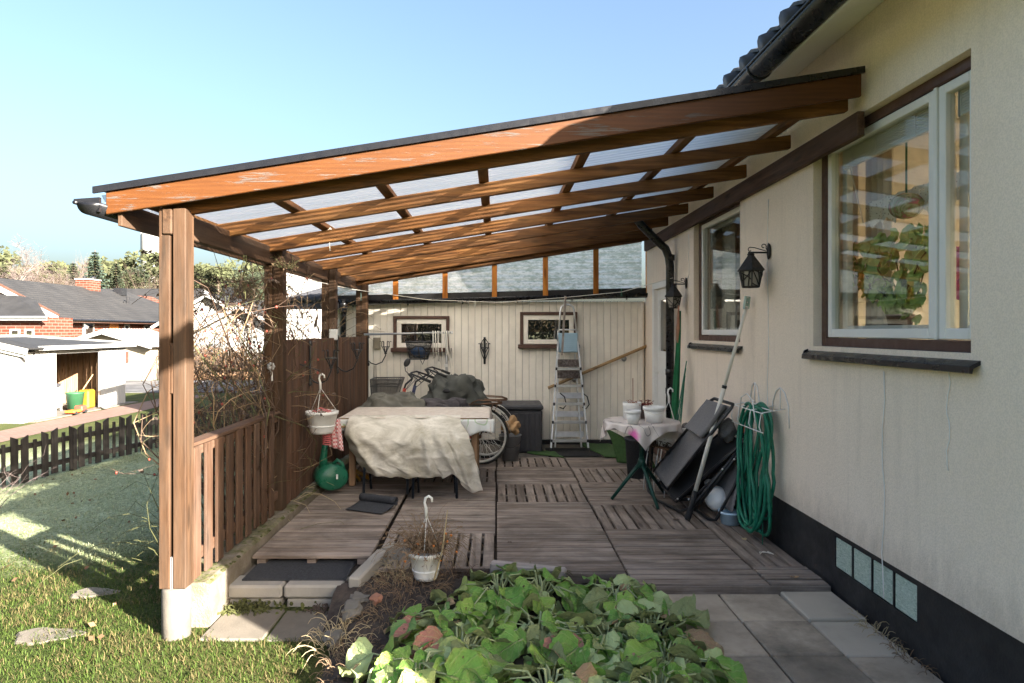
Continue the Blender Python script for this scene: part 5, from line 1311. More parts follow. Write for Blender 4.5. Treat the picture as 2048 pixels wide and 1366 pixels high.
mb = MB().box(c.x + .085, c.x + .103, c.y - .145, c.y - .13, c.z + .0, c.z + .045); mb.build('sticker', M['white_plastic'], t, bev=.002)
t = thing('red_coil', at(654, 880, 6.05), 'pink red coiled cord hanging below the white hanging pot', 'cord')
c = at(654, 862, 6.05); mb = MB().tube([(c.x + .036 * math.cos(q), c.y + .036 * math.sin(q), c.z - q * .0028) for q in [i * .42 for i in range(105)]], .0055, 5); mb.build('coil', M['pink_red'], t, True)
mb = MB(); c = at(664, 838, 6.12)
mb.grid(lambda u, v: (c.x - .06 + .13 * u + .03 * v, c.y + .012 * math.sin(u * 14) + .03 * v, c.z + .0 - .26 * v - .04 * u * v), 16, 12); tag(mb.build('checked_cloth', M['check'], smooth=True, solid=.003), 'red and white checked cloth hanging beside the white hanging pot', 'cloth')

def hang_pot(name, c, w, h, hook, lab, m='white_plastic', plant=None, straps=3, cat='hanging pot'):
    """c = centre of the base"""
    t = thing(name, c, lab, cat); x, y, z = c
    mb = MB().lathe([(0, 0), (w * .66, 0), (w * .74, h * .12), (w * .97, h * .84), (w * 1.04, h * .86), (w * 1.04, h), (w * .97, h), (w * .92, h * .8), (w * .9, h * .78), (0, h * .76)], c, 28); mb.build('pot', M[m], t, True)
    mb = MB().lathe([(w * .80, h * .30), (w * .845, h * .31), (w * .85, h * .36), (w * .82, h * .37)], c, 28); mb.build('moulding', M[m], t, True)
    mb = MB()
    hk = Vector(hook)
    for k in range(straps):
        a = k * 2 * math.pi / straps + .5; mb.tube([(x + w * math.cos(a), y + w * math.sin(a), z + h * .93), hk.lerp(Vector((x + w * math.cos(a), y + w * math.sin(a), z + h)), .1), hk], .0032, 5)
    mb.build('strap', M[m], t, True)
    s = .055; mb = MB(); mb.tube([hk + Vector((0, 0, -.01)), hk + Vector((-.002, 0, .05)), hk + Vector((-.012, 0, .085)), hk + Vector((-.006, 0, .115)), hk + Vector((.014, 0, .128)), hk + Vector((.034, 0, .115)), hk + Vector((.036, 0, .09))], [.011, .010, .008, .009, .009, .008, .007], 8); mb.build('hook', M[m], t, True)
    return t
c = at(644, 866, 6.05); hp = hang_pot('hanging_pot', (c.x, c.y, c.z), .142, .20, at(641, 776, 6.05), 'white hanging pot with withered plant beside the end of the long table', plant=1)
mb = MB().tube([at(641, 742, 6.05), Vector((-1.80, 6.05, 1.30))], .005, 5); mb.build('wall_nail', M['black_metal'], hp)
def tangle(name, m, parent, c, rx, ry, h, n, seed, r=.0022, droop=.6, kind=None, leafm=None):
    rr = random.Random(seed); mb = MB(); lv = MB()
    for k in range(n):
        a = rr.uniform(0, 6.283); q = rr.random() ** .6; p = Vector((c[0] + rx * .45 * q * math.cos(a), c[1] + ry * .45 * q * math.sin(a), c[2])); d = Vector((math.cos(a) * q, math.sin(a) * q, rr.uniform(.5, 1.4))).normalized(); line = [p]
        L = h * rr.uniform(.5, 1.2); ns = 6
        for i in range(ns):
            d += Vector((rr.uniform(-.35, .35), rr.uniform(-.35, .35), rr.uniform(-.35, .2) - droop * i / ns * .5)); d.normalize(); p = p + d * L / ns; line.append(p)
            if leafm and rr.random() < .55:
                o = Vector((rr.uniform(-1, 1), rr.uniform(-1, 1), rr.uniform(-1, .3))).normalized(); s = rr.uniform(.006, .018); w_ = o.orthogonal().normalized() * s * .4; lv.add([p, p + o * s + w_, p + o * s * 2, p + o * s - w_], [(0, 1, 2), (0, 2, 3)])
        mb.tube(line, [r * (1 - .5 * i / ns) for i in range(ns + 1)], 4, cap=False)
    o = mb.build(name, M[m], parent, fixn=False)
    if kind: o['kind'] = kind
    if leafm and lv.v: o2 = lv.build('dead_leaves', M[leafm], parent, fixn=False); o2['kind'] = 'stuff'
    return o
tangle('withered_plant', 'dry_plant', hp, (c.x, c.y, c.z + .17), .11, .11, .12, 60, 5, droop=.2, leafm=None, kind='stuff')
mb = MB(); mb.tube([(c.x - .08, c.y - .03, c.z + .2), (c.x, c.y - .05, c.z + .235), (c.x + .09, c.y - .02, c.z + .2)], .006, 5); mb.tube([(c.x - .05, c.y - .06, c.z + .2), (c.x + .02, c.y - .07, c.z + .22), (c.x + .1, c.y - .06, c.z + .19)], .005, 5); mb.build('red_tie', M['pink_red'], hp)

# ------------------------------------------------------------------ round table and its pots
RT = Vector((1.385, 6.35, 0)); TT = .745
t = thing('round_table', RT, 'small round green tripod table beside the house wall', 'table')
mb = MB().lathe([(0, TT - .03), (.33, TT - .03), (.335, TT - .015), (.33, TT - .006), (0, TT - .006)], RT, 32); mb.build('tabletop', M['table_green'], t, True)
mb = MB().tube([RT + Vector((0, 0, .33)), RT + Vector((0, 0, TT - .03))], .022, 12); mb.lathe([(.05, .30), (.035, .37), (.022, .40)], RT, 12); mb.build('column', M['table_green'], t, True)
for a in (rad(188), rad(282), rad(28)):
    e = RT + Vector((.30 * math.cos(a), .40 * math.sin(a), .008)); mb = MB(); mb.tube([RT + Vector((0, 0, .35)), RT.lerp(e, .25) + Vector((0, 0, .27)), e], [.020, .019, .015], 8); mb.build('leg', M['table_green'], t, True)
    mb = MB().tube([RT + Vector((0, 0, TT - .06)), RT + Vector((.2 * math.cos(a), .2 * math.sin(a), TT - .035))], .012, 6); mb.build('bracket', M['table_green'], t, True)
mb = MB()
def tcl(u, v):
    a, b = (u - .5) * .82, (v - .5) * .82; an = rad(38); x = a * math.cos(an) - b * math.sin(an); y = a * math.sin(an) + b * math.cos(an); r = math.hypot(x, y); th = math.atan2(y, x)
    Rr = .345
    if r <= Rr: return (RT.x + x, RT.y + y, TT + .002 * mnoise.noise(Vector((x * 12, y * 12, 0))))
    o = r - Rr; rr_ = Rr + .012 + o * .10 + .022 * math.sin(th * 13) * min(1, o * 9) + .012 * math.sin(th * 7 + 2) * min(1, o * 9)
    return (RT.x + rr_ * math.cos(th), RT.y + rr_ * math.sin(th), TT - o * .93 + .01 * math.sin(th * 9) * min(1, o * 6))
mb.grid(tcl, 64, 64); tag(mb.build('tablecloth', M['floral'], smooth=True, solid=.003), 'floral oilcloth with hanging corners on the round green table', 'tablecloth')
mb = MB()                                                             # the big pink flower print on the hanging corner
rr = random.Random(2)
def pot(name, x, y, z, r0, r1, h, lab, m='white_plastic', rim=True, soil=True):
    t = thing(name, (x, y, z), lab, 'plant pot', 'pots on the round table')
    pr = [(0, 0), (r0, 0), (r1 * .95, h * .78)] + ([(r1 * .95, h * .78), (r1 * 1.04, h * .79), (r1 * 1.06, h)] if rim else [(r1, h)]) + [(r1 * .95, h), (r1 * .9, h * .86), (0, h * .84)]
    mb = MB().lathe(pr, (x, y, z), 28); mb.build('pot', M[m], t, True)
    if soil: mb = MB().lathe([(r1 * .89, h * .87), (0, h * .89)], (x, y, z), 16); mb.build('soil', M['soil'], t)
    return t
p = at(1265, 850, 6.12); pB = pot('plant_pot', p.x, 6.10, TT + .003, .047, .070, .125, 'small white pot at the front of the round table')
p = at(1264, 835, 6.42); pA = pot('plant_pot', p.x, 6.42, TT + .003, .082, .090, .165, 'tall white pot with a bare stalk at the back of the round table', rim=False)
mb = MB(); mb.tube([(p.x + .01, 6.42, TT + .12), (p.x + .008, 6.42, TT + .40)], .004, 5); mb.build('stalk', M['terracotta'], pA); tangle('dead_stems', 'terracotta', pA, (p.x, 6.42, TT + .15), .12, .12, .05, 22, 3, .004, kind='stuff')
p = at(1309, 842, 6.2); pC = pot('plant_pot', p.x, 6.22, TT + .003, .078, .098, .145, 'wide white pot on the right of the round table', soil=False)
mb = MB(); mb.tube([(p.x - .09, 6.12, TT + .11), (p.x - .03, 6.09, TT + .085), (p.x + .05, 6.105, TT + .10)], .003, 4); mb.build('string', M['white_cord'], pC)
p = at(1284, 838, 6.5); t = thing('brown_pot', (p.x, 6.48, TT), 'square brown pot with red withered flowers between the white pots', 'plant pot')
mb = MB().prism([(p.x - .04, 6.44), (p.x + .05, 6.44), (p.x + .05, 6.53), (p.x - .04, 6.53)], 'z', TT + .003, TT + .13); mb.build('pot', M['brown_pot'], t, bev=.004); tangle('flower', 'rose_hip', t, (p.x + .02, 6.48, TT + .13), .09, .09, .06, 26, 8, .004, kind='stuff', leafm='rose_hip')
c = Vector((1.66, 6.72, .50)); hk = at(1338, 803, 6.35)
hp2 = hang_pot('hanging_pot', (1.665, 6.52, .48), .13, .19, hk, 'white hanging pot half hidden behind the round table, its white hook upright', straps=4)
# stand below it
t = thing('plant_stand', (1.6, 6.7, 0), 'low stand with wooden shelf and white wire legs beside the round table', 'stand')
a = Vector((1.50, 6.55, .44)); mb = MB(); mb.add([(1.50, 6.70, .455), (1.66, 6.30, .455), (1.86, 6.42, .455), (1.70, 6.84, .455), (1.50, 6.70, .475), (1.66, 6.30, .475), (1.86, 6.42, .475), (1.70, 6.84, .475)], [(0,3,2,1),(4,5,6,7),(0,1,5,4),(1,2,6,5),(2,3,7,6),(3,0,4,7)]); mb.build('shelf', M['tan_wood_y'], t, bev=.003)
for (x, y) in ((1.53, 6.68), (1.59, 6.52), (1.655, 6.36), (1.83, 6.45), (1.70, 6.8)): mb = MB(); mb.tube([(x, y, .455), (x - .04, y + .02, .16), (x - .045, y + .02, .0)], .006, 6); mb.build('leg', M['white_plastic'], t, True)
mb = MB(); mb.tube([(1.49, 6.70, .15), (1.61, 6.38, .15), (1.79, 6.47, .15)], .008, 6); mb.build('stretcher', M['grey_steel'], t, True)
tangle('dead_plant', 'dead_leaf', t, (1.60, 6.55, .475), .24, .22, .13, 60, 13, .006, kind='stuff', leafm='dead_leaf')
mb = MB(); rr = random.Random(6)
t2 = thing('dead_vine', (1.515, 6.5, .2), 'brown dried leaf tendril hanging over the edge of the plant stand', 'plant')
mb.tube([(1.53, 6.58, .48), (1.505, 6.52, .42), (1.50, 6.50, .3), (1.51, 6.50, .12)], [.012, .012, .008, .004], 5)
for k in range(22):
    z = .44 - k * .014; o = Vector((rr.uniform(-1, 1), rr.uniform(-1, .2), rr.uniform(-1, .2))).normalized() * rr.uniform(.015, .035); q = Vector((1.50, 6.5, z)); w_ = o.orthogonal().normalized() * .01; mb.add([q, q + o * .6 + w_, q + o, q + o * .6 - w_], [(0, 1, 2), (0, 2, 3)])
mb.build('tendril', M['dead_leaf'], t2)
t = thing('dark_tub', (1.60, 7.35, 0), 'black green plastic tub standing behind the leg of the round table', 'tub'); mb = MB().lathe([(0, 0), (.13, 0), (.155, .40), (.165, .405), (.165, .43), (.15, .43), (.14, .38), (0, .37)], (1.57, 7.30, 0), 26); mb.build('body', M['dark_tub'] if 'dark_tub' in M else M['mat_dark'], t, True)
t = thing('white_tub', (1.90, 6.62, .3), 'square white tub behind the folded recliner, a brown bulb on it', 'tub')
mb = MB(); mb.add([(x * s + 1.90, y * s + 6.62, z) for z, s in ((.28, .82), (.62, 1), (.63, 1.06), (.65, 1.06), (.65, .96), (.60, .93)) for x, y in ((-.12, -.1), (.12, -.1), (.12, .1), (-.12, .1))], [(0, 3, 2, 1)] + [(4*i+k, 4*i+(k+1) % 4, 4*i+4+(k+1) % 4, 4*i+4+k) for i in range(5) for k in range(4)] + [(20, 21, 22, 23)]); mb.build('body', M['white_plastic'], t, bev=.006)
mb = MB().ball((1.88, 6.6, .655), .04, .035, .035, 10, 8, .3); mb.ball((1.93, 6.57, .67), .022, .022, .03, 8, 6); mb.build('bulb', M['brown_bin'], t, True)
t = thing('black_crate', (1.9, 6.62, 0), 'black plastic crate carrying the white tub', 'crate'); mb = MB().box(1.72, 2.06, 6.48, 6.78, 0, .278); mb.build('body', M['black_rubber'], t, bev=.01)
for k in range(3): mb = MB().box(1.715, 1.72, 6.5, 6.76, .05 + k * .08, .09 + k * .08); mb.build('rib', M['black_rubber'], t)

# mats at the back
mb = MB().box(.66, 1.34, 8.46, 9.02, -.004, .012); tag(mb.build('door_mat', M['mat_black'], bev=.004), 'black door mat under the step ladder', 'mat')
def turf(name, pts, lab, seed):
    mb = MB(); n = 14
    def fn(u, v):
        a, b, c, d = [Vector(p) for p in pts]; p = a.lerp(b, u).lerp(d.lerp(c, u), v); q = mnoise.noise(Vector((p.x * 5 + seed, p.y * 5, 0)))
        return (p.x + .02 * mnoise.noise(Vector((p.x*14, p.y*14, seed))), p.y, p.z + .012 * q + .006)
    mb.grid(fn, n, n); tag(mb.build(name, M['turf_green'], smooth=True, solid=.012), lab, 'mat')
turf('turf_mat', [(.40, 8.66, .004), (.85, 8.36, .004), (.75, 8.75, .004), (.50, 8.98, .004)], 'scrap of green artificial turf left of the black door mat', 1)
turf('turf_mat', [(1.37, 8.38, .012), (1.72, 8.32, .012), (1.58, 9.30, .02), (1.15, 9.30, .02)], 'larger green artificial turf mat right of the black door mat', 2)
mb = MB()
def curl(u, v):
    q = v * 1.25; x = 1.50 + .50 * u - .06 * math.cos(q * 2); y = 7.95 + .45 * u; 
    return (1.46 + .05 * math.sin(u * 3) + .30 * (1 - math.cos(q)) * -.35 + u * .38 - .1 * v, 8.05 - u * .35 + .1 * v, .01 + .42 * math.sin(q * 1.2) * (1 - .55 * u) )
mb.grid(curl, 18, 18); tag(mb.build('turf_roll', M['turf_green'], smooth=True, solid=.012), 'stiff green turf mat curling up behind the round table', 'mat')

# ------------------------------------------------------------------ recliner, pole, hose, parasol
def panel(name, parent, m, bl, br, tr, tl, sag, nu=10, nv=22, scal=0.0, solid=.006):
    bl, br, tr, tl = map(Vector, (bl, br, tr, tl)); nrm = (br - bl).cross(tl - bl).normalized()
    def fn(u, v):
        u2 = u
        if scal and (u in (0, 1)): u2 = u + (scal * (1 if int(v * nv) % 2 else -1)) * (1 if u == 1 else -1)
        p = bl.lerp(br, u2).lerp(tl.lerp(tr, u2), v); return p + nrm * (sag * math.sin(u * math.pi) * math.sin(v * math.pi) + .01 * mnoise.noise(p * 6))
    return MB().grid(fn, nu, nv).build(name, M[m], parent, True, solid=solid)
t = thing('recliner', (1.75, 5.9, 0), 'folded grey garden recliner with black tube frame leaning at the wall', 'folding chair')
bl, br, tr, tl = (1.52, 6.42, .24), (1.52, 5.92, .20), (1.90, 5.40, .985), (1.90, 5.86, .985)
panel('backrest', t, 'sling', bl, br, tr, tl, -.03, scal=.02)
B = lambda p, q, f, off=0: Vector(p).lerp(Vector(q), f) + Vector((-off, 0, off * .5))
P_ = panel('pillow', t, 'sling', B(bl, tl, .62, .035), B(br, tr, .62, .035), B(br, tr, .99, .03), B(bl, tl, .99, .03), -.02, solid=.03)
mb = MB(); mb.tube([B(br, bl, 1.04), B(bl, tl, .5, .0) + Vector((0, .03, 0)), Vector(tl) + Vector((0, .03, 0)), Vector(tl) + Vector((.02, 0, .02)), Vector(tr) + Vector((.02, 0, .02)), Vector(tr) + Vector((0, -.03, 0)), B(br, tr, .5) + Vector((0, -.03, 0)), B(bl, br, 1.05)], .014, 8); mb.build('back_frame', M['black_metal'], t, True)
sl_, sr_ = Vector((1.56, 6.38, .14)), Vector((1.58, 5.85, .10)); ul, ur = Vector((2.02, 5.95, .70)), Vector((2.02, 5.42, .70))
panel('seat', t, 'sling_dark', sl_, sr_, ur, ul, -.02, scal=.02)
mb = MB(); mb.tube([sl_, ul, ul + Vector((.02, -.02, .03)), ur + Vector((.02, .02, .03)), ur, sr_], .015, 8); mb.build('seat_frame', M['black_metal'], t, True)
panel('leg_rest', t, 'sling', (1.90, 5.85, .12), (1.92, 5.42, .12), (2.05, 5.38, .62), (2.04, 5.85, .62), 0.01, scal=.02)
for pts in ([(1.45, 6.45, .20), (1.46, 6.38, .06), (1.50, 6.22, .02), (1.56, 6.0, .022), (1.60, 5.78, .03), (1.67, 5.66, .10), (1.98, 5.45, .62)], [(1.54, 6.2, .16), (1.60, 5.95, .08), (1.70, 5.75, .15), (2.0, 5.5, .58)], [(2.05, 5.42, .62), (1.95, 5.46, .32), (1.82, 5.52, .03), (1.78, 5.60, .018), (1.76, 5.95, .018), (1.80, 6.1, .05), (2.03, 5.95, .6)], [(1.70, 5.72, .06), (1.84, 5.56, .34), (2.02, 5.42, .66)]):
    mb = MB(); mb.tube(pts, .0135, 8); mb.build('tube', M['black_metal'], t, True)
mb = MB()
for p in ((1.60, 5.83, .13), (1.66, 5.70, .16), (1.88, 5.50, .46), (1.96, 5.45, .55), (2.0, 5.43, .62)): mb.ball((p[0] - .015, p[1] - .012, p[2]), .009, .009, .009, 8, 6)
mb.build('rivet', M['chrome'], t, True)
mb = MB().ball((1.95, 5.62, .76), .07, .10, .09, 14, 10, .5); mb.build('folded_cloth', M['sling'], t, True)

t = thing('telescopic_pole', (1.61, 5.58, 0), 'long pale telescopic pole with black foot and green head against the wall', 'pole')
f0 = Vector((1.605, 5.59, .012)); f1 = Vector((2.062, 5.46, 1.83)); L = lambda q: f0.lerp(f1, q)
mb = MB().tube([L(.135), L(.62)], .0175, 12); mb.build('shaft', M['white_far'] if False else M['cream_pole'] if 'cream_pole' in M else M['white_cord'], t, True)
mb = MB().tube([L(.622), L(.985)], .0135, 12); mb.build('shaft', M['white_cord'], t, True)
mb = MB().tube([L(.612), L(.625)], .0195, 12); mb.build('collar', M['black_rubber'], t, True)
mb = MB().tube([L(0), L(.02), L(.06), L(.137)], [.022, .026, .021, .023], 12); mb.build('foot', M['black_rubber'], t, True)
mb = MB(); a = L(.975); mb.bar(a, a + Vector((.012, -.0, .10)), .05, .012, (0, 1, 0)); mb.bar(a + Vector((-.02, -.01, -.005)), a + Vector((-.005, -.01, .10)), .008, .03, (0, 1, 0)); mb.build('head', M['sky_glass'], t, bev=.002)
mb = MB()
for q in (.01, .05, .09): mb.ball(a + Vector((.0 + q * .1, -.012, q)), .006, .006, .006, 6, 5)
mb.build('rivet', M['chrome'], t)

def loop(cy, zt, zb, w, x, tw, ph, n=44):
    pts = []
    for i in range(n):
        q = 2 * math.pi * i / n; s = math.sin(q); k = math.cos(q); zz = (zt + zb) / 2 + (zt - zb) / 2 * k
        wid = w * (1 - .35 * tw * math.exp(-((zz - .45) / .25) ** 2)) * (1 if zz < .5 else .8)
        yy = cy + wid * math.copysign(abs(s) ** .8, s) + .05 * math.sin(zz * 4 + ph)
        pts.append((x - .02 * math.sin(q * 2 + ph) - .018 * (1 - k), yy, zz))
    return pts
t = thing('garden_hose', (2.0, 5.1, .1), 'coiled dark green garden hose hanging on the house wall', 'hose'); rr = random.Random(12)
for k in range(9):
    mb = MB(); mb.tube(loop(5.12 + rr.uniform(-.05, .05), 1.02 + rr.uniform(-.02, .03), .03 + rr.uniform(.0, .22), .24 + rr.uniform(-.05, .07), 2.05 - .011 * k, rr.uniform(.4, 1.4), rr.uniform(0, 6)), .0125, 8, True); mb.build('coil', M['hose_green'], t, True)
mb = MB(); mb.tube([(2.03, 5.32, .95), (2.02, 5.36, .6), (2.02, 5.34, .2), (2.0, 5.15, .06), (1.98, 4.98, .1)], .0125, 8); mb.tube([(2.0, 5.0, .3), (1.99, 4.97, .1), (1.985, 4.965, .005)], .004, 5); mb.build('loose_end', M['hose_green'], t, True)
mb = MB(); a = Vector((2.03, 5.46, .93)); b = Vector((2.02, 5.50, .72)); mb.tube([a, a.lerp(b, .55)], .017, 8); mb.tube([a.lerp(b, .8), b], [.022, .016], 8); N = mb.build('nozzle', M['black_rubber'], t, True)
mb = MB().tube([a.lerp(b, .56), a.lerp(b, .79)], .023, 8); mb.build('ring', M['orange_plastic'], N, True)
t = thing('hose_holder', (2.09, 5.1, 1.0), 'white wire holder on the wall carrying the green hose', 'holder')
for y, w in ((5.42, .10), (4.93, .15)):
    mb = MB(); mb.tube([(WX - .006, y + w, .93), (WX - .006, y + w * .9, 1.06), (WX - .006, y + w * .5, 1.15), (WX - .006, y, 1.18), (WX - .006, y - w * .5, 1.15), (WX - .006, y - w * .9, 1.06), (WX - .006, y - w, .90)], .0045, 5); mb.tube([(WX - .006, y, 1.18), (WX - .006, y, 1.02)], .004, 5); mb.build('bow', M['white_plastic'], t, True)
mb = MB()
for y in (5.42, 5.28, 5.05, 4.85): mb.tube([(WX - .006, y, 1.03), (1.93, y, 1.0), (1.915, y, .90), (1.93, y, .86)], .0045, 5)
for x, z in ((2.0, 1.02), (1.93, 1.0), (1.93, .86)): mb.tube([(x, 5.45, z), (x, 4.82, z)], .0045, 5)
mb.tube([(1.925, 5.3, .87), (1.92, 5.22, 1.08), (1.92, 5.1, 1.12), (1.92, 4.99, 1.08), (1.925, 4.93, .87)], .0045, 5); mb.build('cradle', M['white_plastic'], t, True)
t = thing('white_canister', (1.93, 5.62, .1), 'white plastic canister lying behind the recliner by the wall', 'canister')
mb = MB().ball((1.88, 5.68, .17), .10, .12, .10, 16, 10, rot=Matrix.Rotation(.5, 3, 'X')); mb.tube([(1.86, 5.72, .22), (1.83, 5.78, .30)], [.05, .03], 12); mb.build('body', M['white_plastic'], t, True)
t = thing('blue_tub', (1.93, 5.48, .0), 'low pale blue plastic tub on the deck behind the recliner', 'tub'); mb = MB().lathe([(0, 0), (.072, 0), (.088, .085), (.095, .087), (.095, .105), (.085, .105), (.08, .02), (0, .015)], (1.94, 5.52, .003), 20); mb.build('body', M['blue_tub'], t, True)
# closed parasol and plant canes in the corner
t = thing('parasol', (1.97, 7.2, 0), 'closed green parasol with an orange tip leaning behind the farther lantern', 'parasol')
a = Vector((2.01, 7.28, 1.82)); b = Vector((1.93, 7.22, .62)); c = Vector((1.87, 7.18, .0))
mb = MB(); n = 22
def par(u, v):
    p = a.lerp(b, v); r = .010 + .026 * v ** .7 - .012 * max(0, v - .8) * 5 * .4; an = u * 2 * math.pi; r *= 1 + .28 * math.sin(an * 4 + v * 2)
    return (p.x + r * math.cos(an), p.y + r * math.sin(an), p.z)
mb.grid(par, 32, 16); mb.build('canopy', M['green_cloth'], t, True); mb = MB().tube([b, c], .013, 8); mb.build('pole', M['grey_steel'], t, True)
mb = MB(); mb.tube([a + Vector((-.02, -.015, .06)), a + Vector((-.03, -.02, -.2)), a + Vector((-.035, -.02, -.35))], [.008, .02, .012], 7); mb.build('tip', M['terracotta'], t, True)
t = thing('plant_canes', (1.85, 7.05, 0), 'thin green plant canes leaning in the corner by the downpipe', 'canes')
for k in range(4): mb = MB(); mb.tube([(1.78 + .035 * k, 7.0, .0), (2.03, 7.1 + .03 * k, 1.28 - .08 * k)], .006, 5); mb.build('cane', M['green_plastic'], t, True)
# small litter on the deck
def litter(x, y, s, m, lab, seed, z=.004, cat='dead leaf'):
    rr = random.Random(seed); mb = MB(); mb.grid(lambda u, v: (x + (u - .5) * s * (1.2 - abs(v - .5)), y + (v - .5) * s * .9, z + s * .25 * (abs(u - .5) + .4 * math.sin(v * 4 + seed))), 4, 4); tag(mb.build('dead_leaf', M[m], solid=.001), lab, cat)
litter(1.93, 4.31, .05, 'paper_bag', 'tan dead leaf on the front edge of the deck by the wall', 1); litter(1.52, 5.62, .05, 'dead_leaf', 'curled brown leaf on the deck in front of the recliner', 2); litter(.10, 5.02, .03, 'dead_leaf', 'tiny dark leaf on the middle deck tile', 3); litter(1.90, 5.10, .035, 'straw', 'pale leaf under the green hose', 4)
t = tag(MB().tube([(1.95, 4.78 + .02 * math.sin(i), .006) if 0 else (1.93 + .05 * math.sin(i * 1.1), 4.78 + .03 * math.cos(i * 2.3), .006) for i in range(9)], .003, 4).build('string_scrap', M['white_cord']), 'scrap of white string on the deck by the plinth', 'string')
# ------------------------------------------------------------------ picket fence
def picket_fence(p0, p1, lab, first=0):
    p0, p1 = Vector(p0), Vector(p1); L = (p1 - p0).length; d = (p1 - p0) / L; ang = math.atan2(d.y, d.x); rot = Matrix.Rotation(ang, 3, 'Z')
    t = thing('picket_fence', (p0 + p1) / 2, lab, 'fence')
    pats = [(.105, .66, 1), (.05, .58, 0), (.105, .66, -1)]; protos = []
    for w, h, s in pats:
        mb = MB(); a, b = (h - .05, h) if s > 0 else ((h, h - .05) if s < 0 else (h, h)); mb.prism([(-w/2, 0), (w/2, 0), (w/2, b), (-w/2, a)], 'y', -.012, .012); me = mb.mesh('picket', M['picket_wood_z']); bevel(me, .003); protos.append(me)
    n = int(L / .155)
    for k in range(n):
        q = p0 + d * (.08 + k * .155); o = bpy.data.objects.new('picket', protos[(k + first) % 3]); z = gz(q.x, q.y) + .03 + R.uniform(-.015, .015)
        link(o, t, Vector((q.x, q.y, z)), rot @ Matrix.Rotation(R.uniform(-.02, .02), 3, 'Y'))
    off = Vector((-d.y, d.x, 0)) * .028
    ns = max(1, int(L / 2.2))
    for s in range(ns):
        a, b = p0.lerp(p1, s / ns) + off, p0.lerp(p1, (s + 1) / ns) + off
        for h in (.17, .50):
            mb = MB(); mb.bar((a.x, a.y, gz(a.x, a.y) + h), (b.x, b.y, gz(b.x, b.y) + h), .03, .075); mb.build('rail', M['picket_wood_x'], t, bev=.003)
        mb = MB().box(a.x - .04, a.x + .04, a.y - .04, a.y + .04, gz(a.x, a.y) - .2, gz(a.x, a.y) + .62); mb.build('post', M['picket_wood_z'], t, bev=.004)
picket_fence((-7.05, 7.4, 0), (-5.05, 15.4, 0), 'low black picket fence along the frosty lawn')

# ------------------------------------------------------------------ white carport shed by the path
GZF = -.91
CP = thing('carport', (-14.2, 20.5, GZF), 'white open fronted carport with flat dark roof by the pink path', 'carport')
X = -12.8
def boards_x(t, x, y0, y1, z0, z1, m, p=.16):
    n = max(1, round((y1 - y0) / p)); q = (y1 - y0) / n
    for k in range(n): box('board', t, m, x - .025, x, y0 + k*q + .008, y0 + (k+1)*q - .008, z0, z1, .006)
def boards_y(t, y, x0, x1, z0, z1, m, p=.16):
    n = max(1, round((x1 - x0) / p)); q = (x1 - x0) / n
    for k in range(n): box('board', t, m, x0 + k*q + .008, x0 + (k+1)*q - .008, y, y + .025, z0, z1, .006)
boards_x(CP, X, 18.45, 19.35, GZF + .04, 1.10, M['white_far']); boards_x(CP, X, 21.55, 22.95, GZF + .04, 1.10, M['white_far'])
mb = MB().box(X - .06, X - .03, 19.35, 21.55, .93, 1.10); mb.box(X - .08, X - .026, 19.27, 19.35, GZF, 1.1); mb.box(X - .08, X + .0, 21.50, 21.548, GZF, 1.1); mb.build('frame', M['white_far'], CP, bev=.004)
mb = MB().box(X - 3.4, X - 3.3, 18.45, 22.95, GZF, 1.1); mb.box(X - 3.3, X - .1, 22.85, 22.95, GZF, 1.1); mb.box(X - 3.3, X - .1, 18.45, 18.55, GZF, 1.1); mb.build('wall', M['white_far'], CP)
boards_x(CP, X - 3.27, 18.56, 22.8, GZF, 1.09, M['tan_wood_z'], .2); boards_y(CP, 22.80, X - 3.2, X - .12, GZF, 1.09, M['tan_wood_z'], .2)
for z in (-.1, .0 + .8): mb = MB().box(X - 3.24, X - 3.2, 18.6, 22.7, z, z + .09); mb.build('batten', M['tan_wood_y'], CP, bev=.004)
for y in (20.2, 21.3): mb = MB().box(X - 3.24, X - 3.19, y, y + .09, GZF, 1.05); mb.build('batten', M['tan_wood_z'], CP, bev=.004)
mb = MB(); mb.add([(X + .18, 18.3, 1.12), (X + .18, 23.25, 1.12), (X - 3.7, 23.25, 1.36), (X - 3.7, 18.3, 1.36), (X + .18, 18.3, 1.16), (X + .18, 23.25, 1.16), (X - 3.7, 23.25, 1.40), (X - 3.7, 18.3, 1.40)], [(0,1,2,3),(7,6,5,4),(0,4,5,1),(1,5,6,2),(2,6,7,3),(3,7,4,0)]); mb.build('roof', M['far_roof'], CP)
mb = MB(); mb.bar((X + .2, 18.3, 1.12), (X + .2, 23.25, 1.12), .03, .12); mb.bar((X + .18, 23.27, 1.14), (X - 3.7, 23.27, 1.40), .03, .14); mb.bar((X - 3.72, 18.3, 1.42), (X - 3.72, 23.27, 1.42), .05, .10); mb.build('fascia', M['white_far'], CP)
t = thing('garden_shed', (-14.5, 18, GZF), 'white garden shed with sloping white barge boards left of the carport', 'shed')
boards_y(t, 17.9, -16.2, X - .03, GZF + .03, 1.02, M['white_far'], .15)
mb = MB().prism([(-16.2, GZF), (X - .03, GZF), (X - .03, 1.02), (-15.6, 1.72), (-16.2, 1.72)], 'y', 17.93, 18.42); mb.build('body', M['white_far'], t)
for q, w in ((0, .16), (.10, .09)): mb = MB(); mb.bar((-15.8, 17.78 + q * .6, 1.78 - q * 1.3), (X + .25, 17.78 + q * .6, 1.04 - q * 1.3), .04, w); mb.build('barge_board', M['white_far'], t)
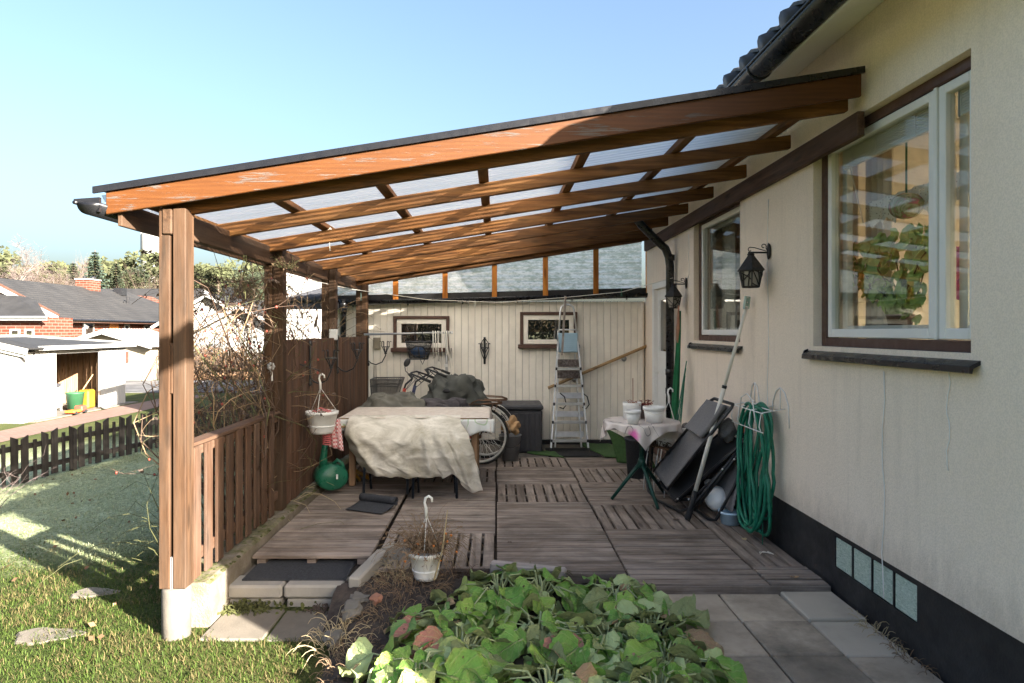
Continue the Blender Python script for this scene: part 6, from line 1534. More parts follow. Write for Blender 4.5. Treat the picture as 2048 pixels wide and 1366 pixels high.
mb = MB(); mb.add([(-15.8, 17.8, 1.88), (X + .28, 17.8, 1.14), (X + .28, 18.42, 1.14), (-15.8, 18.42, 1.88), (-15.8, 17.8, 1.84), (X + .28, 17.8, 1.10), (X + .28, 18.42, 1.10), (-15.8, 18.42, 1.84)], [(0,1,2,3),(7,6,5,4),(0,4,5,1),(1,5,6,2),(2,6,7,3),(3,7,4,0)]); mb.build('roof', M['far_roof'], t)
# things in the carport
z = -.875
t = thing('white_cabinet', (-13.6, 19.9, z), 'white slatted cabinet with a dark lid inside the carport', 'cabinet')
mb = MB().box(-14.2, -13.55, 19.5, 20.7, z + .08, z + .74); mb.build('body', M['white_far'], t, bev=.02); mb = MB().box(-14.22, -13.53, 19.48, 20.72, z + .745, z + .85); mb.build('lid', M['dark_plastic'], t, bev=.02)
for k in range(9): box('slat', t, M['white_far'], -13.55, -13.535, 19.52 + k * .13, 19.62 + k * .13, z + .1, z + .72, .004)
for y in (19.52, 20.68): mb = MB().box(-13.56, -13.52, y - .02, y + .02, z, z + .82); mb.build('leg', M['white_far'], t)
t = thing('green_bin', (-13.0, 20.95, z), 'green plastic bin in the carport opening', 'bin'); mb = MB().lathe([(0, 0), (.19, 0), (.25, .52), (.27, .53), (.27, .56), (.24, .56), (.2, .04), (0, .03)], (-13.15, 20.75, z), 24); mb.build('body', M['far_green'], t, True)
t = thing('yellow_sack', (-13.1, 21.35, z), 'yellow ochre sack standing right of the green bin', 'sack'); mb = MB().box(-13.3, -12.95, 21.1, 21.5, z, z + .60); mb.build('body', M['yellow_plastic'], t, bev=.05)
t = thing('toy_truck', (-12.6, 19.9, z), 'red toy truck on the ground in front of the carport', 'toy')
mb = MB().box(-12.75, -12.45, 19.6, 20.0, z + .05, z + .12); mb.build('body', M['orange_plastic'], t, bev=.02); mb = MB().box(-12.72, -12.48, 20.02, 20.3, z + .05, z + .22); mb.build('cab', M['red_plastic'], t, bev=.03)
for x in (-12.74, -12.46):
    for y in (19.7, 20.18): mb = MB().tube([(x - .02, y, z + .05), (x + .02, y, z + .05)], .05, 10); mb.build('wheel', M['black_rubber'], t)
t = thing('white_bowl', (-12.55, 21.35, z), 'white bowl on the ground beside the carport post', 'bowl'); mb = MB().lathe([(0, 0), (.1, 0), (.17, .12), (.16, .12), (.08, .02), (0, .02)], (-12.5, 21.25, z), 18); mb.build('body', M['white_far'], t, True)
t = thing('broom', (-12.95, 21.2, z), 'broom leaning inside the carport against its right wall', 'broom'); mb = MB().tube([(-13.4, 21.1, z + .2), (-13.2, 21.75, z + 1.05)], .018, 6); mb.build('handle', M['pale_wood_z'], t); mb = MB().bar((-13.5, 21.0, z + .12), (-13.3, 21.2, z + .12), .06, .15); mb.build('head', M['bucket_grey'], t)

# ------------------------------------------------------------------ brick house
BH = thing('brick_house', (-29, 47, -1), 'long red brick house with dark tiled roof and brick chimney', 'house')
FX, RXX = -25.2, -29.2
mb = MB().prism([(-33.2, -1), (FX, -1), (FX, 2.36), (RXX, 4.5), (-33.2, 2.36)], 'y', 38.0, 56.5); mb.build('wall', M['brick'], BH)
def panel_roof(name, t, pts, m, th=.12):
    pts = [Vector(p) for p in pts]; n = len(pts); mb = MB(); mb.add(pts + [p - Vector((0, 0, th)) for p in pts], [tuple(range(n)), tuple(range(n, 2*n))[::-1]] + [(i, (i+1) % n, n + (i+1) % n, n + i) for i in range(n)]); return mb.build(name, m, t)
ez, ex = 2.30, FX + .65
rf = panel_roof('roof', BH, [(ex, 37.2, ez), (ex, 57.5, ez), (RXX, 52.5, 4.72), (RXX, 37.2, 4.72)], M['tile_roof'])
panel_roof('roof', BH, [(RXX, 37.2, 4.72), (RXX, 52.5, 4.72), (-34, 57.5, ez), (-34, 37.2, ez)], M['tile_roof'])
panel_roof('roof', BH, [(ex, 57.5, ez), (-34, 57.5, ez), (RXX, 52.5, 4.72)], M['tile_roof'])
mb = MB(); mb.bar((ex + .05, 37.1, ez + .0), (RXX, 37.1, 4.70), .06, .26); mb.bar((ex + .05, 37.14, ez - .14), (RXX, 37.14, 4.56), .06, .07); mb.build('barge_board', M['white_far'], BH)
mb = MB(); mb.bar((ex - .1, 37.22, ez - .16), (RXX, 37.22, 4.5), .9, .05, (0, 1, 0)); mb.bar((ex - .3, 37.6, ez - .24), (RXX, 37.6, 4.44), .7, .05, (0, 1, 0)); mb.build('soffit', M['brown_frame'], BH)
mb = MB(); mb.tube([(ex + .05, 37.2, ez - .06), (ex + .05, 57.5, ez - .06)], .07, 6); mb.build('gutter', M['gutter_black'], BH)
mb = MB(); mb.box(FX + .002, ex - .02, 37.9, 57, ez - .20, ez - .14); mb.build('soffit', M['brown_frame'], BH)
for k in range(100):
    pass
mb = MB().box(-29.7, -28.7, 46.9, 48.2, 4.0, 5.22); C_ = mb.build('chimney', M['brick'], BH); mb = MB().box(-29.75, -28.65, 46.85, 48.25, 5.22, 5.3); mb.build('cap', M['step_stone'], C_); mb = MB(); mb.tube([(-29.3, 47.3, 5.3), (-29.3, 47.3, 5.5)], .12, 8); mb.ball((-29.0, 47.8, 5.38), .2, .25, .14, 10, 6); mb.build('cowl', M['black_metal'], C_)
MB().box(-28.9, -28.3, 50.2, 50.9, 4.3, 4.85).build('roof_hatch', M['black_metal'], BH); MB().tube([(-27.1, 48.9, 3.4), (-27.1, 48.9, 4.15)], .09, 8).build('roof_vent', M['black_metal'], BH); MB().tube([(-27.1, 48.5, 3.45), (-27.1, 48.5, 3.75)], .1, 8).build('roof_vent', M['black_metal'], BH)
def fwin(t, u0, v0, u1, v1, plane, m='white_far', glassm='shed_glass', fr=.07, name='window', curtain=None):
    def P(u, v):
        k = (u - CX) / F_PX
        if plane[0] == 'x': d = plane[1] / k
        else: d = plane[1]
        return Vector((k * d, d, EYE + (CY - v) / F_PX * d))
    p, q = P(u0, v1), P(u1, v0); mb = MB()
    if plane[0] == 'x':
        y0, y1 = sorted((p.y, q.y)); x = plane[1]; z0, z1 = p.z, EYE + (q.z - EYE)
        z1 = max(z1, z0 + .4)
        mb.box(x - .03, x + .03, y0, y0 + fr, z0, z1); mb.box(x - .03, x + .03, y1 - fr, y1, z0, z1); mb.box(x - .03, x + .03, y0 + fr, y1 - fr, z0, z0 + fr); mb.box(x - .03, x + .03, y0 + fr, y1 - fr, z1 - fr, z1); w = mb.build(name, M[m], t)
        mb = MB().box(x + .002, x + .012, y0 + fr, y1 - fr, z0 + fr, z1 - fr); mb.build('pane', M[glassm], w)
    else:
        y = plane[1]; x0, x1, z0, z1 = p.x, q.x, p.z, q.z
        mb.box(x0, x0 + fr, y - .03, y + .03, z0, z1); mb.box(x1 - fr, x1, y - .03, y + .03, z0, z1); mb.box(x0 + fr, x1 - fr, y - .03, y + .03, z0, z0 + fr); mb.box(x0 + fr, x1 - fr, y - .03, y + .03, z1 - fr, z1); w = mb.build(name, M[m], t)
        mb = MB().box(x0 + fr, x1 - fr, y - .012, y - .002, z0 + fr, z1 - fr); mb.build('pane', M[glassm], w)
fwin(BH, 165, 645, 188, 682, ('x', FX), fr=.1); fwin(BH, 248, 648, 259, 664, ('x', FX), fr=.12); fwin(BH, 288, 650, 299, 672, ('x', FX), fr=.12)
fwin(BH, 219, 646, 236, 690, ('x', FX), 'door_orange', 'door_orange', .1, 'door')
# lower wing of the brick house
AW = thing('brick_wing', (-27, 36.5, -1), 'low red brick wing with two small square windows before the brick house', 'house')
mb = MB().box(-29, -24.15, 35.2, 37.9, -1, 2.34); mb.build('wall', M['brick'], AW)
panel_roof('roof', AW, [(-30, 34.8, 2.36), (-23.55, 34.8, 2.36), (-25.6, 37.0, 3.3), (-28.2, 38.0, 4.1), (-30, 38.0, 4.1)], M['far_roof'], .06)
mb = MB().tube([(-30, 34.75, 2.32), (-23.5, 34.75, 2.32)], .07, 6); mb.bar((-30, 34.78, 2.2), (-23.5, 34.78, 2.2), .03, .12); mb.build('gutter', M['aluminium'], AW)
mb = MB().box(-29, -23.7, 34.82, 35.19, 2.14, 2.2); mb.build('soffit', M['brown_frame'], AW)
fwin(AW, 20, 658, 40, 680, ('y', 35.19), fr=.09); fwin(AW, 49, 658, 68, 680, ('y', 35.19), fr=.09)

# dark roofed house behind, white houses to the right of the post
H2_ = thing('white_house', (-33, 66, -1), 'white house with dark hipped tile roof behind the brick house', 'house')
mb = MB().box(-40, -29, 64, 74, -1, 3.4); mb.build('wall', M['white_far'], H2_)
panel_roof('roof', H2_, [(-41, 63.2, 3.2), (-28.2, 63.2, 3.2), (-30.4, 69, 6.0), (-41, 69, 6.0)], M['tile_roof']); panel_roof('roof', H2_, [(-41, 69, 6.0), (-30.4, 69, 6.0), (-28.2, 75, 3.2), (-41, 75, 3.2)], M['tile_roof']); panel_roof('gable', H2_, [(-28.6, 63.6, 3.3), (-28.6, 74.6, 3.3), (-30.3, 69, 5.9)], M['white_far'], .05)
def gable_house(x0, x1, y0, y1, zw, zr, lab, wall='white_far', roofm='tile_roof', ov=.5, cat='house', name='white_house', ground=-1.0):
    t = thing(name, ((x0+x1)/2, (y0+y1)/2, ground), lab, cat); xm = (x0 + x1) / 2
    mb = MB().prism([(x0, ground), (x1, ground), (x1, zw), (xm, zr), (x0, zw)], 'y', y0, y1); mb.build('wall', M[wall], t)
    s = (zr - zw) / (xm - x0)
    for sg_, xe in ((-1, x0), (1, x1)):
        e = xe + sg_ * ov; panel_roof('roof', t, [(e, y0 - .5, zw - ov * s + .12), (xm, y0 - .5, zr + .12), (xm, y1 + .5, zr + .12), (e, y1 + .5, zw - ov * s + .12)], M[roofm])
        mb = MB(); mb.bar((e, y0 - .53, zw - ov * s), (xm, y0 - .53, zr), .05, .2); mb.build('barge_board', M['white_far'], t)
    return t
gh = gable_house(-22.6, -16.2, 45, 58, 2.1, 4.0, 'white house with a pointed gable seen through the rose stems')
mb = MB().box(-20.6, -20.0, 50, 50.6, 3.6, 4.9); mb.build('chimney', M['black_metal'], gh)
gh = gable_house(-17.0, -10.5, 36, 46, 1.2, 2.9, 'low white garage with dark roof right of the pointed gable', name='white_garage', cat='garage')
mb = MB().box(-16.2, -14.9, 35.93, 36.0, -1, .9); mb.build('door', M['aluminium'], gh)
t = gable_house(-4.95, -1.0, 15.5, 24, 3.6, 4.7, 'bright white neighbouring house behind the brown screen')
gable_house(-23.6, -20.1, 36, 39.5, .95, 1.52, 'small cream summer house with grey corrugated roof beyond the carport', 'cream_far', 'grey_roof', .35, 'summer house', 'summer_house', -.95) if False else None
M['grey_roof'] = plain('grey_sheet_roof', (.20, .20, .205), .7, var=.15)
t = gable_house(-21.9, -17.6, 33.8, 37.5, .9, 1.55, 'small cream summer house with grey corrugated roof beyond the carport', 'cream_far', 'grey_roof', .35, 'summer house', 'summer_house', -.95)
for k in range(16): mb = MB(); y = 33.4 + k * .28; mb.tube([(-17.35, y, .86), (-19.75, y, 1.69)], .05, 5); mb.build('corrugation', M['grey_roof'], t)
mb = MB().box(-19.2, -18.7, 33.74, 33.8, .0, .55); mb.build('window', M['brown_frame'], t)

# water tower
WT = thing('water_tower', (-127, 250, -1), 'white cylindrical water tower with railings rising over the trees', 'water tower')
c = at(322, 662, 250); r = 6.8; mb = MB().lathe([(r, -1), (r, 37.5), (r * .98, 37.8), (0, 38.2)], (c.x, 250, 0), 40); mb.build('tank', M['white_far'], WT, True)
mb = MB(); 
for k in range(24): a = k * math.pi / 12; mb.tube([(c.x + r * .95 * math.cos(a), 250 + r * .95 * math.sin(a), 37.6), (c.x + r * .95 * math.cos(a), 250 + r * .95 * math.sin(a), 39.0)], .06, 4)
mb.tube([(c.x + r * .95 * math.cos(a), 250 + r * .95 * math.sin(a), 39.0) for a in [k * math.pi / 12 for k in range(24)]], .07, 4, True); mb.tube([(c.x - r - .2, 249, 0), (c.x - r - .2, 249, 40.5)], .22, 5); mb.build('railing', M['grey_steel'], WT)
mb = MB().box(c.x - 5.2, c.x - 3.0, 249, 251, 38, 40.2); mb.tube([(c.x - 2, 250, 38), (c.x - 2, 250, 44)], .12, 5); mb.tube([(c.x - 1, 250, 38), (c.x - 1, 250, 46)], .1, 5); mb.build('antenna', M['white_far'], WT)

# ------------------------------------------------------------------ trees
def leafcards(mb, c, rx, ry, rz_, n, s, rr, up=.3):
    for _ in range(n):
        while True:
            p = Vector((rr.uniform(-1, 1), rr.uniform(-1, 1), rr.uniform(-1, 1)))
            if .2 < p.length < 1: break
        q = Vector((c[0] + p.x * rx, c[1] + p.y * ry, c[2] + p.z * rz_)); d = Vector((rr.uniform(-1, 1), rr.uniform(-1, 1), rr.uniform(-.5, 1) * up)).normalized(); w = d.orthogonal().normalized() * s * rr.uniform(.25, .6); l = d * s * rr.uniform(.7, 1.5)
        mb.add([q - w, q + w, q + l], [(0, 1, 2)])
_tp = {}
def proto(kind, seed):
    """unit height trunk and crown meshes, made once for each kind"""
    k = (kind, seed)
    if k in _tp: return _tp[k]
    rr = random.Random(seed * 31 + 7); tr, cr = MB(), MB()
    if kind == 'spruce':
        tr.tube([(0, 0, 0), (0, 0, .98)], [.018, .003], 6)
        for i in range(34):
            z = .10 + .88 * i / 34; L = (.26 * (1 - i / 34) ** .85 + .015) * rr.uniform(.8, 1.15); nb_ = 11
            for b in range(nb_):
                a = 2 * math.pi * (b + rr.random() * .7) / nb_; l = L * rr.uniform(.7, 1.1); d = Vector((math.cos(a), math.sin(a), -.12)); sd = Vector((-math.sin(a), math.cos(a), 0))
                for q in range(5):
                    p = Vector((0, 0, z)) + d * l * (q + .6) / 5; w = l * .16 * (1.2 - q / 6) + .006
                    for s in (-1, 1): e = p + sd * s * w + d * w * .7 + Vector((0, 0, rr.uniform(-.02, .008))); o = d * .012; cr.add([p - o, p + o + Vector((0, 0, .006)), e], [(0, 1, 2)])
        m = ('bark', 'needle')
    elif kind == 'pine':
        bend = rr.uniform(-.05, .05); tr.tube([(0, 0, 0), (bend, 0, .5), (bend * 1.3, .02, .95)], [.02, .014, .004], 6)
        for i in range(26):
            z = rr.uniform(.38, .98); L = .21 * math.sin(max(.15, (1.04 - z) / .66) ** .7 * 1.57) * rr.uniform(.35, 1.05); a = rr.uniform(0, 6.28); e = Vector((bend + L * math.cos(a), L * math.sin(a), z + rr.uniform(-.02, .05))); tr.tube([(bend, 0, z - .05), e], [.006, .002], 4)
            leafcards(cr, e, .085, .085, .05, 120, .026, rr, .9)
        m = ('bark', 'needle')
    else:
        tops = []
        def grow(p, d, L, r, lev):
            if lev == 0 or L < .012: return
            n = 4; pts = [p]; q = p
            for i in range(n):
                d = (d + Vector((rr.uniform(-.22, .22), rr.uniform(-.22, .22), rr.uniform(-.05, .18 if kind != 'birch' else .1)))).normalized(); q = q + d * L / n; pts.append(q)
            (tr if lev > 3 else cr).tube(pts, [r * (1 - .55 * i / n) for i in range(n + 1)], 5 if lev > 3 else 3, cap=False)
            k = 4 if lev > 4 else 5
            for i in range(k):
                b = pts[rr.randint(1, n)]; a = rr.uniform(0, 6.28); sp = {'poplar': .35, 'birch': .9, 'bare': .95}[kind]; dd = (d + Vector((math.cos(a), math.sin(a), rr.uniform(-.3, .5))) * sp).normalized()
                if kind == 'birch' and lev <= 2: dd = (dd + Vector((0, 0, -.55))).normalized()
                grow(b, dd, L * rr.uniform(.52, .78), r * .52, lev - 1)
        if kind == 'poplar': grow(Vector((0, 0, 0)), Vector((0, 0, 1)), .55, .016, 5)
        else: grow(Vector((0, 0, 0)), Vector((rr.uniform(-.1, .1), 0, 1)), .42, .017, 6)
        m = ('birch_bark' if kind == 'birch' else 'bark', 'twig')
    zmax = max(v[2] for v in tr.v + cr.v)
    for q in (tr, cr): q.v = [(a / zmax, b / zmax, c / zmax) for a, b, c in q.v]
    _tp[k] = (tr, cr, m); return _tp[k]
_tm = {}
def tree(kind, seed, x, y, h, crown_m, lab, wide=1.0, name=None, z=-1.2, group='trees beyond the houses', rot=None, bark=None):
    tr, cr, m = proto(kind, seed); key = (kind, seed, crown_m, bark)
    if key not in _tm: _tm[key] = (tr.mesh('trunk', M[bark or m[0]], fixn=False), cr.mesh('crown', M[crown_m], fixn=False))
    t = thing(name or {'spruce': 'spruce_tree', 'pine': 'pine_tree', 'birch': 'birch_tree', 'poplar': 'poplar_tree', 'bare': 'bare_tree'}[kind], (x, y, z), lab, 'tree', group)
    a = R.uniform(0, 6.28) if rot is None else rot
    for nm, me in zip(('trunk', 'crown'), _tm[key]):
        o = bpy.data.objects.new(nm, me); link(o, t, Vector((x, y, z)), Matrix.Rotation(a, 3, 'Z')); o.scale = (h * wide, h * wide, h)
        if nm == 'crown': o['kind'] = 'stuff'
    return t
def tpx(kind, seed, u, vtop, d, m, lab, wide=1.0):
    p = at(u, vtop, d); tree(kind, seed, p.x, d, p.z + 1.2, m, lab, wide)
tpx('birch', 1, 2, 470, 70, 'twig_birch', 'tall bare birch at the left edge over the brick house', .8)
tpx('birch', 2, 52, 508, 78, 'twig_birch', 'white stemmed bare birch above the brick wing roof', .9)
tpx('birch', 3, 112, 512, 84, 'twig_birch', 'pale bare birch half way between the left edge and the chimney', .8)
tpx('bare', 1, 30, 535, 74, 'twig_far', 'reddish bare tree between the two left birches', .8)
tpx('bare', 2, 96, 540, 76, 'twig_far', 'broad brown bare tree left of the pale birch', 1.1)
tpx('bare', 3, 135, 538, 78, 'twig_far', 'brown bare tree just left of the chimney', 1.1)
tpx('pine', 1, 70, 543, 92, 'needle_pine', 'low green pine showing between the bare birches', 1.3)
tpx('spruce', 1, 146, 523, 96, 'needle_dark', 'small dark pointed spruce left of the bare poplars', .9)
tpx('poplar', 1, 155, 497, 105, 'twig_birch', 'slender bare poplar, the taller of two left of the blue spruce', .55)
tpx('poplar', 2, 168, 503, 105, 'twig_birch', 'slender bare poplar, the shorter of two left of the blue spruce', .55)
tpx('spruce', 2, 190, 500, 74, 'needle_blue', 'tall blue green spruce behind the chimney', 1.0)
tpx('spruce', 1, 232, 523, 86, 'needle_dark', 'dark spruce to the right of the chimney', .95)
tpx('pine', 2, 208, 548, 88, 'needle_pine', 'yellow green pine directly right of the chimney', 1.4)
tpx('pine', 3, 250, 546, 90, 'needle_pine', 'low rounded pine between the dark spruce and the water tower', 1.5)
tpx('pine', 1, 274, 534, 104, 'needle_dark', 'pine just left of the water tower', 1.1)
tpx('bare', 1, 298, 530, 70, 'twig_far', 'brown bare tree in front of the water tower', 1.15)
for i, (u, v, s, w, m, lab) in enumerate(((360, 535, 2, 1.1, 'needle_dark', 'dark pine just right of the near post'), (384, 528, 1, 1.2, 'needle_pine', 'dense pine, first to stand clear of the near post'), (408, 532, 3, 1.0, 'needle_pine', 'open crowned pine with sky showing between its boughs'), (432, 524, 2, 1.1, 'needle_pine', 'tallest pine seen over the white gable'), (452, 530, 1, 1.0, 'needle_dark', 'pine right of the tallest one'), (478, 542, 3, 1.2, 'needle_pine', 'lower pine above the rose bush'), (505, 540, 2, 1.1, 'needle_dark', 'pine below the hanging threads'), (526, 536, 1, 1.1, 'needle_pine', 'pine just left of the second post'))):
    tpx('pine', s, u, v, 78 + 4 * (i % 3), m, lab, w)
# far wood as one mass
mb = MB(); rr = random.Random(77)
for k in range(105):
    d = rr.uniform(118, 150); x = -d * rr.uniform(.30, .86); h = rr.choice([12.5, 14, 15.5, 17.5]) * rr.uniform(.94, 1.06)
    mb.tube([(x, d, -1), (x, d, h * .8)], [.16, .05], 4, cap=False)
    for q in range(7):
        zc = h * rr.uniform(.48, .95); rc = h * rr.uniform(.08, .15); leafcards(mb, (x + rr.uniform(-.13, .13) * h, d + rr.uniform(-.1, .1) * h, zc - 1), rc, rc, rc * .6, 60, .75, rr, .9)
tag(mb.build('far_wood', M['needle_pine'], fixn=False), kind='stuff')
mb = MB()
for k in range(90):
    d = rr.uniform(88, 100); x = -d * rr.uniform(.34, .80); h = rr.uniform(9.0, 13)
    for q in range(14):
        a = rr.uniform(0, 6.28); p = Vector((x, d, -1)); e = p + Vector((math.cos(a) * h * .3, math.sin(a) * h * .3, h * rr.uniform(.6, 1))); m_ = p.lerp(e, .5) + Vector((0, 0, h * .12)); mb.tube([p, m_, e], [.05, .03, .012], 3, cap=False)
        for w in range(7): f = p.lerp(e, rr.uniform(.4, 1)); mb.tube([f, f + Vector((rr.uniform(-.6, .6), rr.uniform(-.6, .6), rr.uniform(.1, .9)))], [.018, .006], 3, cap=False)
tag(mb.build('far_undergrowth', M['twig_far'], fixn=False), kind='stuff')
# (the garden behind the photographer, mirrored in the shed windows, follows the hedges)

# beech hedge, clipped hedge
def hedge(name, x0, x1, y0, y1, z0, z1, n, m, lab, s=.10, stems=60, seed=1):
    t = thing(name, ((x0+x1)/2, (y0+y1)/2, z0), lab, 'hedge'); rr = random.Random(seed); mb, st = MB(), MB()
    for _ in range(n):
        q = Vector((rr.uniform(x0, x1), rr.uniform(y0, y1), z0 + (z1 - z0) * rr.random() ** .8)); d = Vector((rr.uniform(-1, 1), rr.uniform(-1, 1), rr.uniform(-1, 1))).normalized(); w = d.orthogonal().normalized() * s * .35; l = d * s * rr.uniform(.6, 1.3); mb.add([q, q + l * .5 + w, q + l, q + l * .5 - w], [(0, 1, 2, 3)])
    for _ in range(stems):
        a = Vector((rr.uniform(x0, x1), rr.uniform(y0, y1), z0)); st.tube([a, a + Vector((rr.uniform(-.3, .3), rr.uniform(-.2, .2), (z1 - z0) * rr.uniform(.7, 1.1)))], [.025, .008], 4, cap=False)
    o = mb.build('foliage', M[m], t, fixn=False); o['kind'] = 'stuff'; st.build('stem', M['twig_far'], t, fixn=False)
hedge('beech_hedge', -19.2, -13.2, 34.4, 35.4, -.95, .75, 5200, 'beech_leaf', 'brown leaved beech hedge across the road left of the near post', .08, 260, 1)
hedge('beech_hedge', -15.5, -8.5, 34.6, 35.6, -.95, .45, 5600, 'beech_leaf', 'brown leaved beech hedge across the road seen through the rose bush', .08, 260, 2)
hedge('clipped_hedge', -15.8, -14.3, 36.4, 37.4, -.9, 2.3, 6000, 'olive_hedge', 'tall clipped olive hedge block seen through the rose stems', .12, 20, 3)
t = thing('leaf_bank', (-11, 34, -.95), 'sloping bank of fallen brown leaves under the hedge across the road', 'bank')
mb = MB(); rr = random.Random(9)
for _ in range(2200): q = Vector((rr.uniform(-16, -8), rr.uniform(33.6, 34.7), -.88 + rr.uniform(0, .25))); d = Vector((rr.uniform(-1, 1), rr.uniform(-1, 1), rr.uniform(-.2, .4))).normalized() * .14; w = d.orthogonal().normalized() * .06; mb.add([q, q + d * .5 + w, q + d, q + d * .5 - w], [(0, 1, 2, 3)])
mb.build('leaves', M['beech_leaf'], t, fixn=False)['kind'] = 'stuff'

hedge('garden_hedge', -9, 9, -15.2, -13.6, -.25, 2.3, 9000, 'needle_dark', 'dark garden hedge behind the photographer, seen only mirrored in the shed windows', .22, 60, 5)
for x, y, h, k, lab in ((3.2, -17, 8, 'bare', 'bare garden tree mirrored in the right shed window'), (-3.4, -18, 9, 'bare', 'bare garden tree mirrored in the left shed window'), (-5.6, -17, 9, 'spruce', 'dark spruce mirrored in the left shed window')):
    tree(k, 2, x, y, h, 'twig_far' if k == 'bare' else 'needle_dark', lab, 1.0, z=-.3, group='trees mirrored in the shed windows')
# ------------------------------------------------------------------ rose bush at the open bay
def cane(mb, p, d, L, r, rr, lev, tips, up=.12, nn=7, wig=.28, lim=True):
    pts = [p]; q = p
    for i in range(nn):
        d = (d + Vector((rr.uniform(-wig, wig), rr.uniform(-wig, wig), rr.uniform(-wig, wig) + up * (1 - 1.8 * i / nn)))).normalized()
        if lim and q.x > (-1.45 if lev < 2 and q.z > .9 and lim == 2 else -1.86): d = (d + Vector((-.55, 0, 0))).normalized()
        if lim and q.y > 6.9: d = (d + Vector((0, -.5, 0))).normalized()
        if lim and q.z > 2.0: d = (d + Vector((0, 0, -.7))).normalized()
        if lim and q.x < -2.5: d = (d + Vector((.5, 0, 0))).normalized()
        if lim and q.y < 5.05: d = (d + Vector((0, .5, 0))).normalized()
        q = q + d * L / nn; pts.append(q)
    mb.tube(pts, [r * (1 - .6 * i / nn) for i in range(nn + 1)], 5 if lev > 1 else 4, cap=False)
    if lev > 0:
        for _ in range(rr.randint(2, 4)):
            i = rr.randint(2, nn); a = rr.uniform(0, 6.28); dd = (d * .5 + Vector((math.cos(a) * .8, math.sin(a), rr.uniform(-.3, .7)))).normalized(); cane(mb, pts[i], dd, L * rr.uniform(.28, .55), r * .5, rr, lev - 1, tips, up * .4, 5, .34, lim)
    else: tips.append((pts[-1], d))
    tips.append((pts[nn // 2], d))
RB = thing('rose_bush', (-2.15, 5.75, -.3), 'tangled bare climbing rose with dark dead leaves around the second post', 'rose bush')
rr = random.Random(21); tips = []
for k in range(84):
    m = rr.choice(['stem_green', 'stem_brown', 'stem_tan', 'stem_brown', 'stem_brown']); base = Vector((-2.08 + rr.uniform(-.12, .12), 5.6 + rr.uniform(-.6, .5), gz(-2.1, 5.7)))
    mb = MB(); d = Vector((rr.uniform(-.24, .08), rr.uniform(-.3, .45), 1.0)).normalized(); cane(mb, base, d, rr.uniform(1.3, 2.6), rr.uniform(.005, .010), rr, 2, tips, .10)
    mb.build('stem', M[m], RB, fixn=False)
for k in range(8):                                                    # canes reaching over the low screen into the patio
    mb = MB(); base = Vector((-1.84, 5.8 + rr.uniform(-.2, .3), rr.uniform(.9, 1.6))); cane(mb, base, Vector((rr.uniform(.3, .9), rr.uniform(-.4, .4), rr.uniform(-.2, .4))).normalized(), rr.uniform(.3, .55), .0045, rr, 1, tips, -.05, 7, .28, 2); mb.build('stem', M[rr.choice(['stem_tan', 'stem_green'])], RB, fixn=False)
for k in range(10):                                                   # long canes tied up under the header beam
    mb = MB(); base = Vector((-2.0, 6.0 + rr.uniform(-.3, 1.2), 1.2)); cane(mb, base, Vector((rr.uniform(-.15, .1), rr.uniform(-.2, .35), 1)).normalized(), rr.uniform(.7, 1.1), .006, rr, 1, tips, .0); mb.build('stem', M[rr.choice(['stem_tan', 'stem_brown'])], RB, fixn=False)
lv, hp_ = MB(), MB()
for p, d in tips:
    if p.z > 2.15: continue
    if rr.random() < .38:
        for _ in range(rr.randint(1, 3)):
            o = Vector((rr.uniform(-1, 1), rr.uniform(-1, 1), rr.uniform(-1.2, .2))).normalized(); s = rr.uniform(.010, .022); w = o.orthogonal().normalized() * s * .5; q = p + Vector((rr.uniform(-.02, .02), rr.uniform(-.02, .02), 0)); lv.add([q, q + o * s + w, q + o * s * 2, q + o * s - w], [(0, 1, 2), (0, 2, 3)])
    if rr.random() < .08: hp_.ball(p, .010, .010, .012, 7, 5)
lv.build('dead_leaves', M['dead_leaf'], RB, fixn=False)['kind'] = 'stuff'; hp_.build('rose_hips', M['rose_hip'], RB, True)['kind'] = 'stuff'
tangle('long_grass', 'stem_green', RB, (-2.25, 5.0, gz(-2.2, 5)), .45, .5, .95, 55, 33, .003, 1.1, 'stuff')
tangle('long_grass', 'straw', RB, (-2.15, 5.9, gz(-2.2, 5.9)), .5, .9, .8, 60, 34, .003, 1.0, 'stuff')
t = thing('withered_climber', (-1.95, 8.0, 2.1), 'withered climber with hanging dead leaves by the last two posts', 'climber'); tangle('stem', 'stem_tan', t, (-1.95, 7.6, 1.45), .35, .9, .75, 34, 41, .003, .5, 'stuff', 'dead_leaf')
lv = MB(); rr = random.Random(8)
for k in range(26):
    q = Vector((-1.96 + rr.uniform(-.2, .05), rr.uniform(6.6, 8.4), rr.uniform(1.65, 2.0))); o = Vector((rr.uniform(-.3, .3), rr.uniform(-.3, .3), -1)).normalized() * rr.uniform(.06, .13); w = Vector((rr.uniform(-1, 1), rr.uniform(-1, 1), 0)).normalized() * .014; lv.add([q, q + o * .5 + w, q + o, q + o * .5 - w], [(0, 1, 2, 3)])
lv.build('hanging_leaf', M['dead_leaf'], t, fixn=False)['kind'] = 'stuff'
t = thing('climber_tuft', at(672, 470, 5.55), 'tuft of withered leaves where the second post meets the header beam', 'climber'); p = at(578, 545, 5.5); tangle('leaves', 'stem_green', t, (-1.74, 5.5, 2.12), .12, .18, .14, 22, 51, .003, .5, 'stuff', 'dry_plant')
t = thing('climber_twig', (-2.15, 3.85, 2.0), 'dark leafed twig sticking out left of the near post before the water tower', 'twig')
mb = MB(); p = at(316, 512, 4.2); e = at(286, 500, 4.2); mb.tube([at(322, 525, 4.2), p, at(300, 505, 4.2), e], .003, 4); mb.build('stem', M['stem_brown'], t); lv = MB(); rr = random.Random(3)
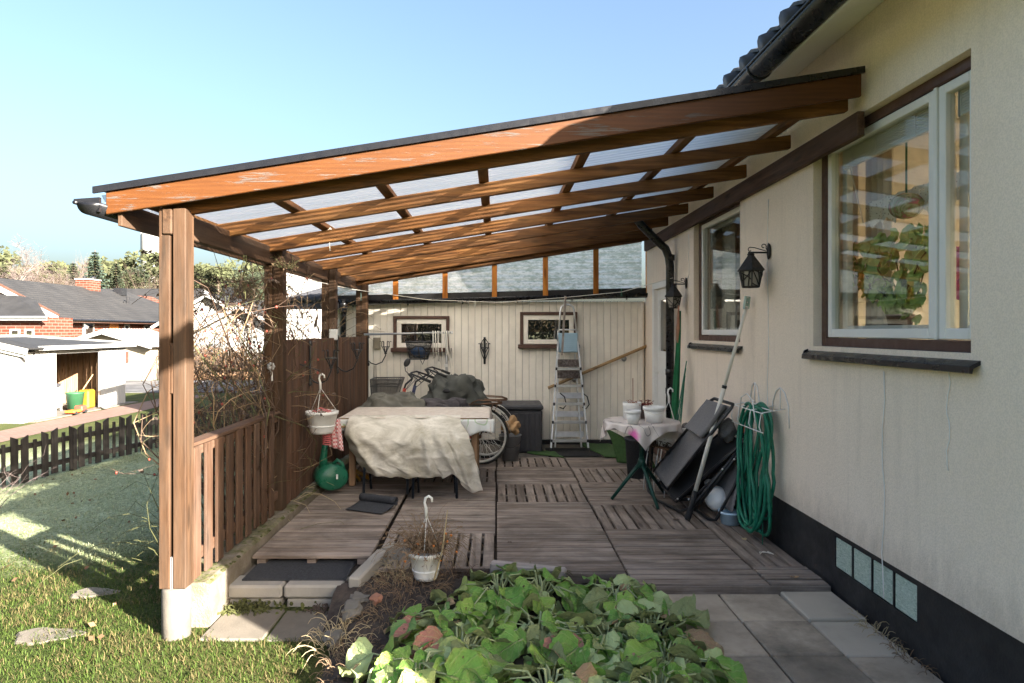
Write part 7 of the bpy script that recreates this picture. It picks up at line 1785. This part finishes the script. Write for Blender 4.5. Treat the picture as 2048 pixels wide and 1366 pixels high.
for k in range(13):
    q = at(318, 520, 4.2).lerp(e, rr.random()); o = Vector((rr.uniform(-1, .6), rr.uniform(-.4, .4), rr.uniform(-1, .5))).normalized() * rr.uniform(.022, .04); w = o.orthogonal().normalized() * .010; lv.add([q, q + o * .5 + w, q + o, q + o * .5 - w], [(0, 1, 2, 3)])
lv.build('leaf', M['dead_leaf'], t, fixn=False)
# the near post must carry it: a thin twig runs on behind the post to the rose
mb = MB(); mb.tube([at(322, 525, 4.2), (-2.0, 4.6, 1.9), (-2.05, 5.4, 1.2)], .004, 4); mb.build('stem', M['stem_brown'], t)
t = thing('solar_flower', (-1.78, 5.62, 1.25), 'small grey metal flower ornament on the second post', 'ornament'); c = at(542, 733, 5.5); mb = MB()
for k in range(7): a = k * .898; mb.ball((c.x + .022 * math.cos(a), c.y, c.z + .022 * math.sin(a)), .014, .006, .014, 8, 5)
mb.build('petal', M['grey_steel'], t, True); mb = MB().tube([c, c + Vector((0, .03, -.12))], .008, 6); mb.build('stem', M['white_plastic'], t)
# leafless shrub at the left edge
t = thing('leafless_shrub', (-5.9, 7.5, -.5), 'leafless twiggy shrub at the left edge before the picket fence', 'shrub'); rr = random.Random(5); tp = []
for k in range(16):
    mb = MB(); cane(mb, Vector((-5.9 + rr.uniform(-.35, .3), 7.3 + rr.uniform(-.3, .3), gz(-5.8, 7.4))), Vector((rr.uniform(-.3, .9), rr.uniform(-.6, .3), .9)).normalized(), rr.uniform(.5, .85), .005, rr, 2, tp, .0, 5, .28, False); mb.build('stem', M['twig_birch'], t, fixn=False)

# ------------------------------------------------------------------ planting bed
mb = MB()
def bedz(x, y):
    return -.12 + .08 * sst(3.6, 4.3, y) + .05 * math.exp(-((x - .1) / .7) ** 2) + .03 * mnoise.noise(Vector((x * 3, y * 3, 0))) + .014 * mnoise.noise(Vector((x * 15, y * 15, 0))) - .10 * sst(-.78, -1.0, x) * sst(4.3, 3.7, y)
def bed(u, v): x = -1.02 + 2.12 * u; y = 2.3 + v * (2.34 if x < -.3 else 2.06 - .25 * sst(.3, .9, x)); return (x, y, bedz(x, y))
mb.grid(bed, 90, 90); tag(mb.build('bed_soil', M['soil'], smooth=True), kind='structure')
mb = MB()
pl = [at(962, 1145, 4.42), at(1060, 1150, 4.38), at(1150, 1163, 4.30), at(1250, 1172, 4.22), at(1330, 1185, 4.15)]
n = len(pl)
def strip(u, v):
    f = u * (n - 1); i = min(int(f), n - 2); p = pl[i].lerp(pl[i+1], f - i); return (p.x, p.y + .012 * math.sin(u * 30), p.z - .02 - v * .14 + .01 * math.sin(u * 17))
mb.grid(strip, 40, 3); tag(mb.build('edging_strip', M['black_rubber'], smooth=True, solid=.006), 'black plastic edging strip between the deck and the leafy bed', 'edging')

# leaf shapes
def leaf_mesh(seed):
    rr = random.Random(seed); L, Wd = 1.0, rr.uniform(.78, .98); nu, nv = 8, 13; fold = rr.uniform(-.1, .5); curl = rr.uniform(-.5, 1.2); tw = rr.uniform(-.7, .7); V, UV, F = [], [], []
    def width(t):
        return Wd * .5 * (math.sin(math.pi * min(1, t ** .62 * .97 + .03)) ** .62) * (1 - .15 * t)
    for j in range(nv + 1):
        t = j / nv
        for i in range(nu + 1):
            s = i / nu * 2 - 1; w = width(t); 
            ser = 1 + (.04 * (1 if (j % 2) else -1)) * (abs(s) > .99)
            x = s * w * ser; y = t * L + (.10 * s * s * (1 - t) * -1 if t < .3 else 0)
            z = fold * abs(x) * (1 - .3 * t) + .05 * mnoise.noise(Vector((x * 3 + seed, y * 3, seed * .7))) + .07 * math.sin(y * 9 + seed + abs(s) * 2) * abs(s)
            z -= .16 * t * t * curl; z += .10 * math.sin(t * 6 + seed * 2) * s * abs(s)
            a = tw * (t - .3) * .7; x, z = x * math.cos(a) - z * math.sin(a), x * math.sin(a) + z * math.cos(a)
            b = curl * t * .9; y2 = y * math.cos(b * .5); z2 = z - y * math.sin(b * .5) * .55
            V.append((x, y2, z2)); UV.append((s * .5 + .5, t, abs(s)))
    for j in range(nv):
        for i in range(nu): F.append((j*(nu+1)+i, j*(nu+1)+i+1, (j+1)*(nu+1)+i+1, (j+1)*(nu+1)+i))
    me = bpy.data.meshes.new('leaf'); me.from_pydata(V, [], F); me.update(); uvl = me.uv_layers.new(name='UVMap')
    for lp in me.loops: uvl.data[lp.index].uv = UV[lp.vertex_index][:2]
    me.polygons.foreach_set('use_smooth', [True] * len(me.polygons)); me.materials.append(M['leaf']); return me
LEAF = [leaf_mesh(s) for s in range(14)]
rr = random.Random(99)
# 12 plants spread through the bed; each keeps its own leaves and stalks
plants = []
labs = ['pale leafed wilted plant at the front left corner of the bed', 'wilted green plant in front of the white foreground pot', 'wilted plant directly right of the white foreground pot', 'wilted plant behind the black edging strip, middle of the bed', 'wilted plant at the back right corner of the bed, against the deck', 'wilted plant on the left side, half way down the bed', 'wilted plant at the centre of the bed', 'wilted plant spreading onto the back paving slabs', 'wilted plant on the right edge, spilling over the paving', 'wilted plant at the bottom middle of the picture', 'wilted plant at the bottom right of the bed', 'wilted plant right of the centre of the bed', 'sunlit yellow green wilted plant at the lower left tip of the bed']
cen = [(-.38, 3.15), (-.28, 3.68), (.02, 4.02), (.28, 4.05), (.72, 4.0), (-.18, 3.35), (.22, 3.55), (.84, 3.55), (.82, 3.20), (.25, 2.98), (.72, 2.95), (.58, 3.45), (-.60, 2.98)]
cnt = [24, 27, 24, 22, 26, 25, 28, 25, 27, 30, 28, 28, 5]
sec = []
for (cx, cy), n, lab in zip(cen, cnt, labs):
    z0 = bedz(cx, cy); t = thing('wilted_plant', (cx, cy, z0), lab, 'plant', 'wilted broad leaved plants in the bed'); st = MB()
    for k in range(n):
        a = k * 2.39996 + rr.uniform(-.4, .4); q = math.sqrt((k + .5) / n); rd = .05 + .27 * q * rr.uniform(.8, 1.1); s = rr.choice([.115, .14, .16, .175, .19, .215]) * rr.uniform(.9, 1.1) * (1.08 if q > .4 else .85)
        px, py = cx + rd * math.cos(a), cy + rd * math.sin(a)
        if py > 4.24 - (.0 if px > .9 else 0): py = 4.24 - rr.random() * .1
        hz = bedz(min(max(px, -1), 1.05), py) if px < 1.0 else -.04
        z = max(hz, -.05) + .03 + .055 * (1 - q) + rr.uniform(0, .05)
        pitch = -rr.uniform(.15, .8) * (.5 + .6 * q) + (rr.uniform(-.1, .4) if rr.random() < .2 else 0); roll = rr.uniform(-.55, .55); ya = a - math.pi / 2 + rr.uniform(-.6, .6)
        if rr.random() < .13: roll += math.pi * rr.uniform(.75, 1.1)
        rot = Matrix.Rotation(ya, 3, 'Z') @ Matrix.Rotation(pitch, 3, 'X') @ Matrix.Rotation(roll, 3, 'Y')
        o = bpy.data.objects.new('leaf', LEAF[rr.randrange(len(LEAF))]); base = Vector((px, py, z)) - Vector((math.cos(ya + math.pi/2), math.sin(ya + math.pi/2), 0)) * s * .4
        link(o, t, base, rot); o.scale = (s, s, s)
        m_ = (Vector((cx, cy, z0)) + base) / 2 + Vector((0, 0, rr.uniform(.03, .09))); st.tube([(cx + rr.uniform(-.02, .02), cy + rr.uniform(-.02, .02), z0 - .01), m_, base], [.007, .006, .004], 5, cap=False)
    st.build('stalk', M['stalk'] if 'stalk' in M else M.setdefault('stalk', plain('stalk', (.30, .34, .17), .5)), t, True, fixn=False)

# white pot in front with a dried plant
c = at(852, 1156, 4.28)
fp = hang_pot('foreground_pot', (c.x, c.y, c.z), .106, .178, at(853, 1032, 4.28), 'white pot of dried brown plants standing in the bed, its white hook upright', cat='hanging pot')
tangle('dried_plant', 'dry_plant', fp, (c.x, c.y, c.z + .175), .15, .15, .27, 190, 71, .0022, .95, 'stuff', 'dry_plant')
tangle('dried_plant', 'stem_tan', fp, (c.x + .01, c.y, c.z + .175), .15, .15, .32, 80, 72, .0018, 1.0, 'stuff')
mb = MB(); rr = random.Random(5)
for k in range(16): a = rr.uniform(0, 6.28); q = rr.uniform(.05, .22); mb.ball((c.x + q * math.cos(a), c.y - abs(q * math.sin(a)) * .6, c.z + rr.uniform(.12, .30)), .009, .009, .008, 6, 4)
mb.build('orange_bloom', M['hip_orange'], fp, True)['kind'] = 'stuff'
mb = MB(); mb.tube([at(868, 1160, 4.12), at(885, 1100, 4.13), at(895, 1020, 4.16)], [.006, .005, .003], 5); mb.build('dry_stalk', M['straw'], fp)
# dry grass, stones, litter at the left of the bed
def mass(name, m, c, rx, ry, h, n, seed, r=.002, droop=1.3): o = tangle(name, m, None, c, rx, ry, h, n, seed, r, droop); o['kind'] = 'stuff'; return o
mass('dry_grass', 'straw', (-.66, 4.42, bedz(-.66, 4.42)), .30, .40, .15, 130, 81); mass('dry_grass', 'dry_plant', (-.55, 4.25, bedz(-.55, 4.25)), .55, .5, .12, 200, 82); mass('dry_grass', 'stem_tan', (-.62, 3.95, bedz(-.62, 3.95)), .50, .5, .10, 130, 83)
mass('dry_grass', 'straw', (-.88, 3.72, bedz(-.9, 3.8)), .28, .5, .17, 110, 84, .0024); mass('dry_grass', 'dry_plant', (-.72, 3.4, bedz(-.72, 3.4)), .35, .6, .10, 140, 85); mass('dry_grass', 'stem_brown', (-.2, 4.36, bedz(-.2, 4.36)), .8, .2, .10, 120, 86)
mass('weeds', 'stem_green', (-1.35, 4.22, -.2), .75, .09, .06, 160, 87, .003); mass('weeds', 'moss', (-1.58, 4.18, -.17), .3, .12, .08, 160, 88, .005); mass('weeds', 'straw', (2.07, 3.62, -.05), .05, .5, .11, 40, 89); mass('weeds', 'dry_plant', (2.07, 3.35, -.05), .06, .5, .09, 40, 92); mass('weeds', 'stem_green', (.3, 4.36, .0), .35, .06, .08, 50, 90, .003)
mass('weeds', 'dead_leaf', (-1.05, 4.20, -.17), .3, .12, .06, 80, 91, .005)
lv = MB(); rr = random.Random(14)
for k in range(150):
    q = Vector((-1.72 + abs(rr.gauss(0, .22)), 4.20 + rr.gauss(0, .045), -.165 + rr.uniform(0, .05))); d = Vector((rr.uniform(-1, 1), rr.uniform(-1, .2), rr.uniform(0, 1))).normalized(); w = d.orthogonal().normalized(); s = rr.uniform(.008, .016); lv.add([q + (w * math.cos(i * 1.047) + d.cross(w) * math.sin(i * 1.047)) * s for i in range(6)], [tuple(range(6))])
tag(lv.build('ground_ivy', M['moss'], fixn=False), kind='stuff')
def rock(px, sz, seed, m, lab, name='stone', flat=.7):
    c = Vector(px); rr = random.Random(seed); mb = MB().ball((0, 0, 0), 1, 1, 1, 22, 16, .45, seed=seed); mb.v = [(round(x * 1.6) / 1.6 * .2 + x * .8, round(y * 1.6) / 1.6 * .2 + y * .8, min(z, .62)) for x, y, z in mb.v]; mb.v = [(x * sz[0] + c.x, y * sz[1] + c.y, z * sz[2] + c.z) for x, y, z in mb.v]; tag(mb.build(name, M[m]), lab, 'stone')
rock((-.855, 3.93, -.05), (.06, .10, .055), 3, 'rock', 'angular pale grey stone at the left edge of the bed'); rock((-.90, 3.68, -.10), (.05, .065, .05), 5, 'rock', 'rounded lichen grey stone at the lower left of the bed'); rock((-.72, 3.98, .0), (.032, .04, .03), 7, 'brick_chip', 'broken piece of red brick between the stones', 'brick_piece'); rock((-.83, 4.10, -.04), (.07, .08, .03), 9, 'rock', 'flat grey stone below the long edging stone')
mb = MB(); rr = random.Random(3)
for k in range(420):
    x, y = rr.uniform(-.98, .1), rr.uniform(3.0, 4.4); s = rr.uniform(.004, .014); z = bedz(x, y) + s * .3
    mb.ball((x, y, z), s, s * rr.uniform(.6, 1.2), s * .7, 5, 4)
tag(mb.build('soil_crumbs', M['soil'], smooth=True), kind='stuff')
# ribbed door mat on the step
mb = MB(); mb.box(-1.66, -.985, 4.335, 4.70, -.028, -.019); DM = mb.build('door_mat', M['mat_dark']); tag(DM, 'dark ribbed door mat on the garden step below the raised deck tile', 'mat')
mb = MB()
for k in range(18): y = 4.345 + k * .0195; mb.box(-1.65, -.995, y, y + .011, -.0195, -.0135)
mb.build('ribs', M['mat_dark'], DM)
# small things on the lawn
c = at(235, 1215, 4.3); mb = MB(); mb.bar(c + Vector((0, 0, -.13)), c + Vector((-.02, 0, .03)), .022, .022, (0, 1, 0)); tag(mb.build('wooden_stake', M['tan_wood_z'], bev=.003), 'short weathered wooden stake in the grass beside the near post', 'stake')
for (u, v, sx, sy, lab) in ((95, 1278, .20, .10, 'flat sunken stone in the lawn at the lower left'), (190, 1190, .16, .08, 'dark bare patch stone in the shaded lawn')):
    d = F_PX * 1.80 / (v - CY); x = (u - CX) / F_PX * d; z = gz(x, d); mb = MB().lathe([(0, .012), (.9, .012), (1.0, -.01), (1, -.08)], (0, 0, 0), 22, wob=lambda a, i: .16 * math.sin(3 * a + u) + .08 * math.sin(7 * a)); mb.v = [(a * sx + x, b * sy + d, cc + z) for a, b, cc in mb.v]; tag(mb.build('flat_stone', M['slab_lit']), lab, 'stone')
rr = random.Random(44)
lv = MB()
for k in range(140):
    x, y = rr.uniform(-6.6, -2.1), rr.uniform(3.4, 10); d = Vector((rr.uniform(-1, 1), rr.uniform(-1, 1), rr.uniform(-.1, .5))).normalized() * rr.uniform(.03, .06); w = d.orthogonal().normalized() * .016; q = Vector((x, y, gz(x, y) + .03)); lv.add([q, q + d * .5 + w, q + d, q + d * .5 - w], [(0, 1, 2, 3)])
o = lv.build('fallen_leaves', M['beech_leaf'], fixn=False); o['kind'] = 'stuff'
RG = random.Random(61)
grass('grass', 105000, (-4.4, -.5), (2.5, 5.8), (.02, .055), (.0026, .0048), lambda x, y: keep1(x, y) and RG.random() > (y - 4.2) / 1.6, frost)
grass('grass', 100000, (-6.9, -1.98), (4.2, 12.5), (.016, .044), (.004, .0075), lambda x, y: x < -2.0 and x > -.72 * y - .9 and RG.random() < (y - 4.2) / 1.2, frost)
